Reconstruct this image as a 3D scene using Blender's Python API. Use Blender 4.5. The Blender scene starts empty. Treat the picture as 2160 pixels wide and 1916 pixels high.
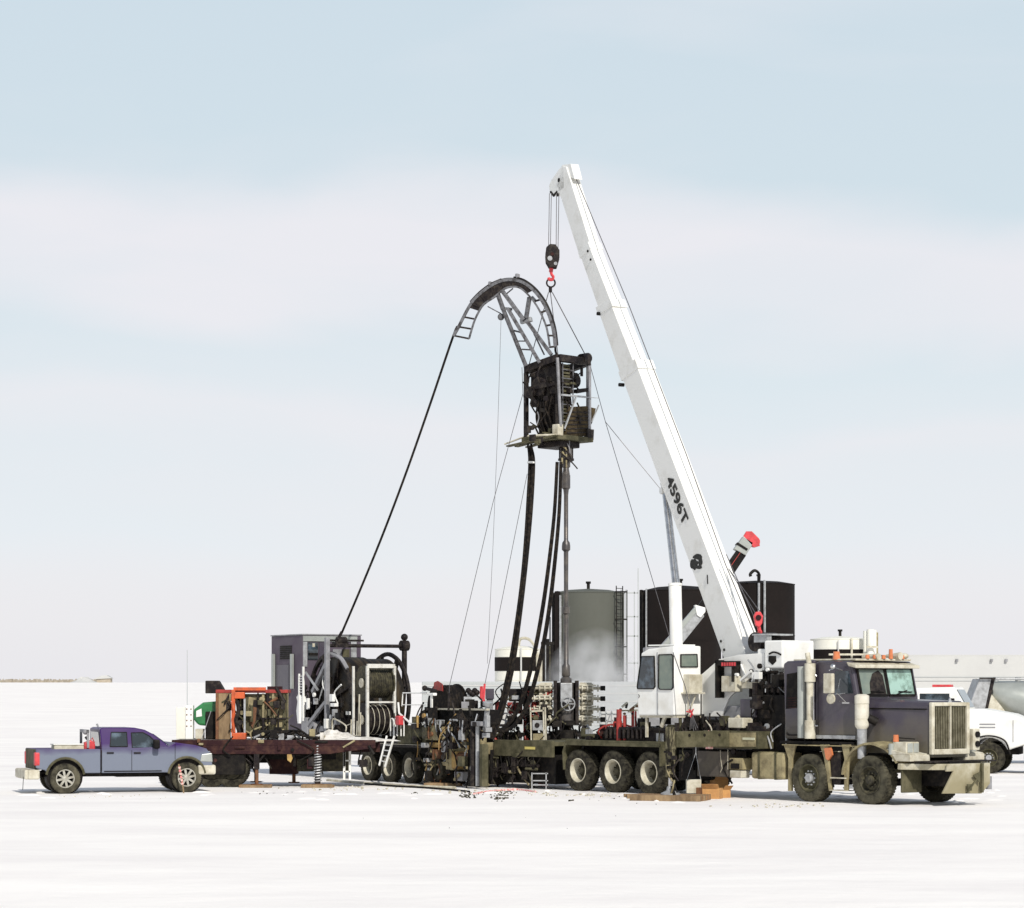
import bpy, math, random
from mathutils import Vector, Matrix
random.seed(7)
sc = bpy.context.scene
col = sc.collection
# ---------------- camera, sky, sun, exposure ----------------
FPX, HOR, CAMZ, CX = 5400.0, 1460.0, 2.6, 1080.0
cam_d = bpy.data.cameras.new('camera'); cam = bpy.data.objects.new('camera', cam_d); col.objects.link(cam)
cam.location = (0, 0, CAMZ); cam.rotation_euler = (math.radians(90), 0, 0)
cam_d.sensor_width = 36.0; cam_d.lens = FPX/2160*36.0; cam_d.shift_y = (HOR-958)/2160
cam_d.clip_start = 0.5; cam_d.clip_end = 6000
sc.camera = cam
SUN_EL, SUN_AZ = math.radians(38), math.atan2(0.32, -0.95)     # azimuth of the sun: x = sin, y = cos
sd = bpy.data.lights.new('sun', 'SUN'); sd.energy = 3.0; sd.angle = math.radians(0.6); sd.color = (1.0, 0.95, 0.87)
sun = bpy.data.objects.new('sun', sd); col.objects.link(sun)
sv = Vector((math.sin(SUN_AZ)*math.cos(SUN_EL), math.cos(SUN_AZ)*math.cos(SUN_EL), math.sin(SUN_EL)))
sun.rotation_euler = sv.to_track_quat('Z', 'Y').to_euler(); sun.location = (30, -20, 40)
w = bpy.data.worlds.new("World"); sc.world = w; w.use_nodes = True
nt = w.node_tree; N = nt.nodes; L = nt.links; N.clear()
wo = N.new('ShaderNodeOutputWorld'); bg = N.new('ShaderNodeBackground'); L.new(bg.outputs[0], wo.inputs[0])
bg.inputs[1].default_value = 0.1
sky = N.new('ShaderNodeTexSky'); sky.sky_type = 'NISHITA'; sky.sun_disc = False
sky.sun_elevation = SUN_EL; sky.sun_rotation = SUN_AZ; sky.air_density = 1.0; sky.dust_density = 2.0; sky.ozone_density = 1.5
tc = N.new('ShaderNodeTexCoord')
mp = N.new('ShaderNodeMapping'); mp.inputs['Scale'].default_value = (1.6, 1.6, 7.0); mp.inputs['Location'].default_value = (3.1, 0.4, 0.42)
L.new(tc.outputs['Generated'], mp.inputs[0])
n1 = N.new('ShaderNodeTexNoise'); n1.inputs['Scale'].default_value = 2.1; n1.inputs['Detail'].default_value = 5; n1.inputs['Roughness'].default_value = 0.5; n1.inputs['Distortion'].default_value = 0.5
L.new(mp.outputs[0], n1.inputs['Vector'])
r1 = N.new('ShaderNodeValToRGB'); r1.color_ramp.interpolation = 'EASE'
r1.color_ramp.elements[0].position = 0.38; r1.color_ramp.elements[1].position = 0.66
L.new(n1.outputs[0], r1.inputs[0])
sep = N.new('ShaderNodeSeparateXYZ'); L.new(tc.outputs['Generated'], sep.inputs[0])
# clear pale air with a broad bank of thin cloud
def mth(op, a, b=None, c=None, clamp=False):
    n = N.new('ShaderNodeMath'); n.operation = op; n.use_clamp = clamp
    for i_, v_ in enumerate((a, b, c)):
        if v_ is None: continue
        if isinstance(v_, (int, float)): n.inputs[i_].default_value = v_
        else: L.new(v_, n.inputs[i_])
    return n.outputs[0]
rz = N.new('ShaderNodeValToRGB'); e = rz.color_ramp.elements            # colour of the clear air by height
e[0].position = 0.0; e[0].color = (0.92, 0.905, 0.905, 1)
e[1].position = 0.26; e[1].color = (0.645, 0.75, 0.82, 1)
for p_, c_ in ((0.03, (.89, .885, .90)), (0.055, (.83, .87, .915)), (0.12, (.72, .815, .865)), (0.19, (.665, .765, .825)), (0.62, (.24, .29, .38))):
    x = rz.color_ramp.elements.new(p_); x.color = (*c_, 1)
L.new(sep.outputs['Z'], rz.inputs[0])
# warped height: large soft billows
n2 = N.new('ShaderNodeTexNoise'); n2.inputs['Scale'].default_value = 6.0; n2.inputs['Detail'].default_value = 6; n2.inputs['Roughness'].default_value = 0.45
mp2 = N.new('ShaderNodeMapping'); mp2.inputs['Scale'].default_value = (1.0, 1.0, 2.2); mp2.inputs['Location'].default_value = (1.7, 0.2, 0.3); L.new(tc.outputs['Generated'], mp2.inputs[0]); L.new(mp2.outputs[0], n2.inputs['Vector'])
hz_ = mth('ADD', mth('MULTIPLY_ADD', n2.outputs[0], 0.075, -0.0375), sep.outputs['Z'])
hz_ = mth('MULTIPLY_ADD', sep.outputs['X'], 0.045, hz_)
rc = N.new('ShaderNodeValToRGB'); e = rc.color_ramp.elements            # how cloudy by warped height
e[0].position = 0.0; e[0].color = (0.9,)*3+(1,); e[1].position = 0.60; e[1].color = (0.0,)*3+(1,)
for p_, c_ in ((0.03, .75), (0.055, .15), (0.085, .45), (0.102, .70), (0.112, .30), (0.128, .15), (0.148, .80), (0.176, 1.0), (0.187, .78), (0.202, .12), (0.25, .0), (0.29, .35)):
    x = rc.color_ramp.elements.new(p_); x.color = (c_,)*3+(1,)
L.new(hz_, rc.inputs[0])
fac_ = mth('ADD', rc.outputs[0], mth('MULTIPLY_ADD', r1.outputs[0], 0.30, -0.13), None, True)
cl = N.new('ShaderNodeMix'); cl.data_type = 'RGBA'; L.new(fac_, cl.inputs[0]); L.new(rz.outputs[0], cl.inputs[6]); cl.inputs[7].default_value = (0.86, 0.85, 0.885, 1)
SKYK = 7.9
vs = N.new('ShaderNodeVectorMath'); vs.operation = 'SCALE'; L.new(cl.outputs[2], vs.inputs[0]); vs.inputs['Scale'].default_value = SKYK
mx = N.new('ShaderNodeMix'); mx.data_type = 'RGBA'; mx.inputs[0].default_value = 0.93
L.new(sky.outputs[0], mx.inputs[6]); L.new(vs.outputs[0], mx.inputs[7]); L.new(mx.outputs[2], bg.inputs[0])
sc.view_settings.view_transform = 'Standard'; sc.view_settings.look = 'None'; sc.view_settings.gamma = 1
sc.view_settings.exposure = 0.34
sc.cycles.volume_bounces = 4
# ---------------- helpers ----------------
def V(*a): return Vector(a)
class Frame:
    """ground origin + heading; local x = heading, local y = to its left, z up"""
    def __init__(s, ox, oy, hx=1.0, hy=0.0, oz=0.0):
        l = math.hypot(hx, hy); s.o = V(ox, oy, oz); s.h = V(hx/l, hy/l, 0); s.n = V(-hy/l, hx/l, 0)
    def loc(s, p): d = Vector(p)-s.o; return V(d.dot(s.h), d.dot(s.n), d.z)
    def wor(s, p): return s.o+s.h*p[0]+s.n*p[1]+V(0, 0, p[2])
    def _hit(s, px, py, nrm, d0):
        c = V(0, 0, CAMZ); r = V((px-CX)/FPX, 1, (HOR-py)/FPX)
        t = (d0-(c-s.o).dot(nrm))/r.dot(nrm); return s.loc(c+r*t)
    def at(s, px, py, v=0): return s._hit(px, py, s.n, v)
    def atu(s, px, py, u=0): return s._hit(px, py, s.h, u)
    def atY(s, px, py, Y): return s.loc(world(px, py, Y))
def world(px, py, Y): return V((px-CX)/FPX*Y, Y, CAMZ+(HOR-py)/FPX*Y)
def zz(s, x0, y0): return lambda x, y: (x0+x/s, y0+y/s)
def perp(a):
    a = a.normalized(); u = V(0, 0, 1) if abs(a.z) < .9 else V(1, 0, 0)
    b = a.cross(u).normalized(); return b, a.cross(b).normalized()
class MB:
    def __init__(s): s.v = []; s.f = []; s.sm = []
    def add(s, vs, fs, smooth=False):
        k = len(s.v); s.v += [tuple(p) for p in vs]
        for f in fs: s.f.append([i+k for i in f]); s.sm.append(smooth)
        return s
    def box(s, x0, y0, z0, x1, y1, z1):
        x0, x1 = sorted((x0, x1)); y0, y1 = sorted((y0, y1)); z0, z1 = sorted((z0, z1))
        return s.hexa([(x0, y0, z0), (x1, y0, z0), (x1, y1, z0), (x0, y1, z0), (x0, y0, z1), (x1, y0, z1), (x1, y1, z1), (x0, y1, z1)])
    def hexa(s, p): return s.add(p, [(3, 2, 1, 0), (4, 5, 6, 7), (0, 1, 5, 4), (1, 2, 6, 5), (2, 3, 7, 6), (3, 0, 4, 7)])
    def cb(s, c, dx, dy, dz): return s.box(c[0]-dx/2, c[1]-dy/2, c[2]-dz/2, c[0]+dx/2, c[1]+dy/2, c[2]+dz/2)
    def prism(s, pts, vec):
        n = len(pts); vec = Vector(vec); a = [Vector(p) for p in pts]; b = [p+vec for p in a]
        nn = V(0, 0, 0)
        for i in range(n): nn += a[i].cross(a[(i+1) % n])
        if nn.dot(vec) > 0: a.reverse(); b.reverse()
        return s.add(a+b, [tuple(range(n)), tuple(range(2*n-1, n-1, -1))]+[(i, i+n, (i+1) % n+n, (i+1) % n) for i in range(n)])
    def beam(s, p, q, w_, h_, side=None):
        p = Vector(p); q = Vector(q); a = (q-p).normalized()
        if side is None: b, c = perp(a)
        else: c = a.cross(Vector(side)).normalized(); b = c.cross(a).normalized()
        b = b*w_/2; c = c*h_/2
        return s.hexa([p-b-c, p+b-c, p+b+c, p-b+c, q-b-c, q+b-c, q+b+c, q-b+c]) if (b.cross(c)).dot(a) > 0 else s.hexa([p-b+c, p+b+c, p+b-c, p-b-c, q-b+c, q+b+c, q+b-c, q-b-c])
    def lathe(s, o, ax, prof, n=20, smooth=True, close=False, caps=True):
        """prof: list of (radius, offset along ax)"""
        o = Vector(o); a = Vector(ax).normalized(); b, c = perp(a); vs = []; fs = []
        for r, t in prof:
            for i in range(n):
                an = 2*math.pi*i/n; vs.append(o+a*t+b*(r*math.cos(an))+c*(r*math.sin(an)))
        m = len(prof)
        for j in range(m if close else m-1):
            k = (j+1) % m
            for i in range(n): fs.append((j*n+i, j*n+(i+1) % n, k*n+(i+1) % n, k*n+i))
        s.add(vs, fs, smooth)
        if not close and caps:
            k = len(s.v)-m*n
            if prof[0][0] > 1e-4: s.f.append([k+n-1-i for i in range(n)]); s.sm.append(False)
            if prof[-1][0] > 1e-4: s.f.append([k+(m-1)*n+i for i in range(n)]); s.sm.append(False)
        return s
    def cyl(s, p, q, r, r2=None, n=14):
        p = Vector(p); q = Vector(q); return s.lathe(p, q-p, [(r, 0), (r if r2 is None else r2, (q-p).length)], n)
    def tube(s, pts, r, n=6):
        pts = [Vector(p) for p in pts]; m = len(pts); vs = []; fs = []; b0 = None
        for j, p in enumerate(pts):
            a = (pts[min(j+1, m-1)]-pts[max(j-1, 0)]).normalized()
            if b0 is None: b0, _ = perp(a)
            b = (b0-a*b0.dot(a)).normalized(); c = a.cross(b); b0 = b
            rr = r[j] if isinstance(r, (list, tuple)) else r
            for i in range(n): an = 2*math.pi*i/n; vs.append(p+b*rr*math.cos(an)+c*rr*math.sin(an))
        for j in range(m-1):
            for i in range(n): fs.append((j*n+i, j*n+(i+1) % n, (j+1)*n+(i+1) % n, (j+1)*n+i))
        s.add(vs, fs, True); k = len(s.v)-m*n
        s.f.append([k+n-1-i for i in range(n)]); s.sm.append(False); s.f.append([k+(m-1)*n+i for i in range(n)]); s.sm.append(False)
        return s
    def ring(s, o, ax, R, r, n=28, k=8):
        return s.lathe(o, ax, [(R+r*math.cos(2*math.pi*i/k), r*math.sin(2*math.pi*i/k)) for i in range(k)], n, True, True)
    def ball(s, o, r, n=12, sx=1, sy=1, sz=1):
        o = Vector(o); k = len(s.v); s.lathe((0, 0, 0), (0, 0, 1), [(r*math.sin(math.pi*i/8), -r*math.cos(math.pi*i/8)) for i in range(9)], n)
        for i in range(k, len(s.v)): p = s.v[i]; s.v[i] = (o.x+p[0]*sx, o.y+p[1]*sy, o.z+p[2]*sz)
        return s
    def build(s, name, mat, parent=None, bevel=0, label=None):
        me = bpy.data.meshes.new(name); me.from_pydata(s.v, [], s.f); me.update()
        me.polygons.foreach_set('use_smooth', s.sm); me.materials.append(mat)
        if any(s.sm): me.set_sharp_from_angle(angle=math.radians(38))
        o = bpy.data.objects.new(name, me); col.objects.link(o)
        if parent is not None: o.parent = parent
        if bevel:
            b = o.modifiers.new('bevel', 'BEVEL'); b.width = bevel; b.segments = 2; b.limit_method = 'ANGLE'; b.angle_limit = math.radians(40); b.harden_normals = False
        if label: o['label'] = label
        return o
def tag(o, label=None, cat=None, group=None, kind=None):
    if label: o['label'] = label
    if cat: o['category'] = cat
    if group: o['group'] = group
    if kind: o['kind'] = kind
    return o
def thing(name, label, cat, fr, group=None):
    o = bpy.data.objects.new(name, None); col.objects.link(o); o.empty_display_size = .3
    o.location = fr.o; o.rotation_euler = (0, 0, math.atan2(fr.h.y, fr.h.x)); tag(o, label, cat, group); return o
def copy_tree(o, parent=None):
    c = o.copy(); col.objects.link(c); c.parent = parent
    for ch in list(o.children): copy_tree(ch, c)
    return c
def smoothpts(pts, k=6):
    P = [Vector(p) for p in pts]; out = []
    for i in range(len(P)-1):
        p0 = P[max(i-1, 0)]; p1 = P[i]; p2 = P[i+1]; p3 = P[min(i+2, len(P)-1)]
        for j in range(k):
            t = j/k; out.append(.5*((2*p1)+(p2-p0)*t+(2*p0-5*p1+4*p2-p3)*t*t+(3*p1-p0-3*p2+p3)*t**3))
    out.append(P[-1]); return out
# ---------------- materials ----------------
def mat(name, c, c2=None, sc_=3.0, lo=.42, hi=.68, rough=.6, metal=0.0, mud=None, bump=.0, stretch=(1, 1, 1), coat=0.0, fine=True):
    m = bpy.data.materials.new(name); m.use_nodes = True; nt = m.node_tree; N = nt.nodes; L = nt.links
    b = N['Principled BSDF']; b.inputs['Roughness'].default_value = rough; b.inputs['Metallic'].default_value = metal
    b.inputs['Coat Weight'].default_value = coat
    if max(c) < .10 and metal == 0 and coat == 0: b.inputs['Specular IOR Level'].default_value = .14
    if c2 is None: c2 = tuple(x*.72 for x in c)
    t = N.new('ShaderNodeTexCoord'); mp = N.new('ShaderNodeMapping'); mp.inputs['Scale'].default_value = stretch; L.new(t.outputs['Object'], mp.inputs[0])
    n = N.new('ShaderNodeTexNoise'); n.inputs['Scale'].default_value = sc_; n.inputs['Detail'].default_value = 8; n.inputs['Roughness'].default_value = .65; L.new(mp.outputs[0], n.inputs[0])
    r = N.new('ShaderNodeValToRGB'); r.color_ramp.elements[0].position = lo; r.color_ramp.elements[1].position = hi
    r.color_ramp.elements[0].color = (*c, 1); r.color_ramp.elements[1].color = (*c2, 1); L.new(n.outputs[0], r.inputs[0])
    out = r.outputs[0]
    if mud:
        mc, z0, z1 = mud
        sp = N.new('ShaderNodeSeparateXYZ'); L.new(t.outputs['Object'], sp.inputs[0])
        n2 = N.new('ShaderNodeTexNoise'); n2.inputs['Scale'].default_value = 1.7; n2.inputs['Detail'].default_value = 6; L.new(t.outputs['Object'], n2.inputs[0])
        a = N.new('ShaderNodeMath'); a.operation = 'MULTIPLY_ADD'; L.new(n2.outputs[0], a.inputs[0]); a.inputs[1].default_value = (z1-z0)*1.1; L.new(sp.outputs[2], a.inputs[2])
        mr = N.new('ShaderNodeMapRange'); mr.inputs[1].default_value = z0+(z1-z0)*.55; mr.inputs[2].default_value = z1+(z1-z0)*.55; mr.inputs[3].default_value = 1; mr.inputs[4].default_value = 0
        L.new(a.outputs[0], mr.inputs[0])
        mm = N.new('ShaderNodeMix'); mm.data_type = 'RGBA'; L.new(mr.outputs[0], mm.inputs[0]); L.new(out, mm.inputs[6]); mm.inputs[7].default_value = (*mc, 1); out = mm.outputs[2]
        rr = N.new('ShaderNodeMix'); rr.data_type = 'FLOAT'; L.new(mr.outputs[0], rr.inputs[0]); rr.inputs[2].default_value = rough; rr.inputs[3].default_value = .85; L.new(rr.outputs[0], b.inputs['Roughness'])
    L.new(out, b.inputs['Base Color'])
    if bump:
        bn = N.new('ShaderNodeTexNoise'); bn.inputs['Scale'].default_value = sc_*6; bn.inputs['Detail'].default_value = 5; L.new(mp.outputs[0], bn.inputs[0])
        bb = N.new('ShaderNodeBump'); bb.inputs['Strength'].default_value = bump; bb.inputs['Distance'].default_value = .03; L.new(bn.outputs[0], bb.inputs['Height']); L.new(bb.outputs[0], b.inputs['Normal'])
    return m
DUST = (.30, .27, .17)
M = dict(
 white=mat('white_paint', (.80, .80, .77), (.62, .60, .54), 1.6, .5, .8, .45, bump=.05),
 boom=mat('boom_paint', (.80, .795, .76), (.58, .56, .50), 1.6, .52, .86, .42, bump=.03),
 cream=mat('dirty_white', (.58, .55, .45), (.33, .29, .20), 4, .4, .7, .6, bump=.1),
 mudwhite=mat('muddy_white', (.60, .57, .47), (.33, .29, .18), 5, .38, .66, .7, mud=((.26, .23, .14), .5, 1.2), bump=.15),
 purple=mat('purple_paint', (.044, .036, .055), (.066, .058, .068), 2, .4, .7, .38, mud=((.13, .115, .075), 1.1, 2.1), coat=.3),
 black=mat('black_steel', (.007, .006, .006), (.026, .022, .017), 5, .45, .7, .6, bump=.2),
 dark=mat('oily_dark_steel', (.014, .011, .012), (.06, .05, .04), 7, .45, .72, .55, bump=.3),
 olive=mat('olive_mud_steel', (.055, .052, .030), (.13, .118, .072), 3, .4, .66, .7, bump=.2),
 tan=mat('tan_mud', (.34, .29, .16), (.16, .13, .07), 3.5, .4, .65, .75, bump=.25),
 ochre=mat('ochre_paint', (.42, .28, .09), (.24, .13, .05), 6, .4, .65, .7, bump=.25),
 brown=mat('rust_brown', (.20, .085, .032), (.09, .04, .02), 5, .4, .65, .7, bump=.2),
 grey=mat('grey_paint', (.27, .27, .285), (.15, .15, .155), 3.5, .42, .7, .55, bump=.1),
 lgrey=mat('light_grey_steel', (.42, .43, .44), (.22, .22, .22), 5, .42, .7, .45, .3, bump=.15),
 chrome=mat('chrome', (.62, .62, .62), (.35, .34, .32), 6, .45, .75, .22, .9),
 rubber=mat('tyre_rubber', (.010, .009, .008), (.07, .064, .045), 7, .36, .66, .85, bump=.15),
 rubberd=mat('dusty_tyre_rubber', (.016, .015, .012), (.105, .096, .066), 3.5, .34, .60, .85, bump=.15),
 rim=mat('cream_rim', (.56, .53, .43), (.30, .27, .19), 6, .4, .7, .55),
 hubdark=mat('dark_hub', (.035, .032, .025), (.11, .10, .06), 8, .4, .7, .6, bump=.2),
 red=mat('red_paint', (.36, .030, .022), (.15, .02, .015), 5, .42, .7, .5, bump=.1),
 redb=mat('bright_red', (.62, .05, .06), (.30, .03, .03), 6, .45, .75, .5),
 orange=mat('orange_paint', (.58, .10, .025), (.28, .07, .03), 6, .45, .75, .5, bump=.1),
 amber=mat('amber_lens', (.62, .20, .08), (.48, .15, .06), 8, rough=.25),
 green=mat('green_paint', (.030, .20, .062), (.018, .10, .035), 3, .4, .7, .35),
 maroon=mat('maroon_paint', (.028, .010, .012), (.085, .04, .028), 3.5, .46, .72, .6, bump=.15),
 wood=mat('weathered_wood', (.29, .20, .11), (.13, .085, .045), 4, .4, .65, .85, bump=.3, stretch=(1, 1, .3)),
 mat_=mat('dirty_timber', (.33, .17, .07), (.15, .09, .05), 6, .38, .65, .85, bump=.4),
 card=mat('cardboard', (.52, .28, .10), (.40, .20, .075), 5, .4, .7, .85),
 glass=mat('dark_glass_sky_tint', (.020, .028, .034), (.14, .19, .24), 1.6, .50, .72, rough=.06, coat=.5),  # sky reflection painted in as pale blue patches
 glassg=mat('green_glass', (.13, .17, .15), (.20, .23, .19), 2.5, .35, .65, rough=.1),
 glassl=mat('mint_reflection_glass', (.32, .48, .42), (.16, .24, .20), 3.2, .45, .6, rough=.1),  # mint reflection painted into the pane colour
 tankolive=mat('olive_tank_paint', (.086, .088, .074), (.105, .110, .095), .45, .3, .7, .6, stretch=(1, 1, .5)),
 tankblack=mat('black_tank_paint', (.007, .0055, .005), (.014, .010, .009), .5, .3, .7, .75),
 tankwhite=mat('cream_tank_paint', (.72, .70, .60), (.80, .79, .72), .6, .3, .7, .5),
 silver=mat('aluminium', (.44, .46, .43), (.30, .32, .30), 1.1, .35, .7, .38, .35),
 rope=mat('wire_rope', (.10, .095, .10), (.17, .16, .16), 9, rough=.5, metal=.4),
 hose=mat('black_hose', (.007, .006, .006), (.045, .034, .024), 9, .46, .74, .75, bump=.15),
 pink=mat('pink_ribbon', (.75, .22, .22), (.80, .62, .55), 14, .45, .55, .8),
 offw=mat('far_white', (.50, .50, .485), (.46, .46, .45), .3, rough=.7),
 palewall=mat('pale_ribbed_wall', (.41, .43, .43), (.37, .39, .39), .4, rough=.6),
 brush=mat('dry_brush', (.36, .31, .24), (.52, .47, .40), .3, rough=.95),
 mdeck=mat('oily_deck', (.12, .10, .085), (.32, .30, .28), 3, .42, .62, .7, bump=.3),
 neck=mat('weathered_neck_steel', (.17, .17, .18), (.05, .045, .045), 6, .45, .62, .5, .4, bump=.2),
 pipe=mat('oily_pipe', (.075, .07, .07), (.15, .13, .11), 5, .42, .7, .4, .4, bump=.15),
 text=mat('black_lettering', (.03, .03, .028), (.07, .07, .065), 12, .5, .8, .6),
)
def snowmat(name, c2=(.80, .80, .80)):
    m = bpy.data.materials.new(name); m.use_nodes = True; nt = m.node_tree; N = nt.nodes; L = nt.links; b = N['Principled BSDF']
    b.inputs['Roughness'].default_value = .75; b.inputs['Specular IOR Level'].default_value = .15
    t = N.new('ShaderNodeTexCoord'); mp = N.new('ShaderNodeMapping'); mp.inputs['Scale'].default_value = (.13, .34, 1); L.new(t.outputs['Object'], mp.inputs[0])
    n = N.new('ShaderNodeTexNoise'); n.inputs['Scale'].default_value = 1.0; n.inputs['Detail'].default_value = 9; n.inputs['Roughness'].default_value = .6; L.new(mp.outputs[0], n.inputs[0])
    r = N.new('ShaderNodeValToRGB'); r.color_ramp.elements[0].position = .35; r.color_ramp.elements[1].position = .7
    r.color_ramp.elements[0].color = (.93, .90, .865, 1); r.color_ramp.elements[1].color = (.82, .785, .765, 1); L.new(n.outputs[0], r.inputs[0]); L.new(r.outputs[0], b.inputs['Base Color'])
    mp2 = N.new('ShaderNodeMapping'); mp2.inputs['Scale'].default_value = (.6, .8, 1); L.new(t.outputs['Object'], mp2.inputs[0])
    n2 = N.new('ShaderNodeTexNoise'); n2.inputs['Scale'].default_value = 1.1; n2.inputs['Detail'].default_value = 8; n2.inputs['Roughness'].default_value = .6; L.new(mp2.outputs[0], n2.inputs[0])
    bp = N.new('ShaderNodeBump'); bp.inputs['Strength'].default_value = .45; bp.inputs['Distance'].default_value = .14; L.new(n2.outputs[0], bp.inputs['Height']); L.new(bp.outputs[0], b.inputs['Normal'])
    return m
M['snow'] = snowmat('snow')
M['dsnow'] = mat('dirty_snow', (.74, .71, .66), (.36, .33, .28), 5, .45, .70, .9, bump=.4)
# ---------------- ground: one sheet, rising gently behind ----------------
def gz(x, y):
    t = min(max((y-150)/750, 0), 1); z = 5.95*t*t*(3-2*t)
    if 20 < y < 140: z += .035*math.sin(x*.35+y*.12)*math.sin(y*.5+1.0)*(1 if y < 56 or y > 100 else .15)
    return z
ys = [-40, 0, 15]+[20+i*1.0 for i in range(110)]+[135, 145, 160, 180, 210, 250, 300, 360, 430, 520, 620, 740, 900, 1200, 2000, 4500]
xs = [-2500, -900, -400, -200, -100, -60]+[-40+i*1.25 for i in range(65)]+[60, 100, 200, 400, 900, 2500]
g = MB(); g.v = [(x, y, gz(x, y)) for y in ys for x in xs]
nx = len(xs)
for j in range(len(ys)-1):
    for i in range(nx-1): g.f.append([j*nx+i, j*nx+i+1, (j+1)*nx+i+1, (j+1)*nx+i]); g.sm.append(True)
tag(g.build('snow_ground', M['snow']), 'flat snow covered ground reaching to the pale horizon', kind='structure')
# ---------------- wheels ----------------
def tyre_mesh(r, wd, lugs=44, bare=.56):
    m = MB(); k = r*bare; h = wd/2
    m.lathe((0, 0, 0), (0, 1, 0), [(k, -h*.80), (k*1.10, -h*.95), (r*.86, -h), (r*.95, -h*.92), (r*.985, -h*.72), (r*.985, h*.72), (r*.95, h*.92), (r*.86, h), (k*1.10, h*.95), (k, h*.80)], 40, True, True)
    for i in range(lugs):
        a = 2*math.pi*i/lugs; ca, sa = math.cos(a), math.sin(a); t = V(-sa, 0, ca); rd = V(ca, 0, sa)
        for s0, off in ((-1, 0), (1, .5), (0, .5)):
            a2 = 2*math.pi*(i+off)/lugs; rd = V(math.cos(a2), 0, math.sin(a2)); t = V(-math.sin(a2), 0, math.cos(a2))
            c = rd*(r*.975)+V(0, s0*h*.62, 0); wt = math.pi*r/lugs*.62
            m.hexa([c+rd*dr+t*dt+V(0, dy, 0) for dr, dt, dy in ((-.02, -wt, -h*.3), (-.02, wt, -h*.3), (-.02, wt, h*.3), (-.02, -wt, h*.3), (r*.025, -wt, -h*.26), (r*.025, wt, -h*.26), (r*.025, wt, h*.26), (r*.025, -wt, h*.26))])
    return m
def wheel(parent, c, r, wd, style, tm='rubber'):
    """near face looks to local -y"""
    o = tyre_mesh(r, wd, 44 if r > .45 else 40, .56 if r > .45 else .60).build('wheel', M[tm], parent); o.location = c
    k = r*(.56 if r > .45 else .60)*1.01; h = wd/2
    def sub(nm, mb, mt): q = mb.build(nm, M[mt], o); return q
    if style == 'dish':          # dual rear: deep dish with bright barrel
        sub('rim', MB().lathe((0, 0, 0), (0, -1, 0), [(k*1.03, h*.62), (k*1.03, h*.97), (k*.97, h*.98), (k*.86, h*.6), (k*.84, -h*.55), (k*.80, -h*.9)], 36, caps=False), 'rim')
        m = MB().lathe((0, 0, 0), (0, -1, 0), [(k*.83, -h*.8), (k*.62, -h*.7), (k*.42, -h*.6), (k*.36, h*.05), (k*.26, h*.3), (0, h*.32)], 24, caps=False)
        for i in range(10): a = i*math.pi/5; m.cyl((k*.55*math.cos(a), h*.22, k*.55*math.sin(a)), (k*.55*math.cos(a), h*.05, k*.55*math.sin(a)), .018, n=6)
        sub('hub', m, 'hubdark')
    elif style in ('steer', 'steerd'):
        sub('rim', MB().lathe((0, 0, 0), (0, -1, 0), [(k*1.03, h*.62), (k*1.03, h*.97), (k*.96, h*.97), (k*.86, h*.5), (k*.80, h*.3), (k*.62, h*.52), (k*.42, h*.50), (k*.36, h*.3)], 36, caps=False), 'hubdark' if style == 'steerd' else 'olive')
        m = MB().lathe((0, 0, 0), (0, -1, 0), [(k*.36, h*.3), (k*.34, h*1.0), (k*.26, h*1.12), (0, h*1.13)], 20)
        for i in range(10): a = i*math.pi/5; m.cyl((k*.52*math.cos(a), -h*.48, k*.52*math.sin(a)), (k*.52*math.cos(a), -h*.75, k*.52*math.sin(a)), .02, n=6)
        sub('hub', m, 'hubdark' if style == 'steerd' else 'lgrey')
    else:                        # pickup alloy with eight spokes
        m = MB().lathe((0, 0, 0), (0, -1, 0), [(k*1.02, h*.5), (k*1.02, h*.93), (k*.93, h*.93), (k*.88, h*.66), (k*.88, -h*.2)], 36, caps=False)
        for i in range(8):
            a = i*math.pi/4+.2; d = V(math.cos(a), 0, math.sin(a)); m.beam(d*k*.25+V(0, -h*.72, 0), d*k*.92+V(0, -h*.70, 0), k*.24, .05, side=V(-d.z, 0, d.x))
        m.lathe((0, 0, 0), (0, -1, 0), [(k*.34, h*.4), (k*.34, h*.80), (k*.2, h*.88), (0, h*.9)], 20); sub('rim', m, 'rimalloy')
        sub('brake_disc', MB().cyl((0, -h*.15, 0), (0, h*.1, 0), k*.86, n=28), 'black')
    return o
M['rimalloy'] = mat('dusty_alloy', (.42, .41, .36), (.24, .22, .17), 8, .4, .7, .45, .3)
def lettering(parent, txt, o, xdir, ydir, size, mt, name='lettering', bold=.0, wide=1.0):
    cu = bpy.data.curves.new('lettering', 'FONT'); cu.body = txt; cu.size = size; cu.align_x = 'CENTER'; cu.align_y = 'CENTER'; cu.offset = bold; cu.extrude = .004
    to = bpy.data.objects.new('lettering_source', cu); col.objects.link(to); dg = bpy.context.evaluated_depsgraph_get()
    me = bpy.data.meshes.new_from_object(to.evaluated_get(dg)); bpy.data.objects.remove(to)
    xd = Vector(xdir).normalized(); zd = xd.cross(Vector(ydir)).normalized(); yd = zd.cross(xd)
    me.transform(Matrix.Diagonal((wide, 1, 1, 1))); me.transform(Matrix((xd, yd, zd)).transposed().to_4x4()); me.transform(Matrix.Translation(Vector(o))); me.materials.clear(); me.materials.append(M[mt])
    q = bpy.data.objects.new(name, me); col.objects.link(q); q.parent = parent; return q
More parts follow.
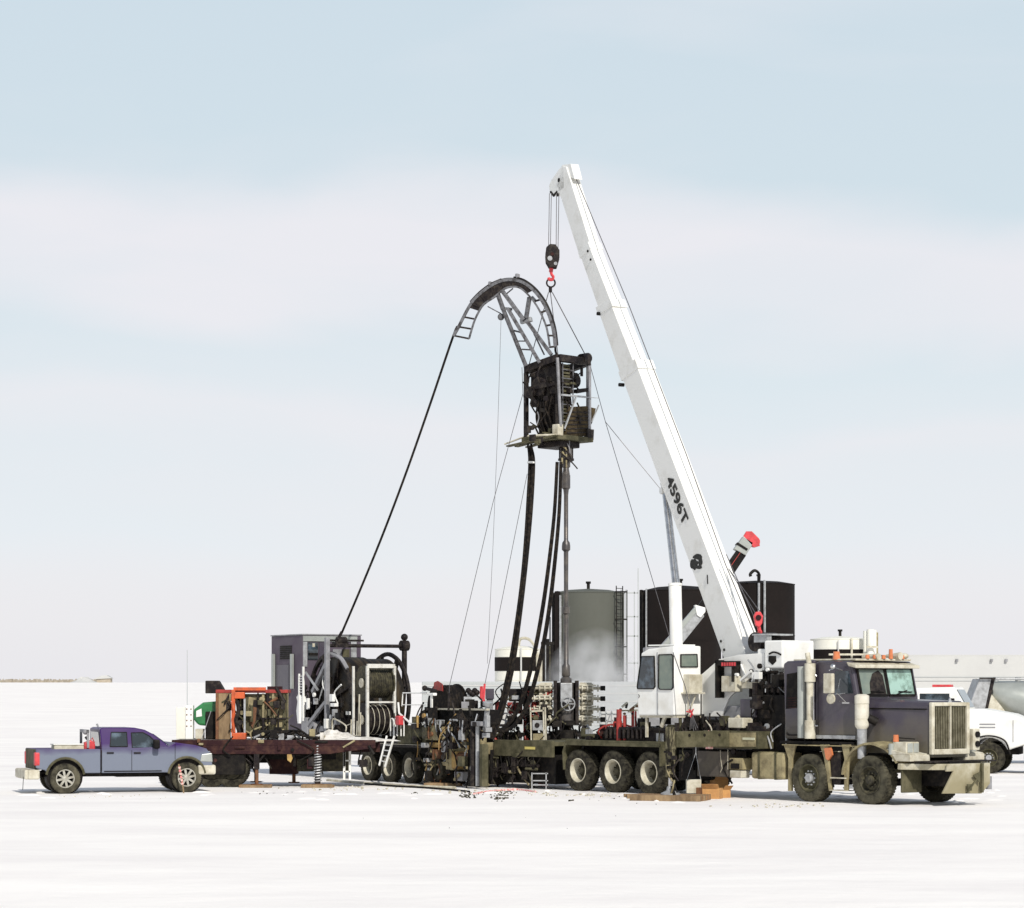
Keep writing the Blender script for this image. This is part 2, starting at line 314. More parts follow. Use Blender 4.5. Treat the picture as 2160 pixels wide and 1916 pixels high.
# ================= crane truck =================
M['gbar'] = mat('grille_slat', (.22, .20, .13), (.10, .09, .05), 5, .4, .65, .6)
M['locker'] = mat('dusty_locker', (.095, .083, .072), (.15, .13, .10), 2.5, .4, .7, .7, bump=.1)
z4 = zz(4.645, 1140, 1400); z5 = zz(4.3175, 1320, 1300); z6 = zz(3.931, 1640, 1300); z7 = zz(5.666, 1640, 1380); z3b = zz(4.12, 1320, 980)
z8 = zz(4.9, 1120, 330); zf = zz(.9463, 0, 0)
T = Frame(1.70, 67.2, .628, -.778)
ct = thing('crane_truck', 'mud splashed purple truck with raised white telescopic crane boom and two front steering axles', 'crane truck', T)
def TP(zq, x, y, v): return T.at(*zq(x, y), v)
# wheels
RW = .545
us = [T.at(1216.4, 1626)[0], T.at(1286.4, 1628)[0], T.at(1366, 1630)[0]]; us = [us[0], (us[0]+us[2])/2, us[2]]
for u in us:
    wheel(ct, (u, .20, RW), RW, .34, 'dish'); w2 = wheel(ct, (u, 2.30, RW), RW, .34, 'dish')
    MB().cyl((u, .4, RW), (u, 2.1, RW), .1).build('axle', M['black'], ct)
u1 = T.at(1705.5, 1643)[0]; u2 = T.at(1834, 1646)[0]
for u, st, tm in ((u1, 'steer', 'rubberd'), (u2, 'steerd', 'rubberd')):
    wheel(ct, (u, .17, .565), .565, .36, st, tm); wheel(ct, (u, 2.33, .565), .565, .36, st, tm)
    MB().cyl((u, .4, .5), (u, 2.1, .5), .09).build('axle', M['black'], ct)
# chassis frame
m = MB(); m.box(-3.45, .75, .80, 11.4, .90, 1.14).box(-3.45, 1.6, .80, 11.4, 1.75, 1.14)
for u in (-3.2, -2, -.7, .7, 2.1, 3.8, 5.4, 7, 8.4, 10.8): m.box(u, .9, .85, u+.12, 1.6, 1.1)
m.build('chassis_frame', M['black'], ct)
# rear overhang beam (near side) seen left of the bogie
z0 = TP(z3, 1000, 1085, 0)[2] if 'z3' in globals() else .78
m = MB(); m.box(-3.5, .0, .86, -1.02, .10, 1.30).box(-3.5, 2.4, .86, -1.02, 2.5, 1.30).box(-3.5, .1, 1.16, -1.02, 2.4, 1.27)
m.build('rear_deck', M['olive'], ct, .01)
MB().box(-2.15, -.012, 1.06, -1.72, -.002, 1.13).build('reflector', mat('yellow_marker', (.62, .52, .16), rough=.4), ct)
m = MB(); 
for k in range(5): m.tube(smoothpts([(-3.2+.35*k, -.0, .86), (-3.1+.35*k, -.03, .66-.03*(k % 3)), (-2.9+.35*k, -.0, .84)]), .014)
m.box(-3.45, .2, .14, -1.1, 1.2, .92); m.build('hydraulic_tank', M['black'], ct, .02)  # box stretched so the gap below the overhang stays dark
# fender over the three rear axles
m = MB(); ue0 = T.at(*z4(250, 750))[0]; ue1 = T.at(*z4(1180, 775))[0]
m.box(ue0, -.02, 1.30, ue1, .62, 1.345).box(ue0, -.02, 1.20, ue1, .0, 1.30)
m.prism([(ue0, -.02, 1.34), (ue0-.14, -.02, 1.02), (ue0-.10, -.02, .55), (ue0-.07, -.02, .55), (ue0-.09, -.02, 1.0), (ue0+.05, -.02, 1.30)], (0, .6, 0))
m.box(ue1-.05, -.02, .72, ue1, .55, 1.32); m.box(ue0, 1.9, 1.30, ue1, 2.52, 1.345)
m.build('rear_fender', M['olive'], ct, .008)
MB().box(ue0, .62, .60, ue1, .70, 1.30).build('inner_panel', M['black'], ct)
# deck machinery above
m = MB(); m.box(ue0+.4, .35, 1.345, ue0+1.5, 2.2, 1.50).box(ue0+1.5, .2, 1.345, ue1+.1, 2.3, 1.62); m.box(ue0+1.5, .10, 1.62, ue1+.2, 2.4, 1.70)
for k in range(9): u = ue0+1.5+k*.17; m.box(u, .06, 1.40, u+.06, .2, 1.66)
m.cyl((ue0+.9, .9, 1.5), (ue0+.9, 1.6, 1.5), .16)
m.build('deck_machinery', M['dark'], ct, .01)
m = MB()
for k in range(3): m.tube(smoothpts([(ue0+1.1+.3*k, .3, 1.4), (ue0+1.2+.3*k, .1, 1.6+.1*k), (ue0+1.5+.3*k, .25, 1.75), (ue0+1.9+.3*k, .5, 1.6)]), .025)
m.cyl((ue0+1.95, .15, 1.35), (ue0+1.95, .15, 2.15), .07); m.cyl((ue0+2.12, .2, 1.35), (ue0+2.12, .2, 2.0), .05)
m.build('red_hoses', M['red'], ct)
# turntable bearing
cu_, cv_ = 4.55, 1.25
m = MB().cyl((cu_, cv_, 1.35), (cu_, cv_, 1.72), 1.05, n=36); m.cyl((cu_, cv_, 1.72), (cu_, cv_, 1.90), .92, n=36)
for k in range(28): a = 2*math.pi*k/28; m.cyl((cu_+.99*math.cos(a), cv_+.99*math.sin(a), 1.72), (cu_+.99*math.cos(a), cv_+.99*math.sin(a), 1.78), .03, n=6)
m.build('turntable', M['black'], ct)
# outrigger box (main mid beam) + side plates
a = TP(z5, 700, 1040, -.05); b = TP(z5, 1210, 1210, -.05)
m = MB(); m.box(a[0], -.05, b[2], b[0], .75, a[2]); m.box(a[0], 1.75, b[2], b[0], 2.55, a[2])
m.build('outrigger_box', M['olive'], ct, .015)
q = [TP(z5, x, y, -.065) for x, y in ((790, 1060), (1180, 1060), (1180, 1190), (900, 1190))]
MB().prism(q, (0, .013, 0)).build('side_plate', M['tan'], ct, label='paler tan gusset plate')
q0 = TP(z5, 1065, 1105, -.075); q1 = TP(z5, 1175, 1128, -.075); MB().box(q0[0], -.085, q1[2], q1[0], -.068, q0[2]).build('reflector', mat('pale_marker', (.62, .62, .45)), ct)
q0 = TP(z5, 668, 1122, -.075); q1 = TP(z5, 735, 1142, -.075); MB().box(q0[0], -.085, q1[2], q1[0], -.068, q0[2]).build('reflector', M['cream'], ct)
m = MB()
for x in range(8):
    p = TP(z5, 450+x*95, 1000, .05); m.box(p[0], .02, 1.38, p[0]+.09, .5, p[2]+.08)
m.box(a[0]+.2, .1, a[2], b[0], 2.4, a[2]+.12); m.build('upper_rail', M['dark'], ct, .006)
# lower boxes
def sidebox(zq, x0, y0, x1, y1, v0, v1, nm, mt, bev=.02, lab=None):
    a = TP(zq, x0, y0, v0); b = TP(zq, x1, y1, v0); return MB().box(a[0], v0, b[2], b[0], v1, a[2]).build(nm, M[mt], ct, bev, lab)
sidebox(z5, 650, 1225, 935, 1468, .08, .7, 'tool_box', 'locker', lab='dusty grey brown locker with a hanging strap')
sidebox(z5, 940, 1290, 1065, 1400, .05, .45, 'step_box', 'tan'); sidebox(z5, 945, 1405, 1050, 1475, .0, .3, 'mud_lump', 'cream')
sidebox(z5, 955, 1340, 1030, 1392, .03, .05, 'vent_panel', 'black', .004)
sidebox(z5, 480, 1215, 640, 1500, .25, .8, 'valve_bank', 'black')
a = TP(z5, 1140, 1235, .05); b = TP(z5, 1440, 1490, .05)
m = MB(); m.box(a[0], .05, b[2], b[0], .70, a[2]); m.build('fuel_tank', M['tan'], ct, .06)
m = MB(); 
for t in (.25, .75): u = a[0]+(b[0]-a[0])*t; m.box(u-.03, .035, b[2]-.01, u+.03, .72, a[2]+.012)
m.build('tank_strap', M['olive'], ct)
m = MB(); a = TP(z5, 865, 1220, .05); m.tube([(a[0], .03, a[2]), (a[0]+.02, .03, .95), (a[0]+.07, .03, .72), (a[0]+.0, .03, .62)], .008); a = TP(z5, 935, 1215, .05); m.tube([(a[0], .03, a[2]), (a[0], .03, .7)], .008); m.build('strap', M['cream'], ct)
# dark mass behind the cab: deck, headache rack, radiator; shadow drawn in as a black block
a = TP(z5, 1185, 680, .5); b = TP(z5, 1425, 1200, .5)
m = MB(); m.box(a[0]-.1, .45, 1.15, b[0]+.35, 2.3, a[2]-.1)
m.build('shaded_housing', M['black'], ct, .03)
m = MB(); 
for v in (.3, .9, 1.5, 2.1): m.box(b[0]+.30, v, 1.3, b[0]+.36, v+.06, a[2]+.25)
for z_ in (a[2]-.3, a[2]+.0, a[2]+.22): m.box(b[0]+.31, .3, z_, b[0]+.35, 2.2, z_+.05)
m.build('headache_rack', M['lgrey'], ct)
a = TP(z5, 1040, 755, .4); b = TP(z5, 1180, 925, .4); MB().box(a[0], .4, b[2], b[0], .55, a[2]).build('battery_cover', M['purple'], ct, .02)
sidebox(z5, 930, 925, 1065, 1020, .0, .35, 'valve_cover', 'cream')
# ---- truck cab ----
A = lambda x, y, v=.2: TP(z6, x, y, v)
slp = [A(45, 395), A(75, 372), A(300, 362), A(312, 1020), A(60, 1020)]
MB().prism(slp, (0, 2.1, 0)).build('sleeper', M['purple'], ct, .05)
p = [A(312, 395), A(330, 372), A(600, 372), A(618, 415), A(662, 668), A(662, 1015), A(312, 1015)]
cabz = [q for q in p]
MB().prism(p, (0, 2.1, 0)).build('cab', M['purple'], ct, .04)
# sleeper dark vent window with louvres
q = [A(75, 480, .19), A(162, 465, .19), A(165, 760, .19), A(68, 770, .19)]
so = MB().prism(q, (0, .03, 0)).build('side_window', M['black'], ct, .01); m = MB()
for k in range(5): y = 680+k*20; a = A(85, y, .18); b = A(158, y-3, .18); m.beam(a, b, .012, .02)
m.build('louvre', M['maroon'], so)
m = MB(); a = A(78, 965, .18); b = A(165, 985, .18); m.tube(smoothpts([a, A(90, 985, .17), b]), .015); m.build('grab_handle', M['black'], ct)
# door with window
q = [A(340, 400, .185), A(600, 400, .185), A(648, 660, .185), A(650, 985, .185), A(340, 985, .185)]
dr = MB().prism(q, (0, .014, 0)).build('door', M['purple'], ct, .004)
q = [A(478, 455, .178), A(590, 455, .178), A(628, 640, .178), A(478, 648, .178)]; MB().prism(q, (0, .006, 0)).build('window', M['glass'], dr)
q = [A(500, 475, .172), A(560, 475, .172), A(560, 500, .172), A(500, 500, .172)]
m = MB(); m.box(A(540, 720, .17)[0], .15, A(0, 712, .17)[2]-.03, A(600, 720, .17)[0], .18, A(0, 712, .17)[2]); m.build('handle', M['chrome'], dr)
m = MB(); a = A(330, 985, .19); b = A(655, 1022, .19); m.box(a[0], .14, b[2], b[0], .3, a[2]); m.build('sill', M['lgrey'], ct, .01)
m = MB(); a = A(45, 1025, .2); b = A(660, 1060, .2); m.box(a[0], .1, b[2]-.02, b[0], 2.4, a[2]-.02); m.build('running_board', M['black'], ct)
# exhaust stack + shield
pe = A(195, 400, .02); pb = A(205, 1010, .02)
m = MB().cyl((pe[0]-.02, .08, pb[2]), (pe[0]-.02, .08, pe[2]-.05), .115, n=20); m.build('exhaust_shield', M['silver'], ct)
m = MB(); u = A(265, 400, .0)[0]
m.cyl((u, .02, A(0, 1010, 0)[2]), (u, .02, A(0, 860, 0)[2]), .13, n=18); m.cyl((u, .02, A(0, 860, 0)[2]), (u, .02, A(0, 545, 0)[2]), .085, n=18); m.cyl((u, .02, A(0, 545, 0)[2]), (u, .02, A(0, 395, 0)[2]), .13, n=18); m.cyl((u-.03, .02, A(0, 395, 0)[2]), (u-.09, .02, A(0, 310, 0)[2]), .06, n=14)
m.build('exhaust_stack', M['cream'], ct)
m = MB(); m.tube(smoothpts([A(325, 500, .08), A(302, 510, .05), A(300, 860, .05), A(312, 905, .06), A(335, 908, .1)]), .016); m.build('grab_rail', M['chrome'], ct)
# mirror
a = A(385, 475, -.25); b = A(458, 640, -.25)
mo = MB().box(a[0], -.28, b[2], b[0], -.18, a[2]).build('mirror', M['cream'], ct, .02)
MB().cyl(A(437, 685, -.24), Vector(A(437, 685, -.24))+V(0, .05, 0), .12, n=20).build('round_mirror', M['cream'], mo)
m = MB(); m.tube([A(430, 450, -.2), A(480, 430, -.0), A(540, 450, .18)], .015); m.tube([A(520, 520, .15), A(495, 640, -.1), A(570, 715, .15), A(510, 705, .0)], .012); m.tube([A(430, 660, -.22), A(560, 640, .18)], .012)
m.ball(A(462, 420, -.05), .07); m.build('mirror_bracket', M['chrome'], mo)
# windshield on the sloping cab front
def front(zq, x, y): return None
pa = Vector(cabz[3]); pb_ = Vector(cabz[4])
def wsp(v, t, off=.012):    # t 0 bottom .. 1 top
    p = pb_.lerp(pa, t); n = V(1, 0, .17).normalized(); return V(p.x, v, p.z)+n*off
for v0, v1, mt in ((.33, 1.22, 'glassg'), (1.28, 2.17, 'glassl')):
    m = MB(); P = [wsp(v0, .04), wsp(v1, .04), wsp(v1, .92), wsp(v0, .92)]; m.prism(P, (.02, 0, .003)); wo_ = m.build('windshield', M[mt], ct)
    m = MB()
    for pp, qq in ((P[0], P[1]), (P[1], P[2]), (P[2], P[3]), (P[3], P[0])): m.beam(pp, qq, .05, .06)
    m.build('window_frame', M['black'], wo_)
    m = MB(); m.tube([wsp(v0+.1, .02, .05), wsp(v0+.6, .20, .06)], .012); m.tube([wsp(v0+.3, .16, .06), wsp(v0+.75, .14, .06)], .014); m.build('wiper', M['black'], wo_)
# steering seat shapes seen through: dark hump on the pane
for v0, mt in ((.62, 'dark'),):
    m = MB(); c = [(v0+.0, .06), (v0+.04, .45), (v0+.18, .75), (v0+.40, .86), (v0+.52, .70), (v0+.55, .06)]
    m.prism([wsp(v, t, .036) for v, t in c], (.004, 0, .001)); m.build('seat_back', M[mt], ct)
# visor
t0 = Vector(cabz[3]); m = MB(); m.prism([(t0.x-.12, .12, t0.z+.10), (t0.x+.20, .12, t0.z+.03), (t0.x+.20, .12, t0.z-.05), (t0.x-.05, .12, t0.z-.0)], (0, 2.20, 0)); m.build('sun_visor', M['cream'], ct, .02)
tz = Vector(cabz[1]).z
m = MB(); m.box(slp[0][0]+.25, .3, tz, cabz[2][0]+.1, 2.2, tz+.05); m.build('roof', M['cream'], ct, .02)
for x_, v_ in ((490, .35),): 
    p = TP(z6, x_, 345, v_); MB().cyl((p[0], v_, tz+.03), (p[0], v_, tz+.22), .09, .075).build('beacon', M['amber'], ct)
for i, v_ in enumerate((.7, .95, 1.25, 1.5, 1.9)):
    MB().cyl((t0.x+.02, v_, tz+.05), (t0.x+.02, v_, tz+(.28 if i == 3 else .14)), .055, .045).build('marker_light', M['amber'], ct)
m = MB(); m.cyl((t0.x-.4, 1.0, tz+.1), (t0.x+.1, 1.0, tz+.1), .05, .08); m.cyl((t0.x-.3, 1.7, tz+.12), (t0.x+.15, 1.7, tz+.12), .04, .09); m.ball((t0.x+.0, 2.0, tz+.12), .1, sz=.7); m.build('air_horn', M['cream'], ct)
# hood: near side at v .50 narrowing to .64 at the grille
hz0 = A(700, 672, .45)[2]; gl = A(1270, 722, .64); gb = A(1280, 1118, .64); ug = gl[0]; u0 = cabz[4][0]-.02
secs = [(u0, .42, 2.08, 1.18, hz0-.02, .2), (u0+.5, .46, 2.04, 1.18, hz0-.05, .2), (ug-.08, .63, 1.87, 1.1, gl[2]+.05, .12), (ug, .66, 1.84, 1.1, gl[2]+.0, .10)]
m = MB(); vs = []
for u, v0, v1, zb, zt, r in secs: vs += [(u, v0, zb), (u, v0, zt-r), (u, v0+r*.3, zt-r*.3), (u, v0+r, zt), (u, v1-r, zt), (u, v1-r*.3, zt-r*.3), (u, v1, zt-r), (u, v1, zb)]
fs = [tuple(range(7, -1, -1)), tuple(24+i for i in range(8))]
for j in range(3):
    for i in range(8): fs.append((j*8+i, j*8+(i+1) % 8, (j+1)*8+(i+1) % 8, (j+1)*8+i))
m.add(vs, fs); m.build('hood', M['purple'], ct, .012)
m = MB(); m.beam((u0, .40, hz0-.26), (ug-.1, .60, gl[2]-.14), .02, .03); m.build('hood_seam', M['black'], ct)
# hood hinge badge panel + side vents
m = MB(); 
for k in range(3): m.beam((u0+.9+k*.02, .445+.03, 1.55-k*.09), (u0+1.5+k*.02, .515+.02, 1.52-k*.09), .02, .02)
m.build('hood_vent', M['black'], ct)
# grille
gt = gl[2]; gbz = gb[2]; m = MB()
m.box(ug-.02, .60, gbz-.09, ug+.08, .70, gt+.02).box(ug-.02, 1.80, gbz-.09, ug+.08, 1.90, gt+.02).box(ug-.02, .70, gt-.07, ug+.08, 1.80, gt+.02).box(ug-.02, .70, gbz-.09, ug+.08, 1.80, gbz+.04)
gr = m.build('grille', M['cream'], ct, .02)
MB().box(ug+.004, .70, gbz+.04, ug+.02, 1.80, gt-.07).build('radiator_screen', M['black'], gr)
m = MB()
for k in range(19):
    v_ = .73+k*.0575
    if abs(v_-1.25) > .03: m.beam((ug+.03, v_, gbz+.05), (ug+.03, v_+.012, gt-.08), .018, .02)
m.build('grille_bar', M['gbar'], gr)
MB().box(ug+.02, 1.235, gbz+.04, ug+.07, 1.265, gt-.07).build('centre_bar', M['cream'], gr)
m = MB(); m.prism([(ug+.02, 1.19, gt+.02), (ug+.02, 1.25, gt+.14), (ug+.02, 1.31, gt+.02)], (.03, 0, 0)); m.box(ug-.0, 1.22, gt+.02, ug+.03, 1.28, gt+.06); m.build('hood_ornament', M['chrome'], gr)
# front fenders (both sides): arch over front wheel plus shelf
for sgn, vc in ((1, -.02), (-1, 2.52)):
    m = MB(); vs = []; fs = []; n = 14; wv = .62*sgn
    for i in range(n+1):
        an = math.radians(175-i*150/n); r_ = .80 if i < 10 else .80+(i-10)*.02
        for r2, dv in ((r_, 0), (r_+.05, 0), (r_+.07, wv*.5), (r_+.09, wv), (r_+.03, wv)):
            vs.append((u2+r2*math.cos(an)*1.04, vc+dv, .60+r2*math.sin(an)*.98))
    for i in range(n):
        for k in range(5): fs.append((i*5+k, i*5+(k+1) % 5, (i+1)*5+(k+1) % 5, (i+1)*5+k) if sgn < 0 else (i*5+(k+1) % 5, i*5+k, (i+1)*5+k, (i+1)*5+(k+1) % 5))
    m.add(vs, fs, True); m.build('fender', M['tan'], ct, label='dusty rounded front fender')
    v0, v1 = (vc, vc+.66) if sgn > 0 else (vc-.66, vc)
    m = MB(); m.box(u2+.72, v0, 1.02, ug-.02, v1, 1.17); m.prism([(u2+.55, v0 if sgn > 0 else v1, 1.30), (u2+.72, v0 if sgn > 0 else v1, 1.17), (ug-.05, v0 if sgn > 0 else v1, 1.17), (ug-.05, v0 if sgn > 0 else v1, 1.19)], (0, .6*sgn, 0)); m.build('fender_apron', M['cream'], ct, .015)
    hx0 = ug-.62; m = MB(); hb = MB().box(hx0, vc+.06*sgn, 1.19, hx0+.42, vc+.50*sgn, 1.46).build('headlight', M['cream'], ct, .02)
    MB().box(hx0+.42, vc+.10*sgn, 1.22, hx0+.432, vc+.27*sgn, 1.43).box(hx0+.42, vc+.30*sgn, 1.22, hx0+.432, vc+.47*sgn, 1.43).build('lens', M['silver'], hb)
    MB().cyl((hx0+.05, vc+.12*sgn, 1.46), (hx0+.05, vc+.12*sgn, 1.62), .07, .06).build('marker_light', M['amber'], hb)
    MB().cyl((hx0-.02, vc+.05*sgn, 1.17), (hx0-.02, vc+.05*sgn, 1.42), .07, n=12).build('marker_post', M['silver'], hb)
# air cleaner canister by the cowl
c = A(695, 650, .10); d = A(695, 890, .10)
m = MB(); m.lathe((c[0], .12, d[2]-.03), (0, 0, 1), [(.10, -.12), (.15, -.05), (.165, 0), (.165, .12), (.155, .13), (.165, .14), (.165, c[2]-d[2]-.2), (.155, c[2]-d[2]-.19), (.17, c[2]-d[2]-.18), (.17, c[2]-d[2]), (.10, c[2]-d[2]+.04), (0, c[2]-d[2]+.04)], 24)
ac = m.build('air_cleaner', mat('dusty_white', (.66, .63, .54), (.50, .46, .36), 4, .4, .7, .45), ct)
MB().cyl((c[0]+.12, .2, 2.0), (c[0]+.26, .35, 1.9), .1).build('intake_pipe', M['black'], ac)
MB().cyl((c[0], .12, 1.05), (c[0], .12, d[2]-.1), .10, .12).build('lower_pipe', M['lgrey'], ac)
# twin-steer fender brackets and steps
for x0, x1 in ((50, 150), (350, 420), (530, 600)):
    m = MB()
    a = A(x0, 1065, .05); b = A(x1, 1065, .05); a2 = A((x0+x1)/2-14 if x0 != 350 else 425, 1450, .05); b2 = A((x0+x1)/2+16 if x0 != 350 else 445, 1450, .05)
    m.prism([a, b, A((x0+x1)/2+18 if x0 != 350 else 420, 1180, .05), b2, a2, A((x0+x1)/2-12 if x0 != 350 else 385, 1180, .05)], (0, .06, 0))
    m.build('fender_bracket', M['tan'], ct, .006)
a = A(40, 1062, .04); b = A(655, 1085, .04); MB().box(a[0], .02, b[2], b[0], .62, a[2]).build('fender_shelf', M['tan'], ct, .01)
m = MB(); a = A(435, 1335, .0); b = A(560, 1350, .0); m.box(a[0], .0, b[2], b[0], .3, a[2]); a = A(430, 1440, .0); b = A(570, 1452, .0); m.box(a[0], .0, b[2], b[0], .3, a[2]); m.build('step', M['cream'], ct, .006)
a = A(440, 1130, .1); b = A(525, 1400, .1); MB().box(a[0], .1, b[2], b[0], .5, a[2]).build('battery_box', M['dark'], ct, .01)
m = MB(); a = A(385, 1095, .01); b = A(450, 1190, .01); m.prism([a, A(440, 1090, .01), A(452, 1150, .01), A(420, 1195, .01), A(400, 1185, .01)], (0, .05, 0)); m.build('corner_lamp', M['amber'], ct)
# front bumper
zt = T.atu(*z6(1590, 1150), ug+.75)[2]; m = MB()
pts = [(ug-.30, -.02), (ug+.35, .30), (ug+.62, .62), (ug+.62, 1.88), (ug+.35, 2.25), (ug-.05, 2.56)]
for (a0, b0), (a1, b1) in zip(pts[:-1], pts[1:]): m.prism([(a0, b0, .97), (a1, b1, .97), (a1-.02, b1+.0, .83), (a0-.02, b0, .83)], (-.10, 0, 0))
bo = m.build('bumper', M['mudwhite'], ct, .01)
m = MB(); m.prism([(ug+.64, .50, .97), (ug+.64, 1.95, .97), (ug+.64, 1.95, .50), (ug+.56, 1.75, .27), (ug+.56, .42, .30), (ug+.6, .75, .80), (ug+.6, .5, .8)], (-.05, 0, 0)); m.build('push_plate', M['mudwhite'], bo, .01)
m = MB(); m.box(ug+.63, 1.60, .3, ug+.70, 1.66, .97).box(ug+.63, 1.15, .35, ug+.66, 1.30, .5); m.prism([(ug+.66, 1.32, .70), (ug+.66, 1.56, .78), (ug+.66, 1.56, .52), (ug+.66, 1.45, .6)], (.02, 0, 0)); m.beam((ug+.67, 1.1, .30), (ug+.67, 1.5, .66), .03, .03); m.build('tow_bracket', M['olive'], bo)
m = MB(); m.cyl((ug+.3, 2.3, .35), (ug+.3, 2.3, .65), .07); m.build('tow_hook', M['grey'], bo)
m = MB(); m.box(ug-.36, .02, .30, ug-.30, .68, .86); m.build('mud_flap', M['olive'], ct, .02, 'mossy textured flap caked with frozen mud')
m = MB(); m.box(ug-.5, .72, .45, ug+.5, 1.78, 1.02); m.build('cross_member', M['black'], ct)
m = MB(); m.box(ug-.2, .1, 1.0, ug+.45, 2.4, 1.03); m.build('front_step', M['dark'], ct)
MB().box(ug+.02, 1.92, 1.25, ug+.16, 2.15, 1.75).build('lamp_stack', M['cream'], ct, .02)
for z_ in (1.62, 1.40): MB().cyl((ug+.15, 2.05, z_), (ug+.20, 2.05, z_), .07).build('spotlight', M['black'], ct)
# ---- crane cab ----
cv0, cv1 = -.12, .80; Cc = lambda x, y: TP(z5, x, y, cv0)
p = [Cc(140, 335), Cc(200, 300), Cc(440, 268), Cc(440, 905), Cc(112, 905), Cc(100, 680)]
MB().prism(p, (0, cv1-cv0, 0)).build('operator_cab', M['white'], ct, .035)
def pane(pts, nm, mt, parent=ct, d=.012, axis='v', fr=.03, frm='black'):
    vec = V(0, -d, 0) if axis == 'v' else V(d, 0, 0)
    o = MB().prism(pts, vec).build(nm, M[mt], parent); m = MB()
    for i in range(len(pts)): m.beam(Vector(pts[i])+vec, Vector(pts[(i+1) % len(pts)])+vec, fr, fr*.8)
    m.build('window_frame', M[frm], o); return o
Cv = lambda x, y: TP(z5, x, y, cv0-.002)
pane([Cv(145, 368), Cv(262, 366), Cv(270, 640), Cv(255, 662), Cv(112, 662), Cv(108, 640)], 'window', 'glass')
pane([Cv(305, 352), Cv(420, 348), Cv(434, 362), Cv(434, 650), Cv(420, 668), Cv(315, 668), Cv(303, 650)], 'window', 'glassg')
m = MB(); m.beam(Cc(288, 330), Cc(292, 900), .03, .03); m.build('door_seam', M['lgrey'], ct)
m = MB(); m.tube([Cc(118, 712), Cc(125, 730), Cc(118, 745)], .012); m.build('door_handle', M['black'], ct)
ucr = p[2][0]
def Ce(x, y, du=.004): return T.atu(*z5(x, y), ucr+du)
e0 = [Ce(498, 350), Ce(645, 348), Ce(650, 462), Ce(498, 462)]; pane(e0, 'window', 'glassg', axis='u')
a = Ce(525, 530); b = Ce(645, 695); m = MB().box(ucr, a[1], b[2], ucr+.22, b[1], a[2]); m.box(ucr, a[1]-.08, b[2]-.04, ucr+.3, b[1]+.02, b[2]); m.build('heater_box', M['cream'], ct, .01)
m = MB(); 
for dx in (0, .25): m.beam((ucr+.2, a[1]+dx, b[2]-.04), (ucr+.1, .25, 2.0), .03, .03)
m.box(p[4][0], cv0+.05, p[4][2]-.05, ucr, cv1, p[4][2]+.0); m.build('cab_base', M['cream'], ct)
for a_, b_, c_ in (((p[4][0]+.2, .0, 1.45), (p[4][0]+.2, .0, 2.0), .07), ((p[4][0]+.75, .0, 1.72), (p[4][0]+.9, .0, 2.0), .09)): MB().beam(a_, b_, .05, c_).build('cab_bracket', M['cream'], ct)
MB().box(p[0][0]+.15, cv0+.1, p[2][2]-.0, ucr-.1, cv1-.1, p[2][2]+.035).build('cab_roof', M['white'], ct, .01)
# ---- turret ----
sp = [(690, 530), (850, 392), (1030, 352), (1260, 335), (1260, 490), (1180, 520), (1030, 650), (940, 745), (870, 915), (690, 915)]
for v_, mt in ((.82, 'boom'), (1.68, 'boom')): MB().prism([TP(z5, x, y, .82)-V(0, .82-v_, 0) for x, y in sp], (0, .07, 0)).build('turret_plate', M[mt], ct, .01)
q0 = TP(z5, 690, 900, .8); q1 = TP(z5, 1230, 640, .8)
MB().box(q0[0], .89, 1.9, q1[0]-.3, 1.68, 2.25).build('turret_base', M['grey'], ct, .02)
m = MB(); a = TP(z5, 852, 400, .7); b = TP(z5, 868, 745, .7); m.box(a[0], .55, b[2], a[0]+.07, .8, a[2]); c2 = TP(z5, 1015, 415, .7); m.box(a[0], .55, c2[2]-.09, c2[0], .82, c2[2]+.02); m.box(c2[0]-.05, .55, c2[2]-.5, c2[0], .8, c2[2]); m.build('guard_frame', M['black'], ct)
a = TP(z5, 868, 415, .54); b = TP(z5, 1008, 460, .54); so = MB().box(a[0], .53, b[2], b[0], .548, a[2]).build('warning_sign', M['dark'], ct)
m = MB(); sw_ = (b[0]-a[0])/6.5
for k in range(6): m.box(a[0]+.03+k*sw_*1.05, .520, b[2]+.02, a[0]+.03+k*sw_*1.05+sw_*.72, .529, a[2]-.02)
m.build('red_mark', M['redb'], so)
a = TP(z5, 868, 545, .6); b = TP(z5, 1000, 690, .6); m = MB().box(a[0], .6, b[2], b[0], .85, a[2]); a = TP(z5, 1050, 600, .7); b = TP(z5, 1190, 660, .7); m.box(a[0], .7, b[2], b[0], 1.2, a[2]); m.build('control_valve', M['cream'], ct, .02)
m = MB(); a = TP(z5, 1060, 510, .6); b = TP(z5, 1420, 700, .6)
for k in range(7): u = a[0]+(b[0]-a[0])*k/6.5; m.cyl((u, .9, b[2]-.1), (u, .9, a[2]), .05, n=8); m.box(u-.05, .8, a[2]-.4, u+.1, 1.5, a[2]-.32)
m.box(a[0], .95, a[2]-.7, b[0], 1.6, a[2]-.5); m.build('hydraulic_bank', M['dark'], ct, .005)
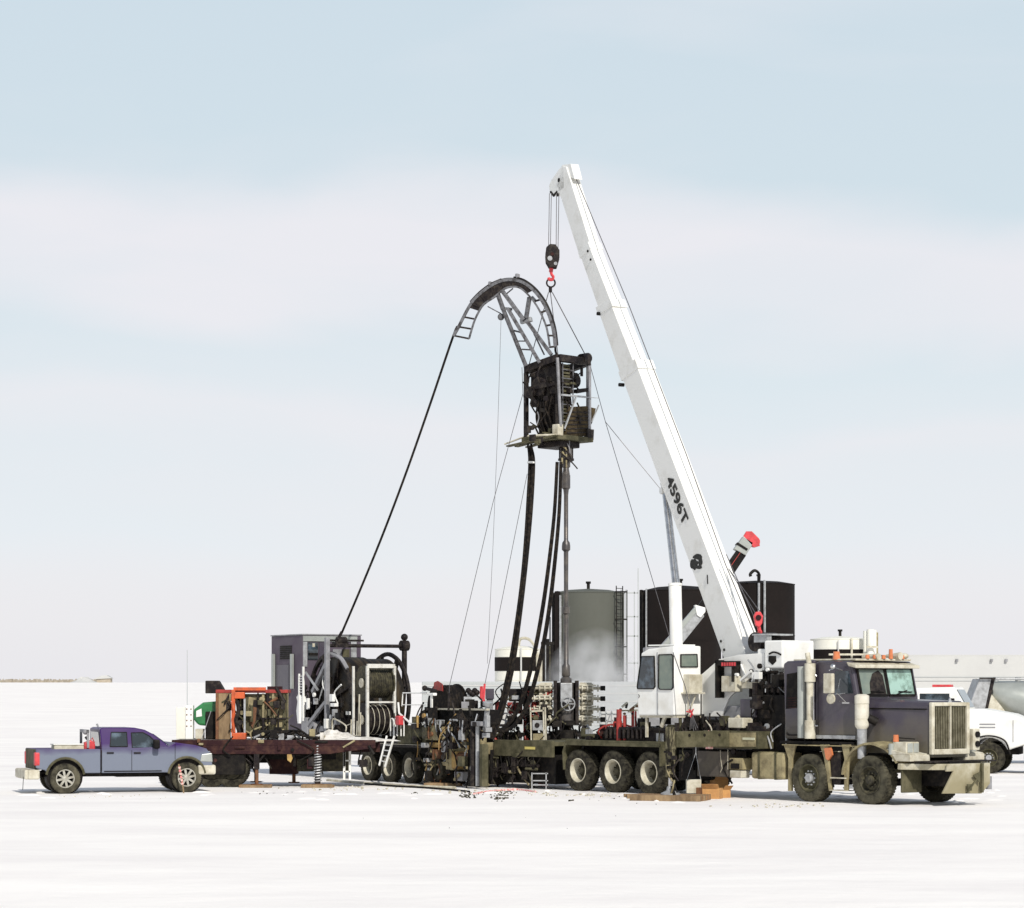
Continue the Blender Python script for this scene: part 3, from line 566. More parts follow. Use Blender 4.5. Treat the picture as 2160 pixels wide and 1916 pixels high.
# winch / counterweight block
a = TP(z5, 1260, 215, .75); b = TP(z5, 1440, 475, .75)
m = MB().box(a[0], .75, b[2], b[0]-.05, 1.85, a[2]-.02); m.box(a[0]-.35, .85, b[2]+.02, a[0], 1.75, a[2]-.22); wb = m.build('winch_housing', M['white'], ct, .04)
lt = [TP(z5, x, y, .735) for x, y in ((1300, 362), (1365, 362), (1368, 410), (1335, 445), (1298, 410))]; MB().prism(lt, (0, .015, 0)).build('shield_opening', M['black'], wb)
m = MB(); m.tube(smoothpts([TP(z5, x, y, .73) for x, y in ((1305, 345), (1340, 328), (1380, 335), (1412, 352))]), .022); m.build('arched_slot', M['black'], wb)
m = MB(); a = TP(z5, 1180, 140, .9); b = TP(z5, 1300, 200, .9); m.box(a[0], .85, b[2]-.1, b[0], 1.0, a[2]-.1); m.box(a[0]-.02, .8, a[2]-.10, b[0]+.05, 1.7, a[2]-.06); m.build('winch_frame', M['lgrey'], wb)
m = MB(); c = TP(z5, 1200, 235, 1.0); m.cyl((c[0], .9, c[2]), (c[0], 1.6, c[2]), .24, n=24); m.build('winch_drum', M['dark'], wb)
# ---- boom: runs up and away over the rear of the truck ----
piv = T.wor((5.55, 1.0, 0)); tipY = 73.4; tip = world(1185, 365, tipY)
Bf = Frame(tip.x, tip.y, piv.x-tip.x, piv.y-tip.y)     # x from tip side back to the pivot, +y to the far side
wB = T.n
def BP(px, py, off=0): return T.loc(Bf.wor(Bf.at(px, py, off)))
nB = T.loc(Bf.wor((0, 1, 0)))-T.loc(Bf.wor((0, 0, 0)))
def bsec(pts, off, wd, nm='boom_section', mt='boom', bev=.012): return MB().prism([BP(x, y, off) for x, y in pts], nB*wd).build(nm, M[mt], ct, bev)
bs = [(1404, 985), (1419, 975)]
b4 = bsec([(1307, 782), (1338, 758), (1568, 1362), (1575, 1392), (1530, 1398), (1478, 1252)], 0, .52)
b3 = bsec([(1259, 647), (1285, 632), (1345, 785), (1312, 800)], .035, .45)
b2 = bsec([(1221, 531), (1240, 512), (1290, 640), (1264, 655)], .07, .38)
b1 = bsec([(1175, 392), (1186, 350), (1194, 352), (1248, 525), (1222, 540)], .10, .32)
# collars and wear pads where the sections meet
for pts, off, wd in (([(1304, 785), (1339, 757), (1346, 776), (1310, 804)], -.015, .55), ([(1256, 649), (1286, 630), (1292, 646), (1261, 665)], .022, .475), ([(1219, 533), (1240, 510), (1245, 524), (1223, 546)], .055, .41)): bsec(pts, off, wd, 'boom_collar', 'white', .008)
for (x, y) in ((1309, 812), (1263, 662)): c = BP(x, y, .0); MB().cyl(Vector(c)-nB*.05, Vector(c)+nB*.1, .05).build('pad_bolt', M['black'], ct)
for x, y in ((1521, 1353), (1528, 1371), (1240, 530), (1246, 548)): c = BP(x, y, -.004 if y > 1000 else .06); MB().cyl(c, Vector(c)-nB*.02, .035, n=10).build('boom_bolt', M['black'], ct)
c0 = BP(1492, 1213, -.006); c1 = BP(1493, 1232, -.006); MB().beam(c0, c1, .03, .02).build('inspection_slot', M['black'], ct)
# lettering down the boom's near side
pA = Vector(BP(1405, 1008, -.014)); pB = Vector(BP(1451, 1104, -.014)); xd = (Vector(BP(1520, 1290, -.006))-Vector(BP(1404, 985, -.006))).normalized()
lettering(ct, '4596T', (pA+pB)/2, xd, Vector(BP(1450, 1050, -.006))-Vector(BP(1420, 1062, -.006)), .47, 'text', bold=.012, wide=1.28)
# black animal-like emblem: ragged shapes
ec = z3b(615, 845); m = MB(); random.seed(3)
def blob(cx, cy, rx, ry, n=14, j=.22):
    return [BP(cx+rx*(1+random.uniform(-j, j))*math.cos(2*math.pi*i/n), cy+ry*(1+random.uniform(-j, j))*math.sin(2*math.pi*i/n), -.004) for i in range(n)]
m.prism(blob(ec[0]-5, ec[1]+5, 8, 12), -nB*.006); m.prism(blob(ec[0]+2, ec[1]-10, 9, 5.5), -nB*.007); m.prism(blob(ec[0]+8, ec[1]+0, 4, 10), -nB*.008); m.prism(blob(ec[0]+5, ec[1]+12, 7, 4, 10), -nB*.009); m.prism(blob(ec[0]+1, ec[1]+3, 3, 3.4, 9), -nB*.010)
m.build('emblem', M['text'], ct)
# boom head with sheaves
m = MB(); 
for x, y, r in ((1166, 402, .15), (1176, 378, .17)): c = Vector(BP(x, y, .12)); m.cyl(c, c+nB*.28, r, n=20)
m.prism([BP(x, y, .1) for x, y in ((1158, 392), (1163, 380), (1180, 356), (1188, 350), (1190, 395), (1172, 412), (1160, 408))], nB*.05)
m.prism([BP(x, y, .38) for x, y in ((1158, 392), (1163, 380), (1180, 356), (1188, 350), (1190, 395), (1172, 412), (1160, 408))], nB*.05)
m.prism([BP(x, y, .14) for x, y in ((1182, 356), (1186, 348), (1204, 346), (1212, 378), (1196, 372))], nB*.25)
m.build('boom_head', M['white'], ct, .006)
m = MB(); c = Vector(BP(1178, 380, .08)); m.cyl(c, c+nB*.02, .06); m.tube(smoothpts([BP(x, y, .24) for x, y in ((1204, 349), (1206, 360), (1203, 368), (1198, 373))]), .035); m.tube([BP(1162, 405, .1), BP(1168, 413, .1), BP(1175, 405, .1), BP(1176, 414, .1)], .04); m.build('sheave_guard', M['black'], ct)
# hoist rope along the boom top to the winch
m = MB(); m.tube([BP(1208, 352, .25), BP(1214, 374, .25), BP(1325, 640, .25), BP(1448, 960, .25), BP(1530, 1190, .25), T.loc(T.wor(TP(z5, 1200, 225, 1.2)))], .013)
m.tube([BP(1532, 1170, .1), TP(z5, 1250, 190, 1.1), TP(z5, 1530, 400, 1.2)], .012); m.build('hoist_rope', M['rope'], ct)
# lift cylinder
m = MB(); c0 = Vector(BP(1427, 1372, -.35)); c1 = Vector(BP(1424, 1236, -.32)); c2_ = Vector(BP(1402, 1036, .15)); m.cyl(c0, c1, .165, n=24); m.cyl(c1, c1+(c1-c0).normalized()*.06, .18, n=24); cy = m.build('lift_cylinder', M['boom'], ct)
MB().cyl(c1, c2_, .075, n=16).cyl(c1+V(.16, 0, .0), c2_+V(.12, 0, 0), .03, n=10).build('piston_rod', M['chrome'], cy)
m = MB(); m.cyl(c2_-nB*.12, c2_+nB*.25, .09); m.prism([BP(x, y, .1) for x, y in ((1392, 1020), (1400, 1012), (1414, 1050), (1403, 1054))], nB*.3); m.build('cylinder_clevis', M['white'], cy)
MB().cyl(c0, c0-V(0, 0, 1.2), .15).build('cylinder_foot', M['white'], cy)
# ---- outriggers: legs down on mats ----
OV = -1.9; OU = T.at(1414, 1600, OV)[0]; oz0, oz1 = T.at(1414, 1577, OV)[2], T.at(1414, 1543, OV)[2]
for v, s in ((OV, 1), (2.5-OV, -1)):
    m = MB(); m.box(OU-.085, v-.085, .55, OU+.085, v+.085, oz1+.10); m.box(OU-.10, v-.10, oz0-.05, OU+.10, v+.10, oz0+.02); o = m.build('outrigger_leg', mat('stained_leg', (.03, .026, .018), (.20, .18, .11), 7, .45, .58, .75, bump=.3, stretch=(1, 1, .35)), ct, .01)
    MB().cyl((OU, v, .16), (OU, v, .7), .05).build('jack_rod', M['chrome'], o)
    MB().lathe((OU, v, .13), (0, 0, 1), [(.24, 0), (.24, .03), (.10, .10), (.08, .2)], 16).build('foot_pad', M['lgrey'], o)
    bo_ = MB().box(OU-.12, v+.09*s, oz0, OU+.13, v+2.2*s, oz1).build('outrigger_beam', M['olive'], o, .01)
    m = MB(); [m.cyl((OU+.125, v+x*s, oz1-.1), (OU+.14, v+x*s, oz1-.1), .04, n=10) for x in (.5, 1.0, 1.5)]; m.build('beam_hole', M['black'], bo_)
rl = T.at(1019, 1600, -.25); RU = rl[0]
m = MB(); m.cyl((RU, -.25, .95), (RU, -.25, 1.55), .10, n=14); o = m.build('outrigger_leg', M['tan'], ct); MB().cyl((RU, -.25, .14), (RU, -.25, 1.0), .085).build('jack_rod', M['boom'], o)
MB().box(RU-.12, -.2, .90, RU+.10, .5, 1.22).build('outrigger_beam', M['tan'], o, .02); MB().cyl((RU, -.25, .05), (RU, -.25, .15), .2, .12).build('foot_pad', M['tan'], o)
MB().cyl((RU+.02, -.2, 1.5), (RU+.12, -.18, 2.25), .08, .07).cyl((RU+.1, -.18, 2.22), (RU+.12, -.18, 2.32), .13, .14).build('upper_pipe', M['lgrey'], o)
# ================= pickup truck =================
z1 = zz(3.785, 0, 1440); z2 = zz(4.088, 400, 1300); z3 = zz(5.11, 840, 1400); zr = zz(6.012, 560, 1320)
M['pkp'] = mat('purple_pickup_paint', (.036, .010, .095), (.05, .022, .10), 1.5, .4, .7, .32, mud=((.165, .185, .235), .98, 1.25))
M['pkg'] = mat('mud_film', (.25, .26, .28), (.34, .33, .22), 2.2, .4, .65, .7, bump=.05)
P = Frame(-11.41, 65.4, .948, .317)
pk = thing('pickup_truck', 'purple crew cab pickup caked with grey road mud, parked at the left edge', 'pickup truck', P)
Q = lambda x, y, v=0: P.at(*z1(x, y), v)
rw = .385; uf = P.at(*z1(1492, 760))[0]
for u in (0, uf):
    wheel(pk, (u, .13, rw), rw, .27, 'alloy', 'rubberd'); wheel(pk, (u, 1.80, rw), rw, .27, 'alloy', 'rubberd')
    MB().cyl((u, .2, rw), (u, 1.7, rw), .06).build('axle', M['black'], pk)
W = 1.93
def arch(u, r, a0=0, a1=180, n=12): return [V(u+r*math.cos(math.radians(a0+(a1-a0)*i/n)), 0, rw+.04+r*math.sin(math.radians(a0+(a1-a0)*i/n))) for i in range(n+1)]
zs = .52; belt = Q(1000, 532)[2]; ubk = Q(812, 600)[0]; unose = Q(1688, 600)[0]; hf = Q(1390, 478)[2]
# cab + front lower body with front wheel arch
pts = [V(ubk, 0, zs), V(ubk, 0, belt), V(Q(1340, 500)[0], 0, belt+.06), V(Q(1400, 480)[0], 0, hf), V(Q(1560, 495)[0], 0, Q(1560, 500)[2]), V(Q(1650, 525)[0], 0, Q(1650, 528)[2]), V(unose, 0, Q(1690, 580)[2]), V(unose+.03, 0, .68), V(unose-.05, 0, .62)]+arch(uf, .47, 8, 172)+[V(uf-.50, 0, zs)]
o = MB().prism(pts, (0, W, 0)).build('body', M['pkp'], pk, .05)
# bed: side walls with arch, tailgate, floor
ub0 = Q(287, 600)[0]; bt = Q(500, 532)[2]
pts = [V(ub0, 0, .66), V(ub0, 0, bt), V(ubk-.03, 0, bt), V(ubk-.03, 0, zs), V(.50, 0, zs)]+arch(0, .47, 8, 172)+[V(-.50, 0, .60)]
for v_ in (0, W-.10): MB().prism([p+V(0, v_, 0) for p in pts], (0, .10, 0)).build('bed_side', M['pkp'], pk, .03)
MB().box(ub0-.02, .10, .62, ub0+.05, W-.10, bt-.005).build('tailgate', M['olive'], pk, .02, 'grimy tailgate')
MB().box(ub0, .1, .62, ubk-.03, W-.1, .68).build('bed_floor', M['black'], pk)
m = MB(); a = Q(455, 488, 1.2); b = Q(675, 520, 1.2)
# greenhouse
zb = belt-.01; k_ = .26
def gv(z): return .03+max(0, z-zb)*k_
gp = [Q(812, 545), Q(806, 372), Q(830, 361), Q(1085, 361), Q(1165, 378), Q(1230, 412), Q(1342, 500), Q(1345, 545)]
gp[0] = V(gp[0][0]+.01, 0, zb); gp[-1] = V(gp[-1][0], 0, zb)
n = len(gp); near = [V(p[0], gv(p[2]), p[2]) for p in gp]; far = [V(p[0], W-gv(p[2]), p[2]) for p in gp]
MB().add(near+far, [tuple(range(n)), tuple(range(2*n-1, n-1, -1))]+[(i, i+n, (i+1) % n+n, (i+1) % n) for i in range(n)]).build('cab_top', M['pkp'], pk, .02)
def gpane(zp, nm, mt):
    a = []; b = []
    for x, y in zp: p = Q(x, y); a.append(V(p[0], gv(p[2])-.008, p[2])); b.append(V(p[0], gv(p[2])+.004, p[2]))
    k = len(a); vs = a+b; o = MB().add(vs, [tuple(range(k))[::-1], tuple(range(k, 2*k))]+[(i, (i+1) % k, (i+1) % k+k, i+k) for i in range(k)]).build(nm, M[mt], pk)
    m = MB()
    for i in range(k): m.beam(a[i], a[(i+1) % k], .022, .02)
    m.build('window_trim', M['black'], o); return o
gpane([(895, 398), (1018, 398), (1020, 512), (880, 512)], 'window', 'glass')
gpane([(1055, 402), (1150, 400), (1200, 428), (1275, 500), (1275, 522), (1058, 522)], 'window', 'glass')
MB().prism([V(gp[1][0]-.012, .35, gp[1][2]-.08), V(gp[1][0]-.012, W-.35, gp[1][2]-.08), V(gp[0][0]-.012, W-.3, zb+.08), V(gp[0][0]-.012, .3, zb+.08)], (.01, 0, 0)).build('rear_window', M['glass'], pk)
w0 = gp[5]; w1 = gp[6]; ws = [V(w0[0]+.01, .25, w0[2]), V(w0[0]+.01, W-.25, w0[2]), V(w1[0]+.02, W-.1, w1[2]), V(w1[0]+.02, .1, w1[2])]
MB().prism(ws, (.01, 0, .01)).build('windshield', M['glass'], pk)
m = MB(); mpz = Q(1255, 495, -.15); mo = MB().box(mpz[0]-.10, -.26, mpz[2]-.11, mpz[0]+.06, -.05, mpz[2]+.13).build('mirror', M['black'], pk, .04)
MB().cyl((mpz[0], -.1, mpz[2]-.08), (mpz[0]+.05, .05, mpz[2]-.1), .03).build('mirror_arm', M['black'], mo)
m = MB(); 
for x in (812, 1052, 1398): a = Q(x, 540 if x < 1300 else 490); m.box(a[0]-.006, -.006, .56 if x != 1398 else .85, a[0]+.006, .01, a[2])
a = Q(830, 748); b = Q(1290, 768); m.box(a[0], -.012, zs+.03, b[0], .0, zs+.055); m.build('door_seam', M['black'], pk)
for x in (880, 1095): a = Q(x, 562); MB().box(a[0]-.09, -.03, a[2]-.018, a[0]+.09, .0, a[2]+.018).build('door_handle', M['black'], pk, .008)
# lights, bumpers
a = Q(238, 560); MB().box(ub0-.03, -.012, Q(0, 668)[2], ub0+.10, .22, Q(0, 560)[2]).build('tail_light', M['redb'], pk, .03)
MB().box(ub0-.03, W-.22, Q(0, 668)[2], ub0+.10, W+.01, Q(0, 560)[2]).build('tail_light', M['redb'], pk, .03)
MB().box(ub0-.28, .05, Q(0, 778)[2], ub0+.02, W-.05, Q(0, 700)[2]).box(ub0-.2, -.01, Q(0, 778)[2], ub0+.10, .2, Q(0, 700)[2]).build('rear_bumper', M['cream'], pk, .04)
MB().box(unose-.35, -.02, Q(0, 752)[2], unose+.12, W+.02, Q(0, 672)[2]).build('front_bumper', M['cream'], pk, .05)
for v_ in (-.012, W-.3): MB().prism([V(unose-.30, v_, Q(0, 645)[2]), V(unose-.26, v_, Q(0, 585)[2]), V(unose+.015, v_, Q(0, 575)[2]), V(unose+.035, v_, Q(0, 650)[2])], (0, .312, 0)).build('headlight', M['silver'], pk, .02)
MB().box(unose+.03, .4, .78, unose+.06, W-.4, 1.05).build('grille', M['chrome'], pk, .02)
for u in (0, uf):
    m = MB(); ar = arch(u, .485, 8, 172); m.tube([p+V(0, .0, 0) for p in ar], .035); m.build('wheel_arch_trim', M['olive'], pk)
    MB().lathe((u, .55, rw+.04), (0, 1, 0), [(.46, -.45), (.46, .0), (0, .0)], 24).build('wheel_well', M['black'], pk)
m = MB().box(-.6, .4, .42, uf+.5, .52, .55).box(-.6, 1.4, .42, uf+.5, 1.52, .55).box(-.55, .4, .42, -.4, 1.5, .5).cyl((-.9, .5, .45), (-.5, .5, .45), .04)
m.box(.5, .15, .44, 1.2, .5, .56).box(1.4, .5, .4, 2.6, 1.4, .58); m.build('underbody', M['black'], pk)
a = Q(738, 405, 1.2); MB().cyl((gp[2][0]+.03, 1.0, gp[2][2]-.02), (gp[2][0]-.02, 1.0, gp[2][2]+.09), .02, .028).build('antenna', M['lgrey'], pk)
m = MB(); m.box(ubk-.32, .35, bt+.02, ubk-.26, .41, gp[1][2]-.02).box(ubk-.32, 1.5, bt+.02, ubk-.26, 1.56, gp[1][2]-.02).box(ubk-.32, .35, gp[1][2]-.1, ubk-.26, 1.56, gp[1][2]-.02); m.ball((ubk-.34, .5, gp[1][2]-.08), .07).build('headache_rack', M['grey'], pk)
m = MB().cyl((ub0-.30, .25, .1), (ub0-.28, .25, .44), .008); m.build('tow_chain', M['black'], pk)
# load in the bed
tb = thing('tool_box', 'cream tool box lying across the bed of the purple pickup', 'tool box', Frame(P.wor(Q(560, 500, .8)).x, P.wor(Q(560, 500, .8)).y, .948, .317))
m = MB(); m.box(-.45, -.25, .68, .40, .25, bt+.09); m.build('body', M['cream'], tb, .02); MB().box(-.47, -.27, bt+.092, .42, .27, bt+.125).build('lid', M['white'], tb, .01)
jc = P.wor(Q(712, 480, .55)); jf = Frame(jc.x, jc.y, .948, .317)
jk = thing('fuel_can', 'red fuel can strapped in the pickup bed behind its cab', 'fuel can', jf)
MB().prism([(-.14, -.12, .68), (.14, -.12, .68), (.14, -.12, bt+.12), (.05, -.12, bt+.22), (-.14, -.12, bt+.16)], (0, .24, 0)).build('body', M['redb'], jk, .03); MB().cyl((.0, 0, bt+.18), (-.1, 0, bt+.30), .03).build('spout', M['black'], jk); MB().tube([(.02, 0, bt+.19), (.08, 0, bt+.28), (.14, 0, bt+.14)], .015).build('handle', M['redb'], jk)
# marker stake before the pickup's front wheel
sf = Frame(world(388, 1672, 65.9).x, 65.9)
st = thing('marker_stake', 'thin survey stake wrapped in pink ribbon leaning before the pickup front wheel', 'stake', sf)
a = sf.atY(377, 1612, 66.0); MB().tube([(0, 0, -.05), V(*a)*.5+V(.015, 0, 0), a], .018).build('stick', M['wood'], st); m = MB(); 
for i in range(6): m.tube([V(*a)*(.3+.11*i), V(*a)*(.36+.11*i)+V(.01, -.02, 0)], .034)
m.build('ribbon', M['pink'], st)
# ================= maroon flatbed trailer =================
FB = Frame(-6.6, 69.6); X = lambda px, v=0: FB.at(px, 1561, v)[0]; Zb = lambda py, v=0: FB.at(540, py, v)[2]
fb = thing('flatbed_trailer', 'maroon steel deck on jack legs, loaded with green tank and panels', 'trailer', FB)
dz = Zb(1561); x0, x1 = X(362), X(792)
m = MB(); m.box(x0, 0, Zb(1573), x1, .08, dz).box(x0, 0, Zb(1591), X(700), .05, Zb(1573)); m.box(x0, 2.4, Zb(1591), x1, 2.48, dz); m.prism([(X(700), 0, Zb(1590)), (X(700), 0, Zb(1573)), (x1, 0, Zb(1573)), (x1, 0, Zb(1578))], (0, .05, 0))
m.build('side_rail', M['maroon'], fb, .01)
MB().box(x0, .08, dz-.08, x1, 2.4, dz-.01).build('deck', M['mdeck'], fb, label='oily plate deck patched with snow')
m = MB()
for k in range(9): u = x0+.2+(x1-x0-.4)*k/8; m.box(u, .06, dz-.26, u+.08, 2.38, dz-.09)
m.box(x0+.1, .7, dz-.55, X(705), .82, dz-.26).box(x0+.1, 1.6, dz-.55, X(705), 1.72, dz-.26); m.build('cross_member', M['black'], fb)
for px in (470, 490):
    for v_ in (.45, 2.1):
        w_ = tyre_mesh(.48, .5, 40).build('wheel', M['rubber'], fb); w_.location = (X(px-22 if px == 470 else px, v_), v_, .48)
        MB().lathe((0, 0, 0), (0, -1, 0), [(.27, .22), (.22, .1), (.1, .12), (0, .12)], 20).build('hub', M['hubdark'], w_)
MB().box(X(430), .05, .35, X(515), .12, dz-.3).build('mud_flap', M['black'], fb, .01); MB().box(X(505), .1, .45, X(517), 2.2, dz-.2).build('mud_flap', M['black'], fb, .01)
def jack(u, v, nm='jack_leg', screw=False, mt='dark'):
    m = MB(); m.box(u-.07, v-.07, .5 if not screw else .1, u+.07, v+.07, dz-.1) if not screw else m.cyl((u, v, .08), (u, v, dz-.1), .075)
    o = m.build(nm, M[mt], fb)
    if screw:
        m = MB(); m.tube([(u+.095*math.cos(t*.9), v+.095*math.sin(t*.9), .12+t*.0105) for t in range(100)], .02); m.build('screw_thread', M['lgrey'], o)
    else: MB().cyl((u, v, .1), (u, v, .5), .05).build('inner_leg', M['brown'], o); m = MB(); m.beam((u+.3, v, dz-.3), (u+.05, v, .7), .05, .05).beam((u-.3, v, dz-.3), (u-.05, v, .7), .05, .05).build('brace', M['black'], o)
    MB().cyl((u, v, .07), (u, v, .10), .16).build('foot_pad', M['brown'], o)
jack(X(539, -.25), -.25+.33); jack(X(670, .1), .1, screw=True); jack(X(620, 1.6), 1.6); jack(X(540, 2.2), 2.2)
m = MB(); p = [(X(605), .02, dz-.28), (X(612), .02, dz-.28), (X(617), .02, dz-.5), (X(613), .02, dz-.62), (X(606), .02, dz-.55)]; m.prism(p, (0, .06, 0)); m.build('hanging_rag', M['ochre'], fb)
MB().box(X(626, 1.2), 1.2, .40, X(735, 1.2), 1.5, dz-.3).build('belly_box', M['hubdark'], fb, .02); MB().box(X(515, 1.9), 1.9, .62, X(570, 1.9), 2.2, dz-.3).build('belly_box', M['black'], fb, .02); MB().box(X(568, 1.4), 1.4, .32, X(628, 1.4), 1.8, dz-.3).build('belly_box', M['maroon'], fb, .02)  # boxes enlarged to keep the space under the deck dark
for px in (726, 738): u = X(px, .5); MB().box(u-.03, .5, .2, u+.03, .56, dz-.2).build('ladder_rail', M['white'], fb)
m = MB(); 
for z_ in (.4, .7): m.box(X(726, .5), .5, z_, X(738, .5), .54, z_+.04)
m.build('ladder_rung', M['white'], fb)
def mound(nm, fr, rx, ry, h, mt, lab, cat='snow heap', z0=0, seed=1, kind=None):
    random.seed(seed); m = MB(); n = 16; R = 5; vs = [(0, 0, h)]; 
    for j in range(1, R+1):
        for i in range(n):
            a = 2*math.pi*i/n; t = j/R; k = 1+random.uniform(-.15, .15)*t; vs.append((rx*t*k*math.cos(a), ry*t*k*math.sin(a), h*(math.cos(t*math.pi)*.5+.5)*(1+random.uniform(-.25, .25))-(.03 if j == R else 0)))
    fs = [(0, 1+i, 1+(i+1) % n) for i in range(n)]
    for j in range(R-1):
        for i in range(n): fs.append((1+j*n+i, 1+(j+1)*n+i, 1+(j+1)*n+(i+1) % n, 1+j*n+(i+1) % n))
    m.add(vs, fs, True); o = m.build(nm, M[mt]); o.location = fr.o+V(0, 0, z0); tag(o, lab, cat, kind=kind); return o
c = FB.wor((X(705, .9), .9, 0)); mound('snow_heap', Frame(c.x, c.y), .9, .7, .26, 'dsnow', 'lumpy dirty snow heap on the right end of the maroon deck', z0=dz-.01, seed=4)
c = FB.wor((X(762, .5), .5, 0)); mound('snow_heap', Frame(c.x, c.y), 1.1, .45, .08, 'dsnow', 'thin crust of snow along the deck edge beside the hose frame', z0=dz-.01, seed=5)
# timber mats
def mats(nm, fr, w_, d_, n, lab, grp=None, h=.08):
    o = thing(nm, lab, 'timber mat', fr, grp); random.seed(int(w_*100+n))
    for i in range(n):
        y = -d_/2+d_*i/n; j = random.uniform(-.04, .04); MB().box(-w_/2+j, y, 0.0, w_/2+j+random.uniform(-.05, .05), y+d_/n*.93, h+random.uniform(-.01, .01)).build('plank', M['mat_' if i % 2 else 'wood'], o, .008)
    return o
c = FB.wor((X(539, .08), .08, 0)); mats('timber_mat', Frame(c.x, c.y), .8, .6, 4, 'small stack of orange brown planks under the bare jack leg', 'timber pads under the jacks')
c = FB.wor((X(670, .1), .1, 0)); mats('timber_mat', Frame(c.x, c.y, 1, .1), .85, .6, 4, 'planks lying under the spiral screw jack', 'timber pads under the jacks')
# ---- load on the flatbed ----
def fthing(nm, lab, cat, px, v, grp=None): c = FB.wor((X(px, v), v, 0)); return thing(nm, lab, cat, Frame(c.x, c.y, oz=dz), grp), (lambda p, y, vv=0: V((p-px)/FPX*c.y, vv, FB.at(540, y, v)[2]-dz))
t, f = fthing('green_tank', 'green fuel tank with a white patch, standing left of the brown board rack', 'tank', 436, 1.2)
m = MB(); pr = [f(408, 1497), f(428, 1482), f(462, 1479), f(465, 1520), f(440, 1532), f(418, 1530), f(408, 1518)]; m.prism(pr, (0, .75, 0)); m.build('shell', M['green'], t, .06)
m = MB(); m.prism([f(414, 1500, -.01), f(425, 1495, -.01), f(426, 1511, -.01), f(414, 1513, -.01)], (0, .012, 0)); m.build('white_patch', M['white'], t)
a = f(412, 1538); b = f(428, 1560); MB().box(a.x, 0, .0, b.x, .4, a.z).build('stand', M['cream'], t, .01); a = f(434, 1505); b = f(462, 1560); MB().box(a.x, -.08, .0, b.x, .5, a.z+.05).build('pump_box', M['black'], t, .02)
m = MB(); m.tube([f(446, 1500, -.1), f(426, 1560, -.1)], .012); m.build('dip_rod', M['lgrey'], t)
a = f(448, 1462); MB().beam(f(458, 1462, .2), f(458, 1490, .2), .06, .1).build('post', M['black'], t); 
a = f(432, 1436); b = f(466, 1463); MB().prism([(a.x, .1, a.z), (b.x-.08, .1, a.z), (b.x+.06, .1, b.z+.12), (b.x+.06, .1, b.z), (a.x, .1, b.z)], (0, .4, 0)).build('black_hood', M['dark'], t, .02)
t, f = fthing('pale_cabinet', 'narrow pale cabinet with rusty bolts left of the green tank', 'cabinet', 399, 1.2)
a = f(391, 1488); b = f(407, 1560); MB().box(a.x, 0, 0, b.x, .3, a.z).build('door', M['white'], t, .01); a2 = f(371, 1492); MB().box(a2.x, .05, 0, a.x, .3, a2.z).build('side_panel', M['tankwhite'], t, .01)
m = MB(); [m.cyl(f(394+9*(i % 2), 1496+12*(i//2), -.01), f(394+9*(i % 2), 1496+12*(i//2), .02), .02, n=8) for i in range(8)]; m.build('hinge', M['brown'], t)
t, f = fthing('panel_rack', 'rack of stained brown and olive boards standing on the maroon deck', 'rack', 540, .9)
def bd(xa, ya, xb, yb, v0, v1, nm, mt, bev=.008): a = f(xa, ya); b = f(xb, yb); return MB().box(a.x, v0, max(b.z, 0), b.x, v1, a.z).build(nm, M[mt], t, bev)
bd(458, 1460, 487, 1560, -.1, -.02, 'board', 'wood'); bd(456, 1455, 608, 1462, -.12, .9, 'top_frame', 'red'); bd(456, 1462, 462, 1560, -.14, -.06, 'post', 'brown')
bd(517, 1464, 560, 1555, -.0, .06, 'board', 'olive'); bd(560, 1460, 608, 1545, .0, .06, 'board', 'tan')
for i, x in enumerate((543, 553, 564, 574, 586, 597, 604)): bd(x, 1462+(i % 3), x+(5 if i % 2 else 3), 1540+(i*7) % 12, -.07, -.01, 'slat', ('dark', 'tan', 'black', 'tan', 'dark', 'olive', 'olive')[i])
bd(545, 1514, 608, 1518, -.1, -.04, 'rail', 'dark'); bd(535, 1540, 632, 1560, -.3, .8, 'base_frame', 'black'); bd(560, 1448, 590, 1456, .5, .9, 'top_plate', 'maroon')
for i, (x, y) in enumerate(((525, 1470), (535, 1476), (528, 1490))): MB().prism([f(x, y, -.012-.014*i), f(x+14, y+3, -.012-.014*i), f(x+9, y+55, -.012-.014*i), f(x-3, y+30, -.012-.014*i)], (0, .010, 0)).build('mud_stain', M[('tan', 'dark', 'brown')[i]], t)
t, f = fthing('lifting_frame', 'bright orange steel frame with a boxy head, standing before the board rack', 'frame', 502, .62)
bd(488, 1455, 496, 1560, 0, .1, 'post', 'orange'); bd(494, 1460, 516, 1474, -.03, .15, 'head_box', 'orange', .015); bd(489, 1546, 519, 1561, -.08, .25, 'base', 'orange', .02); bd(514, 1474, 518, 1546, 0, .06, 'rod', 'lgrey', 0); bd(497, 1474, 514, 1546, .3, .4, 'motor_back', 'dark')
m = MB(); m.tube(smoothpts([f(500, 1478, .02), f(503, 1500, 0), f(498, 1520, .0), f(505, 1545, 0)]), .06); m.cyl(f(507, 1524, -.05), f(507, 1524, .05), .07); m.build('hydraulic_motor', M['dark'], t); bd(492, 1450, 560, 1457, .05, .15, 'cross_beam', 'orange')
m = MB(); m.tube(smoothpts([f(489, 1480, -.02), f(494, 1500, -.04), f(490, 1520, -.03), f(495, 1545, -.02)]), .035); m.build('hose', M['orange'], t)
t, f = fthing('hose_pile', 'low tangle of black hoses and rods lying on the maroon deck', 'hose', 600, .35); random.seed(11)
for k in range(6):
    p = [f(535+k*12, 1557, random.uniform(-.2, .3)), f(560+k*14, 1548+random.uniform(-6, 4), random.uniform(-.2, .3)), f(600+k*10, 1552, random.uniform(-.2, .3)), f(645+k*6, 1557, random.uniform(-.2, .2))]
    MB().tube(smoothpts(p), .035).build('hose', M['hose' if k % 3 else 'lgrey'], t)
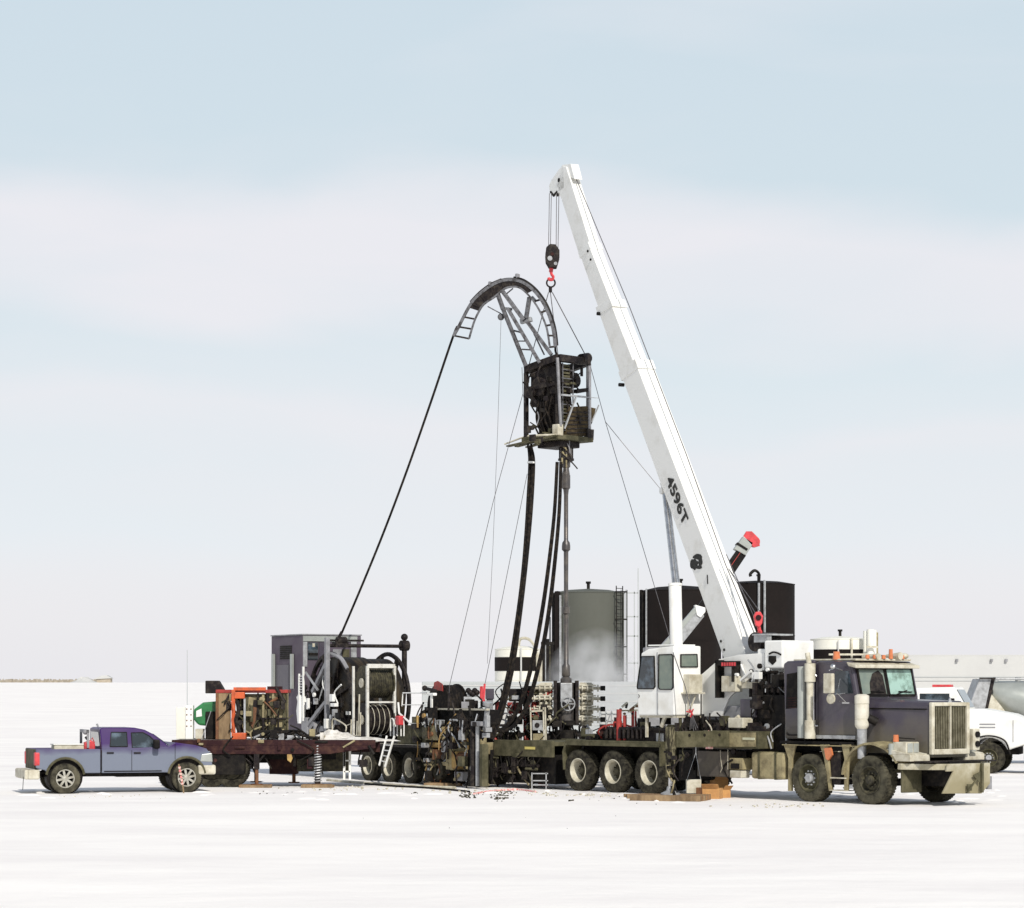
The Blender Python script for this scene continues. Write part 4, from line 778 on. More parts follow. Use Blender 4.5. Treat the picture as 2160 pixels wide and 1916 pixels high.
# ================= coil trailer with reel =================
R = Frame(-4.28, 75.0, .506, -.862)
rt = thing('coil_tubing_trailer', 'long black trailer carrying the grey control box and the big tubing reel', 'trailer', R)
RPt = lambda zq, x, y, v=0: R.at(*zq(x, y), v); Rp = lambda x, y, v=0: R.at(x, y, v)
ur = [Rp(773, 1610)[0], Rp(816, 1610)[0], Rp(861, 1610)[0]]
for u in ur:
    wheel(rt, (u, .17, .45), .45, .3, 'dish'); wheel(rt, (u, 2.33, .45), .45, .3, 'dish'); MB().cyl((u, .3, .45), (u, 2.2, .45), .08).build('axle', M['black'], rt)
dk = 1.12
m = MB(); m.box(-6.4, .0, dk-.10, 4.0, 2.5, dk); m.box(-6.4, .6, dk-.4, 5.6, .75, dk-.1).box(-6.4, 1.75, dk-.4, 4.0, 1.9, dk-.1); m.build('deck', M['dark'], rt, .01)
MB().box(-1, .52, .35, 3.2, .58, dk-.1).build('inner_panel', M['black'], rt)
# control box
zt_ = R.at(638, 1340)[2]; ubx = R.at(638, 1340)[0]; bx0, bx1, vb1 = ubx-2.25, ubx, 2.02
cbx = MB().box(bx0, 0, dk, bx1, vb1, zt_).build('control_cabin', mat('plum_grey_paint', (.085, .066, .090), (.115, .10, .118), 1.2, .4, .7, .5, bump=.03), rt, .02)
MB().box(bx0-.02, -.02, zt_+.002, bx1+.02, vb1+.02, zt_+.04).build('roof_rim', M['grey'], cbx)
a = RPt(zr, 190, 265); b = RPt(zr, 335, 425); m = MB()
for k in range(7): z_ = b[2]+(a[2]-b[2])*k/6.5; m.box(a[0], -.02, z_, b[0], -.004, z_+.05)
m.build('louvre', M['black'], cbx)
a = RPt(zr, 135, 500); b = RPt(zr, 300, 900); MB().box(a[0], -.014, b[2], b[0], -.002, a[2]).build('door', M['purple'], cbx)
for x in (118, 355): a = RPt(zr, x-12, 360); b = RPt(zr, x+12, 800); MB().box(a[0], -.09, b[2], b[0], -.02, a[2]).build('exhaust_pipe', M['silver'], cbx)
E_ = lambda x, y, du=.003: R.atu(*zr(x, y), ubx+du)
def epan(xa, ya, xb, yb, nm, mt, du=.003, th=.03): a = E_(xa, ya); b = E_(xb, yb); return MB().box(ubx+du, a[1], b[2], ubx+du+th, b[1], a[2]).build(nm, M[mt], cbx)
epan(475, 130, 1160, 205, 'header_panel', 'silver'); epan(535, 215, 660, 430, 'dark_window', 'glass'); epan(475, 205, 525, 520, 'corner_panel', 'lgrey'); epan(675, 210, 770, 520, 'door', 'purple'); epan(850, 300, 960, 520, 'mesh_screen', 'grey'); epan(975, 300, 1060, 560, 'mesh_screen', 'olive'); epan(1080, 200, 1150, 600, 'corner_panel', 'lgrey')
epan(590, 225, 620, 270, 'decal', 'cream', .035, .004); epan(545, 345, 650, 380, 'shelf', 'black', .035, .06)
# vertical ladder and white wrapped pipes at the cabin corner
RL = lambda x, y, v=-.15: RPt(zr, x, y, v)
for x, y0_, y1_, w_ in ((428, 610, 880, .05), (480, 520, 1210, .055), (440, 880, 1240, .12), (540, 920, 1060, .08)):
    MB().beam(RL(x, y0_), RL(x, y1_), w_, w_).build('white_post', M['white'], rt)
m = MB(); [m.beam(RL(430, 640+k*34), RL(478, 640+k*34), .02, .02) for k in range(7)]; m.build('ladder_rung', M['white'], rt)
m = MB(); random.seed(5); 
q = [RL(385, 900), RL(410, 885), RL(470, 895), RL(488, 1000), RL(468, 1110), RL(462, 1225), RL(440, 1250), RL(432, 1120), RL(425, 1240), RL(400, 1225), RL(385, 1080), RL(400, 960)]
m.prism(q, (0, .12, 0)); m.build('white_wrap', M['white'], rt, .03, 'white insulating wrap around pipes')
MB().beam(RL(510, 590), RL(665, 820), .05, .05).build('white_brace', M['lgrey'], rt)
# reel
uc, vc0, vc1 = R.at(697, 1478, .30)[0], .30, 2.25; zc = R.at(697, 1478, .30)[2]; RR = 1.46
def ringwheel(v, spk=8, nm='reel_flange'):
    m = MB(); m.lathe((uc, v, zc), (0, 1, 0), [(RR-.10, -.05), (RR, -.05), (RR+.03, 0), (RR, .05), (RR-.10, .05)], 48, True, True); o = m.build(nm, M['dark'], rt)
    for k in range(spk):
        a = 2*math.pi*k/spk+.3; d = V(math.cos(a), 0, math.sin(a)); MB().beam(V(uc, v, zc)+d*.30, V(uc, v, zc)+d*(RR-.06), .07, .14, side=V(-d.z, 0, d.x)).build('spoke', M['dark'], o)
    MB().ring((uc, v, zc), (0, 1, 0), .75, .03, 32).build('inner_ring', M['dark'], o); MB().cyl((uc, v-.12, zc), (uc, v+.12, zc), .32, n=20).build('hub', M['dark'], o)
    return o
ringwheel(vc0); ringwheel(vc1)
prof = []; nw = 40
for i in range(nw):      # wound coil: a row of turns
    t = i/nw; vv = .07+(vc1-vc0-.14)*t; w_ = (vc1-vc0-.14)/nw; lay = 0 if t < .55 else -.045
    prof += [(RR-.14+lay-.018, vv), (RR-.14+lay, vv+w_*.3), (RR-.14+lay, vv+w_*.7)]
prof = [(.4, prof[0][1])]+prof+[(.4, prof[-1][1])]
MB().lathe((uc, vc0, zc), (0, 1, 0), prof, 64).build('wound_tubing', mat('oily_coil', (.014, .011, .009), (.085, .062, .034), 2.0, .45, .66, .5, .3, stretch=(.5, 3, .5), bump=.1), rt)
m = MB()    # reel stand
for v_ in (vc0-.18, vc1+.18): m.beam((uc-1.2, v_, dk), (uc, v_, zc), .08, .16).beam((uc+1.2, v_, dk), (uc, v_, zc), .08, .16).beam((uc-1.3, v_, dk+.08), (uc+1.3, v_, dk+.08), .1, .16)
m.build('reel_stand', M['dark'], rt)
m = MB(); random.seed(9)      # drive gear and plumbing at the near face
for k in range(9): a = random.uniform(.9, 2.2); u = uc-1.0+k*.22; m.tube(smoothpts([(u, vc0-.22, dk), (u+random.uniform(-.1, .1), vc0-.28, dk+a*.5), (u+random.uniform(-.25, .25), vc0-.2, dk+a), (uc+random.uniform(-.3, .3), vc0-.15, zc+random.uniform(-.5, .1))]), .025)
m.build('hydraulic_hose', M['hose'], rt)
m = MB(); m.cyl((uc-.5, vc0-.4, dk+.4), (uc-.5, vc0-.15, dk+.4), .22, n=18); m.cyl((uc+.1, vc0-.35, dk+.3), (uc+.1, vc0-.15, dk+.3), .16, n=18); m.box(uc-1.1, vc0-.45, dk, uc-.7, vc0-.2, dk+.7); m.build('drive_motor', M['grey'], rt, .01)
# level wind gantry
gp0 = R.at(690, 1362, -.1); gq = R.at(853, 1362, 2.55); ug0 = gp0[0]; zg_ = gp0[2]
# posts stand at the same station along the trailer
vfar = (R.atu(853, 1362, ug0))[1]
m = MB(); m.beam((ug0, -.1, dk), (ug0, -.1, R.at(690, 1345, -.1)[2]), .13, .13); m.build('gantry_post', M['grey'], rt, .01)
m = MB(); m.beam((ug0, vfar, 2.6), (ug0, vfar, zg_+.1), .12, .12).beam((ug0, vfar, 2.7), (uc+.4, vfar-.05, dk), .10, .10); m.build('gantry_post', M['dark'], rt)
m = MB(); m.cyl((ug0, -.1, zg_), (ug0, vfar, zg_), .055).cyl((ug0-.02, -.1, zg_+.16), (ug0-.02, vfar*.45, zg_+.16), .03); m.build('level_wind_bar', M['dark'], rt)
m = MB(); m.cyl((ug0, vfar-.12, zg_+.02), (ug0, vfar+.12, zg_+.02), .16, n=16); m.ball((ug0, vfar, zg_+.28), .11); m.build('chain_sprocket', M['dark'], rt)
cw = R.at(712, 1352, .25); m = MB(); m.box(ug0-.12, .12, zg_-.05, ug0+.14, .55, zg_+.12); m.cyl((ug0+.05, .2, zg_+.15), (ug0+.05, .5, zg_+.15), .12); m.tube([(ug0, .2, zg_+.1), (ug0+.1, .35, zg_+.42)], .05); m.build('guide_head', M['dark'], rt)
m = MB(); m.beam((ug0, -.05, 3.6), (uc-.6, -.0, 2.6), .1, .12).beam((ug0-.1, -.1, 2.3), (uc-1.2, -.1, dk+.2), .08, .1); m.tube(smoothpts([(ug0, .02, 3.75), (ug0+.5, .1, 3.62), (ug0+.75, .2, 3.3)]), .06); m.build('level_wind_arm', M['grey'], rt)
# white frame with two hose drums
uw = R.at(775, 1500, -.05)[0]; wz0, wz1 = R.at(775, 1555, -.05)[2], R.at(775, 1405, -.05)[2]; vw1 = R.atu(832, 1480, uw)[1]
m = MB(); 
for v_ in (-.05, vw1): m.beam((uw, v_, wz0 if v_ < 0 else wz0+.3), (uw, v_, wz1), .075, .075)
for z_ in (wz1, wz0+(wz1-wz0)*.49): m.beam((uw, -.05, z_), (uw, vw1, z_), .05 if z_ != wz1 else .09, .05 if z_ != wz1 else .12)
for v_ in (-.05, vw1): m.beam((uw-.9, v_, wz0), (uw-.9, v_, wz1), .06, .06)
m.build('drum_frame', mat('chipped_white', (.66, .65, .60), (.30, .27, .22), 6, .5, .75, .6), rt)
for zc_, rr_, mt, nm in ((wz0+(wz1-wz0)*.76, .52, 'hubdark', 'hose_drum'), (wz0+(wz1-wz0)*.24, .50, 'dark', 'hose_drum')):
    pr = [(.05, -.05), (rr_, -.05), (rr_, .0), (rr_*.8, .0)]
    for k in range(9): pr += [(rr_*.80, .03+k*.075), (rr_*.86, .05+k*.075), (rr_*.80, .08+k*.075)]
    pr += [(rr_*.8, .72), (rr_, .72), (rr_, .77), (.05, .77)]
    o = MB().lathe((uw-.42, .06, zc_), (0, 1, 0), pr, 36).build(nm, M[mt], rt); o2 = MB().cyl((uw-.42, -.05, zc_), (uw-.42, .0, zc_), .14, n=16).build('hub', M['cream'], o)
    if mt == 'dark':
        for k in range(4): MB().ring((uw-.42, .18+.17*k, zc_), (0, 1, 0), rr_*.88, .011, 32, 6).build('strap', M['cream'], o)
# rails, ladder, boxes toward the front end
m = MB()
for x, y0_, y1_ in ((1190, 870, 1400), (1205, 1100, 1400), (1165, 1210, 1400), (1090, 1190, 1390)): m.beam(RPt(zr, x, y0_, -.3), RPt(zr, x-8, y1_, -.3), .035, .035)
m.tube(smoothpts([RPt(zr, x, y, -.35) for x, y in ((848, 1330), (850, 1200), (890, 1190), (1015, 1265), (1018, 1340))]), .022)
m.beam(RPt(zr, 1020, 1270, -.32), RPt(zr, 1095, 1240, -.32), .02, .02).beam(RPt(zr, 1080, 1390, -.3), RPt(zr, 1200, 1395, -.3), .03, .03)
m.build('hand_rail', M['cream'], rt)
lad = thing('ladder', 'white step ladder leaning on the black trailer above its wheels', 'ladder', R)
l0, l1 = R.at(832, 1553, -.12), R.at(812, 1618, -.55); k0, k1 = R.at(816, 1553, -.12), R.at(800, 1615, -.55)
for a, b in ((l0, l1), (k0, k1)): MB().beam(a, b, .04, .05).build('rail', M['white'], lad)
for i in range(5): MB().beam(Vector(l0).lerp(Vector(l1), .12+.18*i), Vector(k0).lerp(Vector(k1), .12+.18*i), .03, .03).build('rung', M['white'], lad)
m = MB(); 
for x in (824, 832, 846): m.tube(smoothpts([R.at(x, 1553, -.05), R.at(x, 1522, -.05), R.at(x+3, 1516, -.05), R.at(x+6, 1522, -.05), R.at(x+6, 1553, -.05)]), .02)
m.tube([R.at(848, 1490, .1), R.at(850, 1462, .1), R.at(900, 1462, .1)], .02); m.tube([R.at(848, 1487, .1), R.at(900, 1487, .1)], .015)
m.build('hand_hoop', M['white'], rt)
def rbox(xa, ya, xb, yb, v0, v1, nm, mt, bev=.015, lab=None):
    a = R.at(xa, ya, v0); b = R.at(xb, yb, v0); return MB().box(a[0], v0, b[2], b[0], v1, a[2]).build(nm, M[mt], rt, bev, lab)
rbox(838, 1530, 868, 1570, -.02, .5, 'locker', 'olive'); rbox(869, 1530, 898, 1570, -.02, .5, 'locker', 'olive'); rbox(770, 1568, 900, 1572, -.04, .0, 'deck_edge', 'cream', 0)
rbox(897, 1533, 925, 1562, -.15, .3, 'battery_box', 'tan', .015, 'pale mossy green box')
m = MB(); m.tube([R.at(x, y, -.05) for x, y in ((840, 1482), (842, 1505), (866, 1526), (906, 1526), (908, 1495))], .03); m.build('white_pipe_frame', M['white'], rt)
rbox(907, 1466, 911, 1526, -.1, -.06, 'white_post', 'white'); rbox(903, 1462, 914, 1468, -.12, .0, 'post_cap', 'white')
m = MB(); c = R.at(896, 1452, .1); m.ball(c, .08); m.tube([c, R.at(920, 1458, .1)], .05); m.build('lamp_arm', M['dark'], rt)
rbox(833, 1510, 842, 1530, -.2, .0, 'fire_extinguisher', 'redb', .03)
# pipe rack: ochre muddy cabinet frame at the trailer nose
rbox(905, 1566, 943, 1578, -.1, .5, 'cabinet_top', 'ochre'); rbox(903, 1578, 909, 1652, -.1, -.02, 'cabinet_post', 'tan'); rbox(940, 1572, 955, 1625, -.1, .4, 'cabinet_post', 'tan'); rbox(908, 1606, 945, 1616, -.12, .3, 'shelf', 'tan'); rbox(911, 1580, 940, 1608, .15, .5, 'cabinet_back', 'black', 0); rbox(906, 1616, 955, 1654, .1, .5, 'tool_bay', 'black', 0); rbox(952, 1585, 962, 1622, -.12, .2, 'bracket', 'ochre'); rbox(958, 1628, 975, 1648, -.1, .2, 'pump_block', 'grey')
for xa, xb, ya, yb in ((913, 926, 1581, 1603), (963, 992, 1588, 1611)):
    a = R.at(xa, ya, -.1); b = R.at(xb, yb, -.1)
    if xb-xa < 20: MB().cyl((a[0]/2+b[0]/2, -.02, b[2]), (a[0]/2+b[0]/2, -.02, a[2]), (b[0]-a[0])/2, n=20).build('filter_canister', M['brown'], rt)
    else: MB().cyl((a[0], .0, (a[2]+b[2])/2), (b[0], .0, (a[2]+b[2])/2), (a[2]-b[2])/2, n=24).build('filter_canister', M['brown'], rt)
c = R.at(925, 1640, -.1); o = tyre_mesh(.30, .2, 30).build('spare_wheel', M['rubber'], rt); o.location = (c[0], -.05, .45)
rbox(920, 1496, 1024, 1530, .45, .9, 'long_beam', 'black', .02, 'long dark beam carried at deck height'); rbox(918, 1494, 1026, 1499, .40, .5, 'beam_flange', 'cream', 0); rbox(930, 1530, 1000, 1575, .5, .9, 'machine_block', 'black')
# hydraulic lifting cylinders at the nose
for x, mt in ((998, 'dark'), (1007, 'lgrey')):
    MB().cyl(R.at(x, 1658, -.3), R.at(x, 1522, -.3), .075 if mt == 'dark' else .05).build('lift_cylinder', M[mt], rt)
rbox(993, 1522, 1014, 1532, -.4, -.2, 'cylinder_head', 'grey', .02); rbox(986, 1570, 996, 1660, -.15, .1, 'nose_leg', 'black', .02); rbox(1011, 1570, 1017, 1660, -.4, -.2, 'nose_leg', 'olive', .02)
# black hose reel, standing on the trailer
c = R.at(928, 1492, .5); m = MB()
pr = [(.05, 0), (.66, 0), (.66, .04), (.60, .05)]+[(.60+.03*(k % 2), .06+.05*k) for k in range(10)]+[(.60, .56), (.66, .57), (.66, .61), (.05, .61)]
hr = MB().lathe((c[0], .45, c[2]), (0, 1, 0), pr, 36).build('hose_reel', M['hose'], rt); MB().prism([(c[0]-.25, .42, c[2]+.5), (c[0]+.3, .42, c[2]+.45), (c[0]+.28, .42, c[2]+.65), (c[0], .42, c[2]+.74), (c[0]-.2, .42, c[2]+.70)], (0, .02, 0)).build('red_guard', M['red'], hr)
for v_ in (.4, 1.3): MB().beam((c[0]-.5, v_, dk), (c[0], v_, c[2]), .08, .1).build('reel_leg', M['dark'], hr)
MB().box(c[0]-.5, .4, dk, c[0]+.6, 1.3, dk+.3).build('reel_base', M['olive'], hr)
random.seed(2)
for k in range(9):
    p = [R.at(922+k*7, 1520+random.uniform(0, 10), -.1), R.at(916+k*8+random.uniform(-8, 8), 1540, -.2), R.at(935+k*6+random.uniform(-8, 8), 1560, -.15), R.at(950+k*5, 1578, -.1)]
    MB().tube(smoothpts(p), .025).build('loose_hose', M[('hose', 'lgrey', 'hose')[k % 3]], rt)
# ================= injector head hanging at the well =================
zi = zz(5.037, 1020, 700); zg = zz(4.317, 920, 560)
YW = 73.4
o_ = world(1177, 900, 72.7); I = Frame(o_.x, o_.y, .707, .707)
ij = thing('injector_head', 'dark oily steel injector cage hanging from the crane, with an arched grey gooseneck on top', 'injector', I)
S = 1.27; zt = I.at(1177, 755)[2]; zb = I.at(1177, 918)[2]
def IZ(x, y, z): return V(x, y, z-.22*y/S-.05*x/S*0)
m = MB()
C4 = [(0, 0), (S, 0), (S, S), (0, S)]
for k in range(4):
    (xa, ya), (xb, yb) = C4[k], C4[(k+1) % 4]
    m.beam(IZ(xa, ya, zt), IZ(xb, yb, zt), .20, .20)
m.build('top_frame', M['dark'], ij, .012)
for k, (x, y) in enumerate(C4): MB().beam(IZ(x, y, zt-.1), V(x, y, zb-(.0 if k else .05)), .11, .11).build('corner_post', M['dark' if k != 1 else 'grey'], ij, .01)
MB().cyl(V(S*.75, 0, zt+.05), V(S*1.02, .05, zt+.12), .15, n=14).build('top_lug', M['dark'], ij)
m = MB(); zm = I.atu(*zi(510, 610), 0)[2]
m.beam((0, S, zm), (0, 0, zm+.1), .1, .12).beam((0, S, zm-.1), (0, S*.45, zm-.55), .09, .1).beam((S, 0, zm), (S*.6, 0, zm-.1), .08, .1).beam((S, S, zm), (0, S, zm), .1, .1).beam((S, 0, zm), (S, S, zm), .1, .1)
m.build('cross_brace', M['dark'], ij)
m = MB(); m.box(.10, .28, zt-1.3, .8, S-.08, zt-.12); m.box(.05, .1, zt-1.0, .3, .4, zt-.2); m.cyl((.0, .8, zt-.75), (.4, .8, zt-.75), .28, n=20).cyl((.0, 1.05, zt-.9), (-.14, 1.05, zt-.9), .17, n=16); m.box(.15, .25, zb+.1, .7, S-.35, zt-1.1); m.build('drive_case', M['dark'], ij, .02)
m = MB(); random.seed(8)
for k in range(16):
    x = random.uniform(-.02, .15); y = random.uniform(.25, .85); m.tube(smoothpts([(x+.1, y, zt-.9), (x-.08, y+random.uniform(-.1, .1), zt-1.25), (x-.02, y+random.uniform(-.15, .1), zt-1.7), (x+.1, y-.05, zb+.1)]), .028)
m.build('hydraulic_hose', M['hose'], ij)
# chain column in front (right-hand face)
a = I.at(*zi(835, 330), .02); b = I.at(*zi(945, 1080), .02); m = MB(); m.box(a[0], .10, b[2], a[0]+.06, .35, a[2]).box(b[0]-.06, .10, b[2], b[0], .35, a[2]).box(a[0], .3, b[2], b[0], .36, a[2]); o = m.build('chain_case', M['dark'], ij)
m = MB(); nn = 19
for k in range(nn): z_ = b[2]+(a[2]-b[2])*(k+.5)/nn; m.box(a[0]+.07, .06, z_-.035, b[0]-.07, .16, z_+.03)
m.build('gripper_chain', M['olive'], o)
m = MB(); 
for k in range(8): z_ = b[2]+(a[2]-b[2])*(k+.2)/8; m.box(a[0]-.02, .0, z_, b[0]+.02, .03, z_+.025)
m.beam((a[0], .0, b[2]), (a[0], .0, a[2]), .025, .025).beam((b[0], .0, b[2]), (b[0], .0, a[2]), .025, .025); m.build('rung_cage', M['neck'], o)
MB().tube([I.at(*zi(785, 275), -.12), I.at(*zi(820, 1000), -.12)], .045).build('front_pipe', M['grey'], ij)
a = I.at(*zi(1000, 430), .3); m = MB(); m.box(.72, .3, a[2]-.45, 1.15, .8, a[2]-.02); m.cyl((1.0, .25, a[2]-.25), (1.0, .9, a[2]-.25), .22, n=16); m.build('traction_motor', M['dark'], ij, .02)
# lower right crate
q = [(880, 790), (1030, 745), (1195, 815), (1150, 1000), (1160, 1130), (870, 1120)]
MB().prism([I.at(*zi(x, y), -.02) for x, y in ((905, 800), (1085, 790), (1195, 815), (1160, 960), (1085, 1110), (870, 1120))], (0, .55, 0)).build('motor_crate', mat('oily_brown', (.030, .022, .012), (.085, .062, .03), 5, .4, .65, .6, bump=.4), ij, .01)
m = MB()
for k in range(6): m.beam(I.at(*zi(895-k*2, 850+k*45), -.035), I.at(*zi(1150-k*6, 860+k*42), -.035), .02, .03)
m.build('crate_slat', M['dark'], ij)
MB().box(.72, .1, zt-2.0, 1.05, .6, zt-1.6).build('filter_box', M['brown'], ij, .01)
m = MB(); m.beam(I.at(*zi(980, 700), -.12), I.at(*zi(860, 1030), -.12), .04, .04).beam(I.at(*zi(820, 670), -.12), I.at(*zi(1090, 695), -.12), .05, .05).beam(I.at(*zi(1000, 690), -.1), I.at(*zi(1220, 705), -.1), .02, .02).beam(I.at(*zi(1225, 780), -.1), I.at(*zi(1150, 960), -.1), .03, .03); m.build('white_rail', M['lgrey'], ij)
# base plate & fold out platform
MB().prism([V(-.1, -.1, zb-.12), V(S+.1, -.1, zb-.12), V(S+.1, S+.1, zb-.12), V(-.1, S+.1, zb-.12)], (0, 0, .14)).build('base_frame', M['olive'], ij, .02)
MB().prism([V(S*.15, .1, zb-.3), V(S*.8, .1, zb-.3), V(S*.8, S*.8, zb-.3), V(S*.15, S*.8, zb-.3)], (0, 0, .18)).build('base_block', M['dark'], ij, .03)
MB().prism([V(S+.1, -.1, zb-.05), V(S+.12, -.1, zb+.25), V(S-.15, -.1, zb+.25), V(S-.15, -.1, zb-.05)], (0, .15, 0)).build('corner_shoe', M['dark'], ij)
m = MB(); pls = [((-.1, .1), (-.12, S+.62)), ((.15, .2), (.1, S+.5)), ((.4, .3), (.5, S+.45)), ((-.1, -.05), (-.5, .9)), ((-.05, .35), (-.4, 1.2))]
for (x0_, y0_), (x1_, y1_) in pls: m.beam((x0_, y0_, zb-.02), (x1_, y1_, zb-.20), .16, .04)
m.build('platform_board', M['olive'], ij)
m = MB(); m.tube([V(.0, .05, zb+.05), V(0, S+.05, zb+.05), V(-.2, S+.68, zb-.14)], .025).tube([V(-.1, -.05, zb+.0), V(-.6, .6, zb-.02)], .03); m.build('platform_rail', M['cream'], ij)
MB().box(-.12, -.12, zb-.02, .1, .12, zb+.3).build('corner_block', M['cream'], ij, .02)
# gooseneck
G = Frame(world(1178, 700, 73.0).x, 73.0, .95, -.31)
def gp_(x, y, v): return I.loc(G.wor(G.at(*zg(x, y), v)))
outer = [(1085, 740), (1075, 640), (1055, 540), (1010, 410), (955, 310), (880, 220), (790, 155), (700, 132), (600, 140), (500, 185), (400, 260), (320, 345), (250, 470), (205, 560), (160, 640)]
inner = [(1035, 745), (1020, 640), (1000, 550), (950, 430), (890, 330), (820, 250), (760, 205), (700, 195), (620, 215), (530, 290), (460, 335), (410, 385), (355, 490), (325, 580), (300, 668)]
for v_ in (-.16, .16):
    m = MB(); o_s = smoothpts([gp_(x, y, v_) for x, y in outer], 3); i_s = smoothpts([gp_(x, y, v_) for x, y in inner], 3); k = len(o_s); nv = I.loc(G.wor((0, 1, 0)))-I.loc(G.o)
    gn = I.loc(G.wor((0, 1, 0)))-I.loc(G.wor((0, 0, 0))); m1 = MB()
    for sset, th in ((o_s, .085), (i_s, .05)):
        for a, b in zip(sset[:-1], sset[1:]): m1.beam(a, a.lerp(b, 1.06), .045, th, side=gn)
    o = m1.build('arch_rail', M['neck'], ij)
    if v_ < 0:
        m = MB(); 
        for a, b, c_, d_ in zip(o_s[15:34], o_s[16:35], i_s[15:34], i_s[16:35]): m.add([a, b, d_, c_, Vector(a)+gn*.02, Vector(b)+gn*.02, Vector(d_)+gn*.02, Vector(c_)+gn*.02], [(0, 1, 2, 3), (7, 6, 5, 4), (0, 4, 5, 1), (2, 6, 7, 3)])
        m.build('web_plate', M['dark'], o)
        m = MB()
        for a, c_ in list(zip(o_s, i_s))[::3]: m.beam(a, c_, .04, .05, side=gn)
        m.build('rung', M['dark'], o)
m = MB()
for x, y in outer[::2]: m.cyl(gp_(x, y, -.16), gp_(x, y, .16), .035, n=8)
for x, y in inner[::3]: m.cyl(gp_(x, y, -.16), gp_(x, y, .16), .03, n=8)
m.build('cross_roller', M['neck'], ij)
MB().tube(smoothpts([gp_(x+6, y-10, 0) for x, y in outer[0:8]], 4), .075).build('guide_cover', M['black'], ij)
MB().tube(smoothpts([gp_(x-4, y-8, 0) for x, y in outer[8:12]], 4), .05).build('guide_cover', M['dark'], ij)
def strut(a, b, w_=.09, v=0, nm='strut', mt='neck'): MB().beam(gp_(*a, v), gp_(*b, v), w_, w_*.8).build(nm, M[mt], ij, .006)
for v in (-.13, .13):
    strut((600, 230), (800, 500), .13, v); strut((850, 290), (820, 480), .11, v); strut((820, 500), (1050, 815), .12, v); strut((560, 260), (610, 400), .11, v); strut((610, 400), (818, 918), .10, v); strut((650, 390), (945, 890), .11, v)
strut((700, 210), (640, 260), .04); strut((590, 390), (690, 400), .09, 0, 'cross_tie', 'lgrey'); strut((870, 290), (905, 330), .12, 0, 'gusset', 'lgrey'); strut((770, 515), (870, 490), .16, 0, 'gusset', 'lgrey'); strut((890, 620), (985, 815), .05); strut((470, 375), (590, 440), .04); strut((780, 765), (870, 770), .05); strut((690, 590), (770, 610), .06); strut((720, 690), (810, 690), .04)
for x, y, h in ((490, 165, .14), (735, 112, .2), (575, 140, .08), (430, 225, .12)): p = gp_(x, y+30, 0); MB().beam(Vector(p)-V(0, 0, .05), Vector(p)+V(.03, 0, h), .08, .12).build('roller_bracket', M['grey'], ij); p = gp_(590, 470, 0); MB().ball(p, .10).build('rope_pulley', M['grey'], ij)
# coiled tubing: from reel over the gooseneck into the injector
W0 = Frame(0, 0)
def gw(x, y): return G.wor(G.at(*zg(x, y), 0))
cwd = R.wor((ug0+.1, .35, zg_+.40)); tip_g = gw(150, 655)
span = [cwd.lerp(tip_g, t)-V(0, 0, .35*math.sin(math.pi*t)) for t in (0, .2, .4, .6, .8)]
path = span+[gw(x, y-8) for x, y in outer[::-1]]+[gw(1092, 800), I.wor((.55, .35, zt-.2))]
tag(MB().tube(smoothpts(path, 5), .034, 8).build('coiled_tubing', M['hose']), 'long black steel tube rising from the reel over the arched gooseneck', 'tubing')
# ================= hook block on its ropes =================
H = Frame(world(1164, 540, YW-.1).x, YW-.1)
hk = thing('hook_block', 'dark multi sheave hook block with a red hook hanging from the boom tip', 'hook block', H)
h = lambda x, y, v=0: H.at(x, y, v)
q = [h(1150, 540), h(1152, 524), h(1160, 517), h(1172, 518), h(1180, 530), h(1180, 546), h(1174, 566), h(1158, 566), h(1151, 554)]
MB().prism([p+V(0, -.2, 0) for p in q], (0, .07, 0)).prism([p+V(0, .13, 0) for p in q], (0, .07, 0)).build('side_plate', M['dark'], hk, .02)
m = MB(); 
for v in (-.1, -.02, .06): m.cyl(h(1165, 536, v), h(1165, 536, v)+V(0, .05, 0), .2, n=24)
m.cyl(h(1165, 536, -.24), h(1165, 536, .24), .05); m.build('sheave', M['maroon'], hk)
m = MB(); m.cyl(h(1160, 545, -.24), h(1160, 545, -.2), .07).cyl(h(1172, 556, -.23), h(1172, 556, -.2), .05); m.build('bolt', M['lgrey'], hk)
m = MB(); m.cyl(h(1163, 566), h(1162, 574), .06); m.tube(smoothpts([h(1162, 574), h(1164, 580), h(1167, 584), h(1165, 590), h(1159, 590), h(1157, 586)]), .045); m.build('hook', M['redb'], hk)
for (xa, xb) in ((1159, 1156), (1163, 1160), (1174, 1172), (1179, 1176)): MB().tube([h(xa, 408), h(xb+(1 if xb > 1165 else 1), 528)], .011).build('hoist_rope', M['rope'], hk)
sl = thing('sling_set', 'ring, shackle and three wire slings between red hook and injector cage', 'sling', H)
m = MB(); c = h(1162, 597); m.lathe(c, (0, 1, 0), [(.12+.025*math.cos(a*math.pi/4), .025*math.sin(a*math.pi/4)) for a in range(8)], 24, True, True); m.build('ring', M['dark'], sl); MB().cyl(h(1161, 607), h(1161, 617), .05).build('shackle', M['dark'], sl)
cn = [H.loc(I.wor(IZ(*p, zt+.1))) for p in ((0, .05), (.1, S), (S, .05))]
for a, p in ((h(1157, 617), cn[1]), (h(1161, 617), H.loc(I.wor((.05, .05, zt+.1)))), (h(1165, 617), cn[2])): MB().tube([a, p], .014).build('wire_sling', M['rope'], sl)
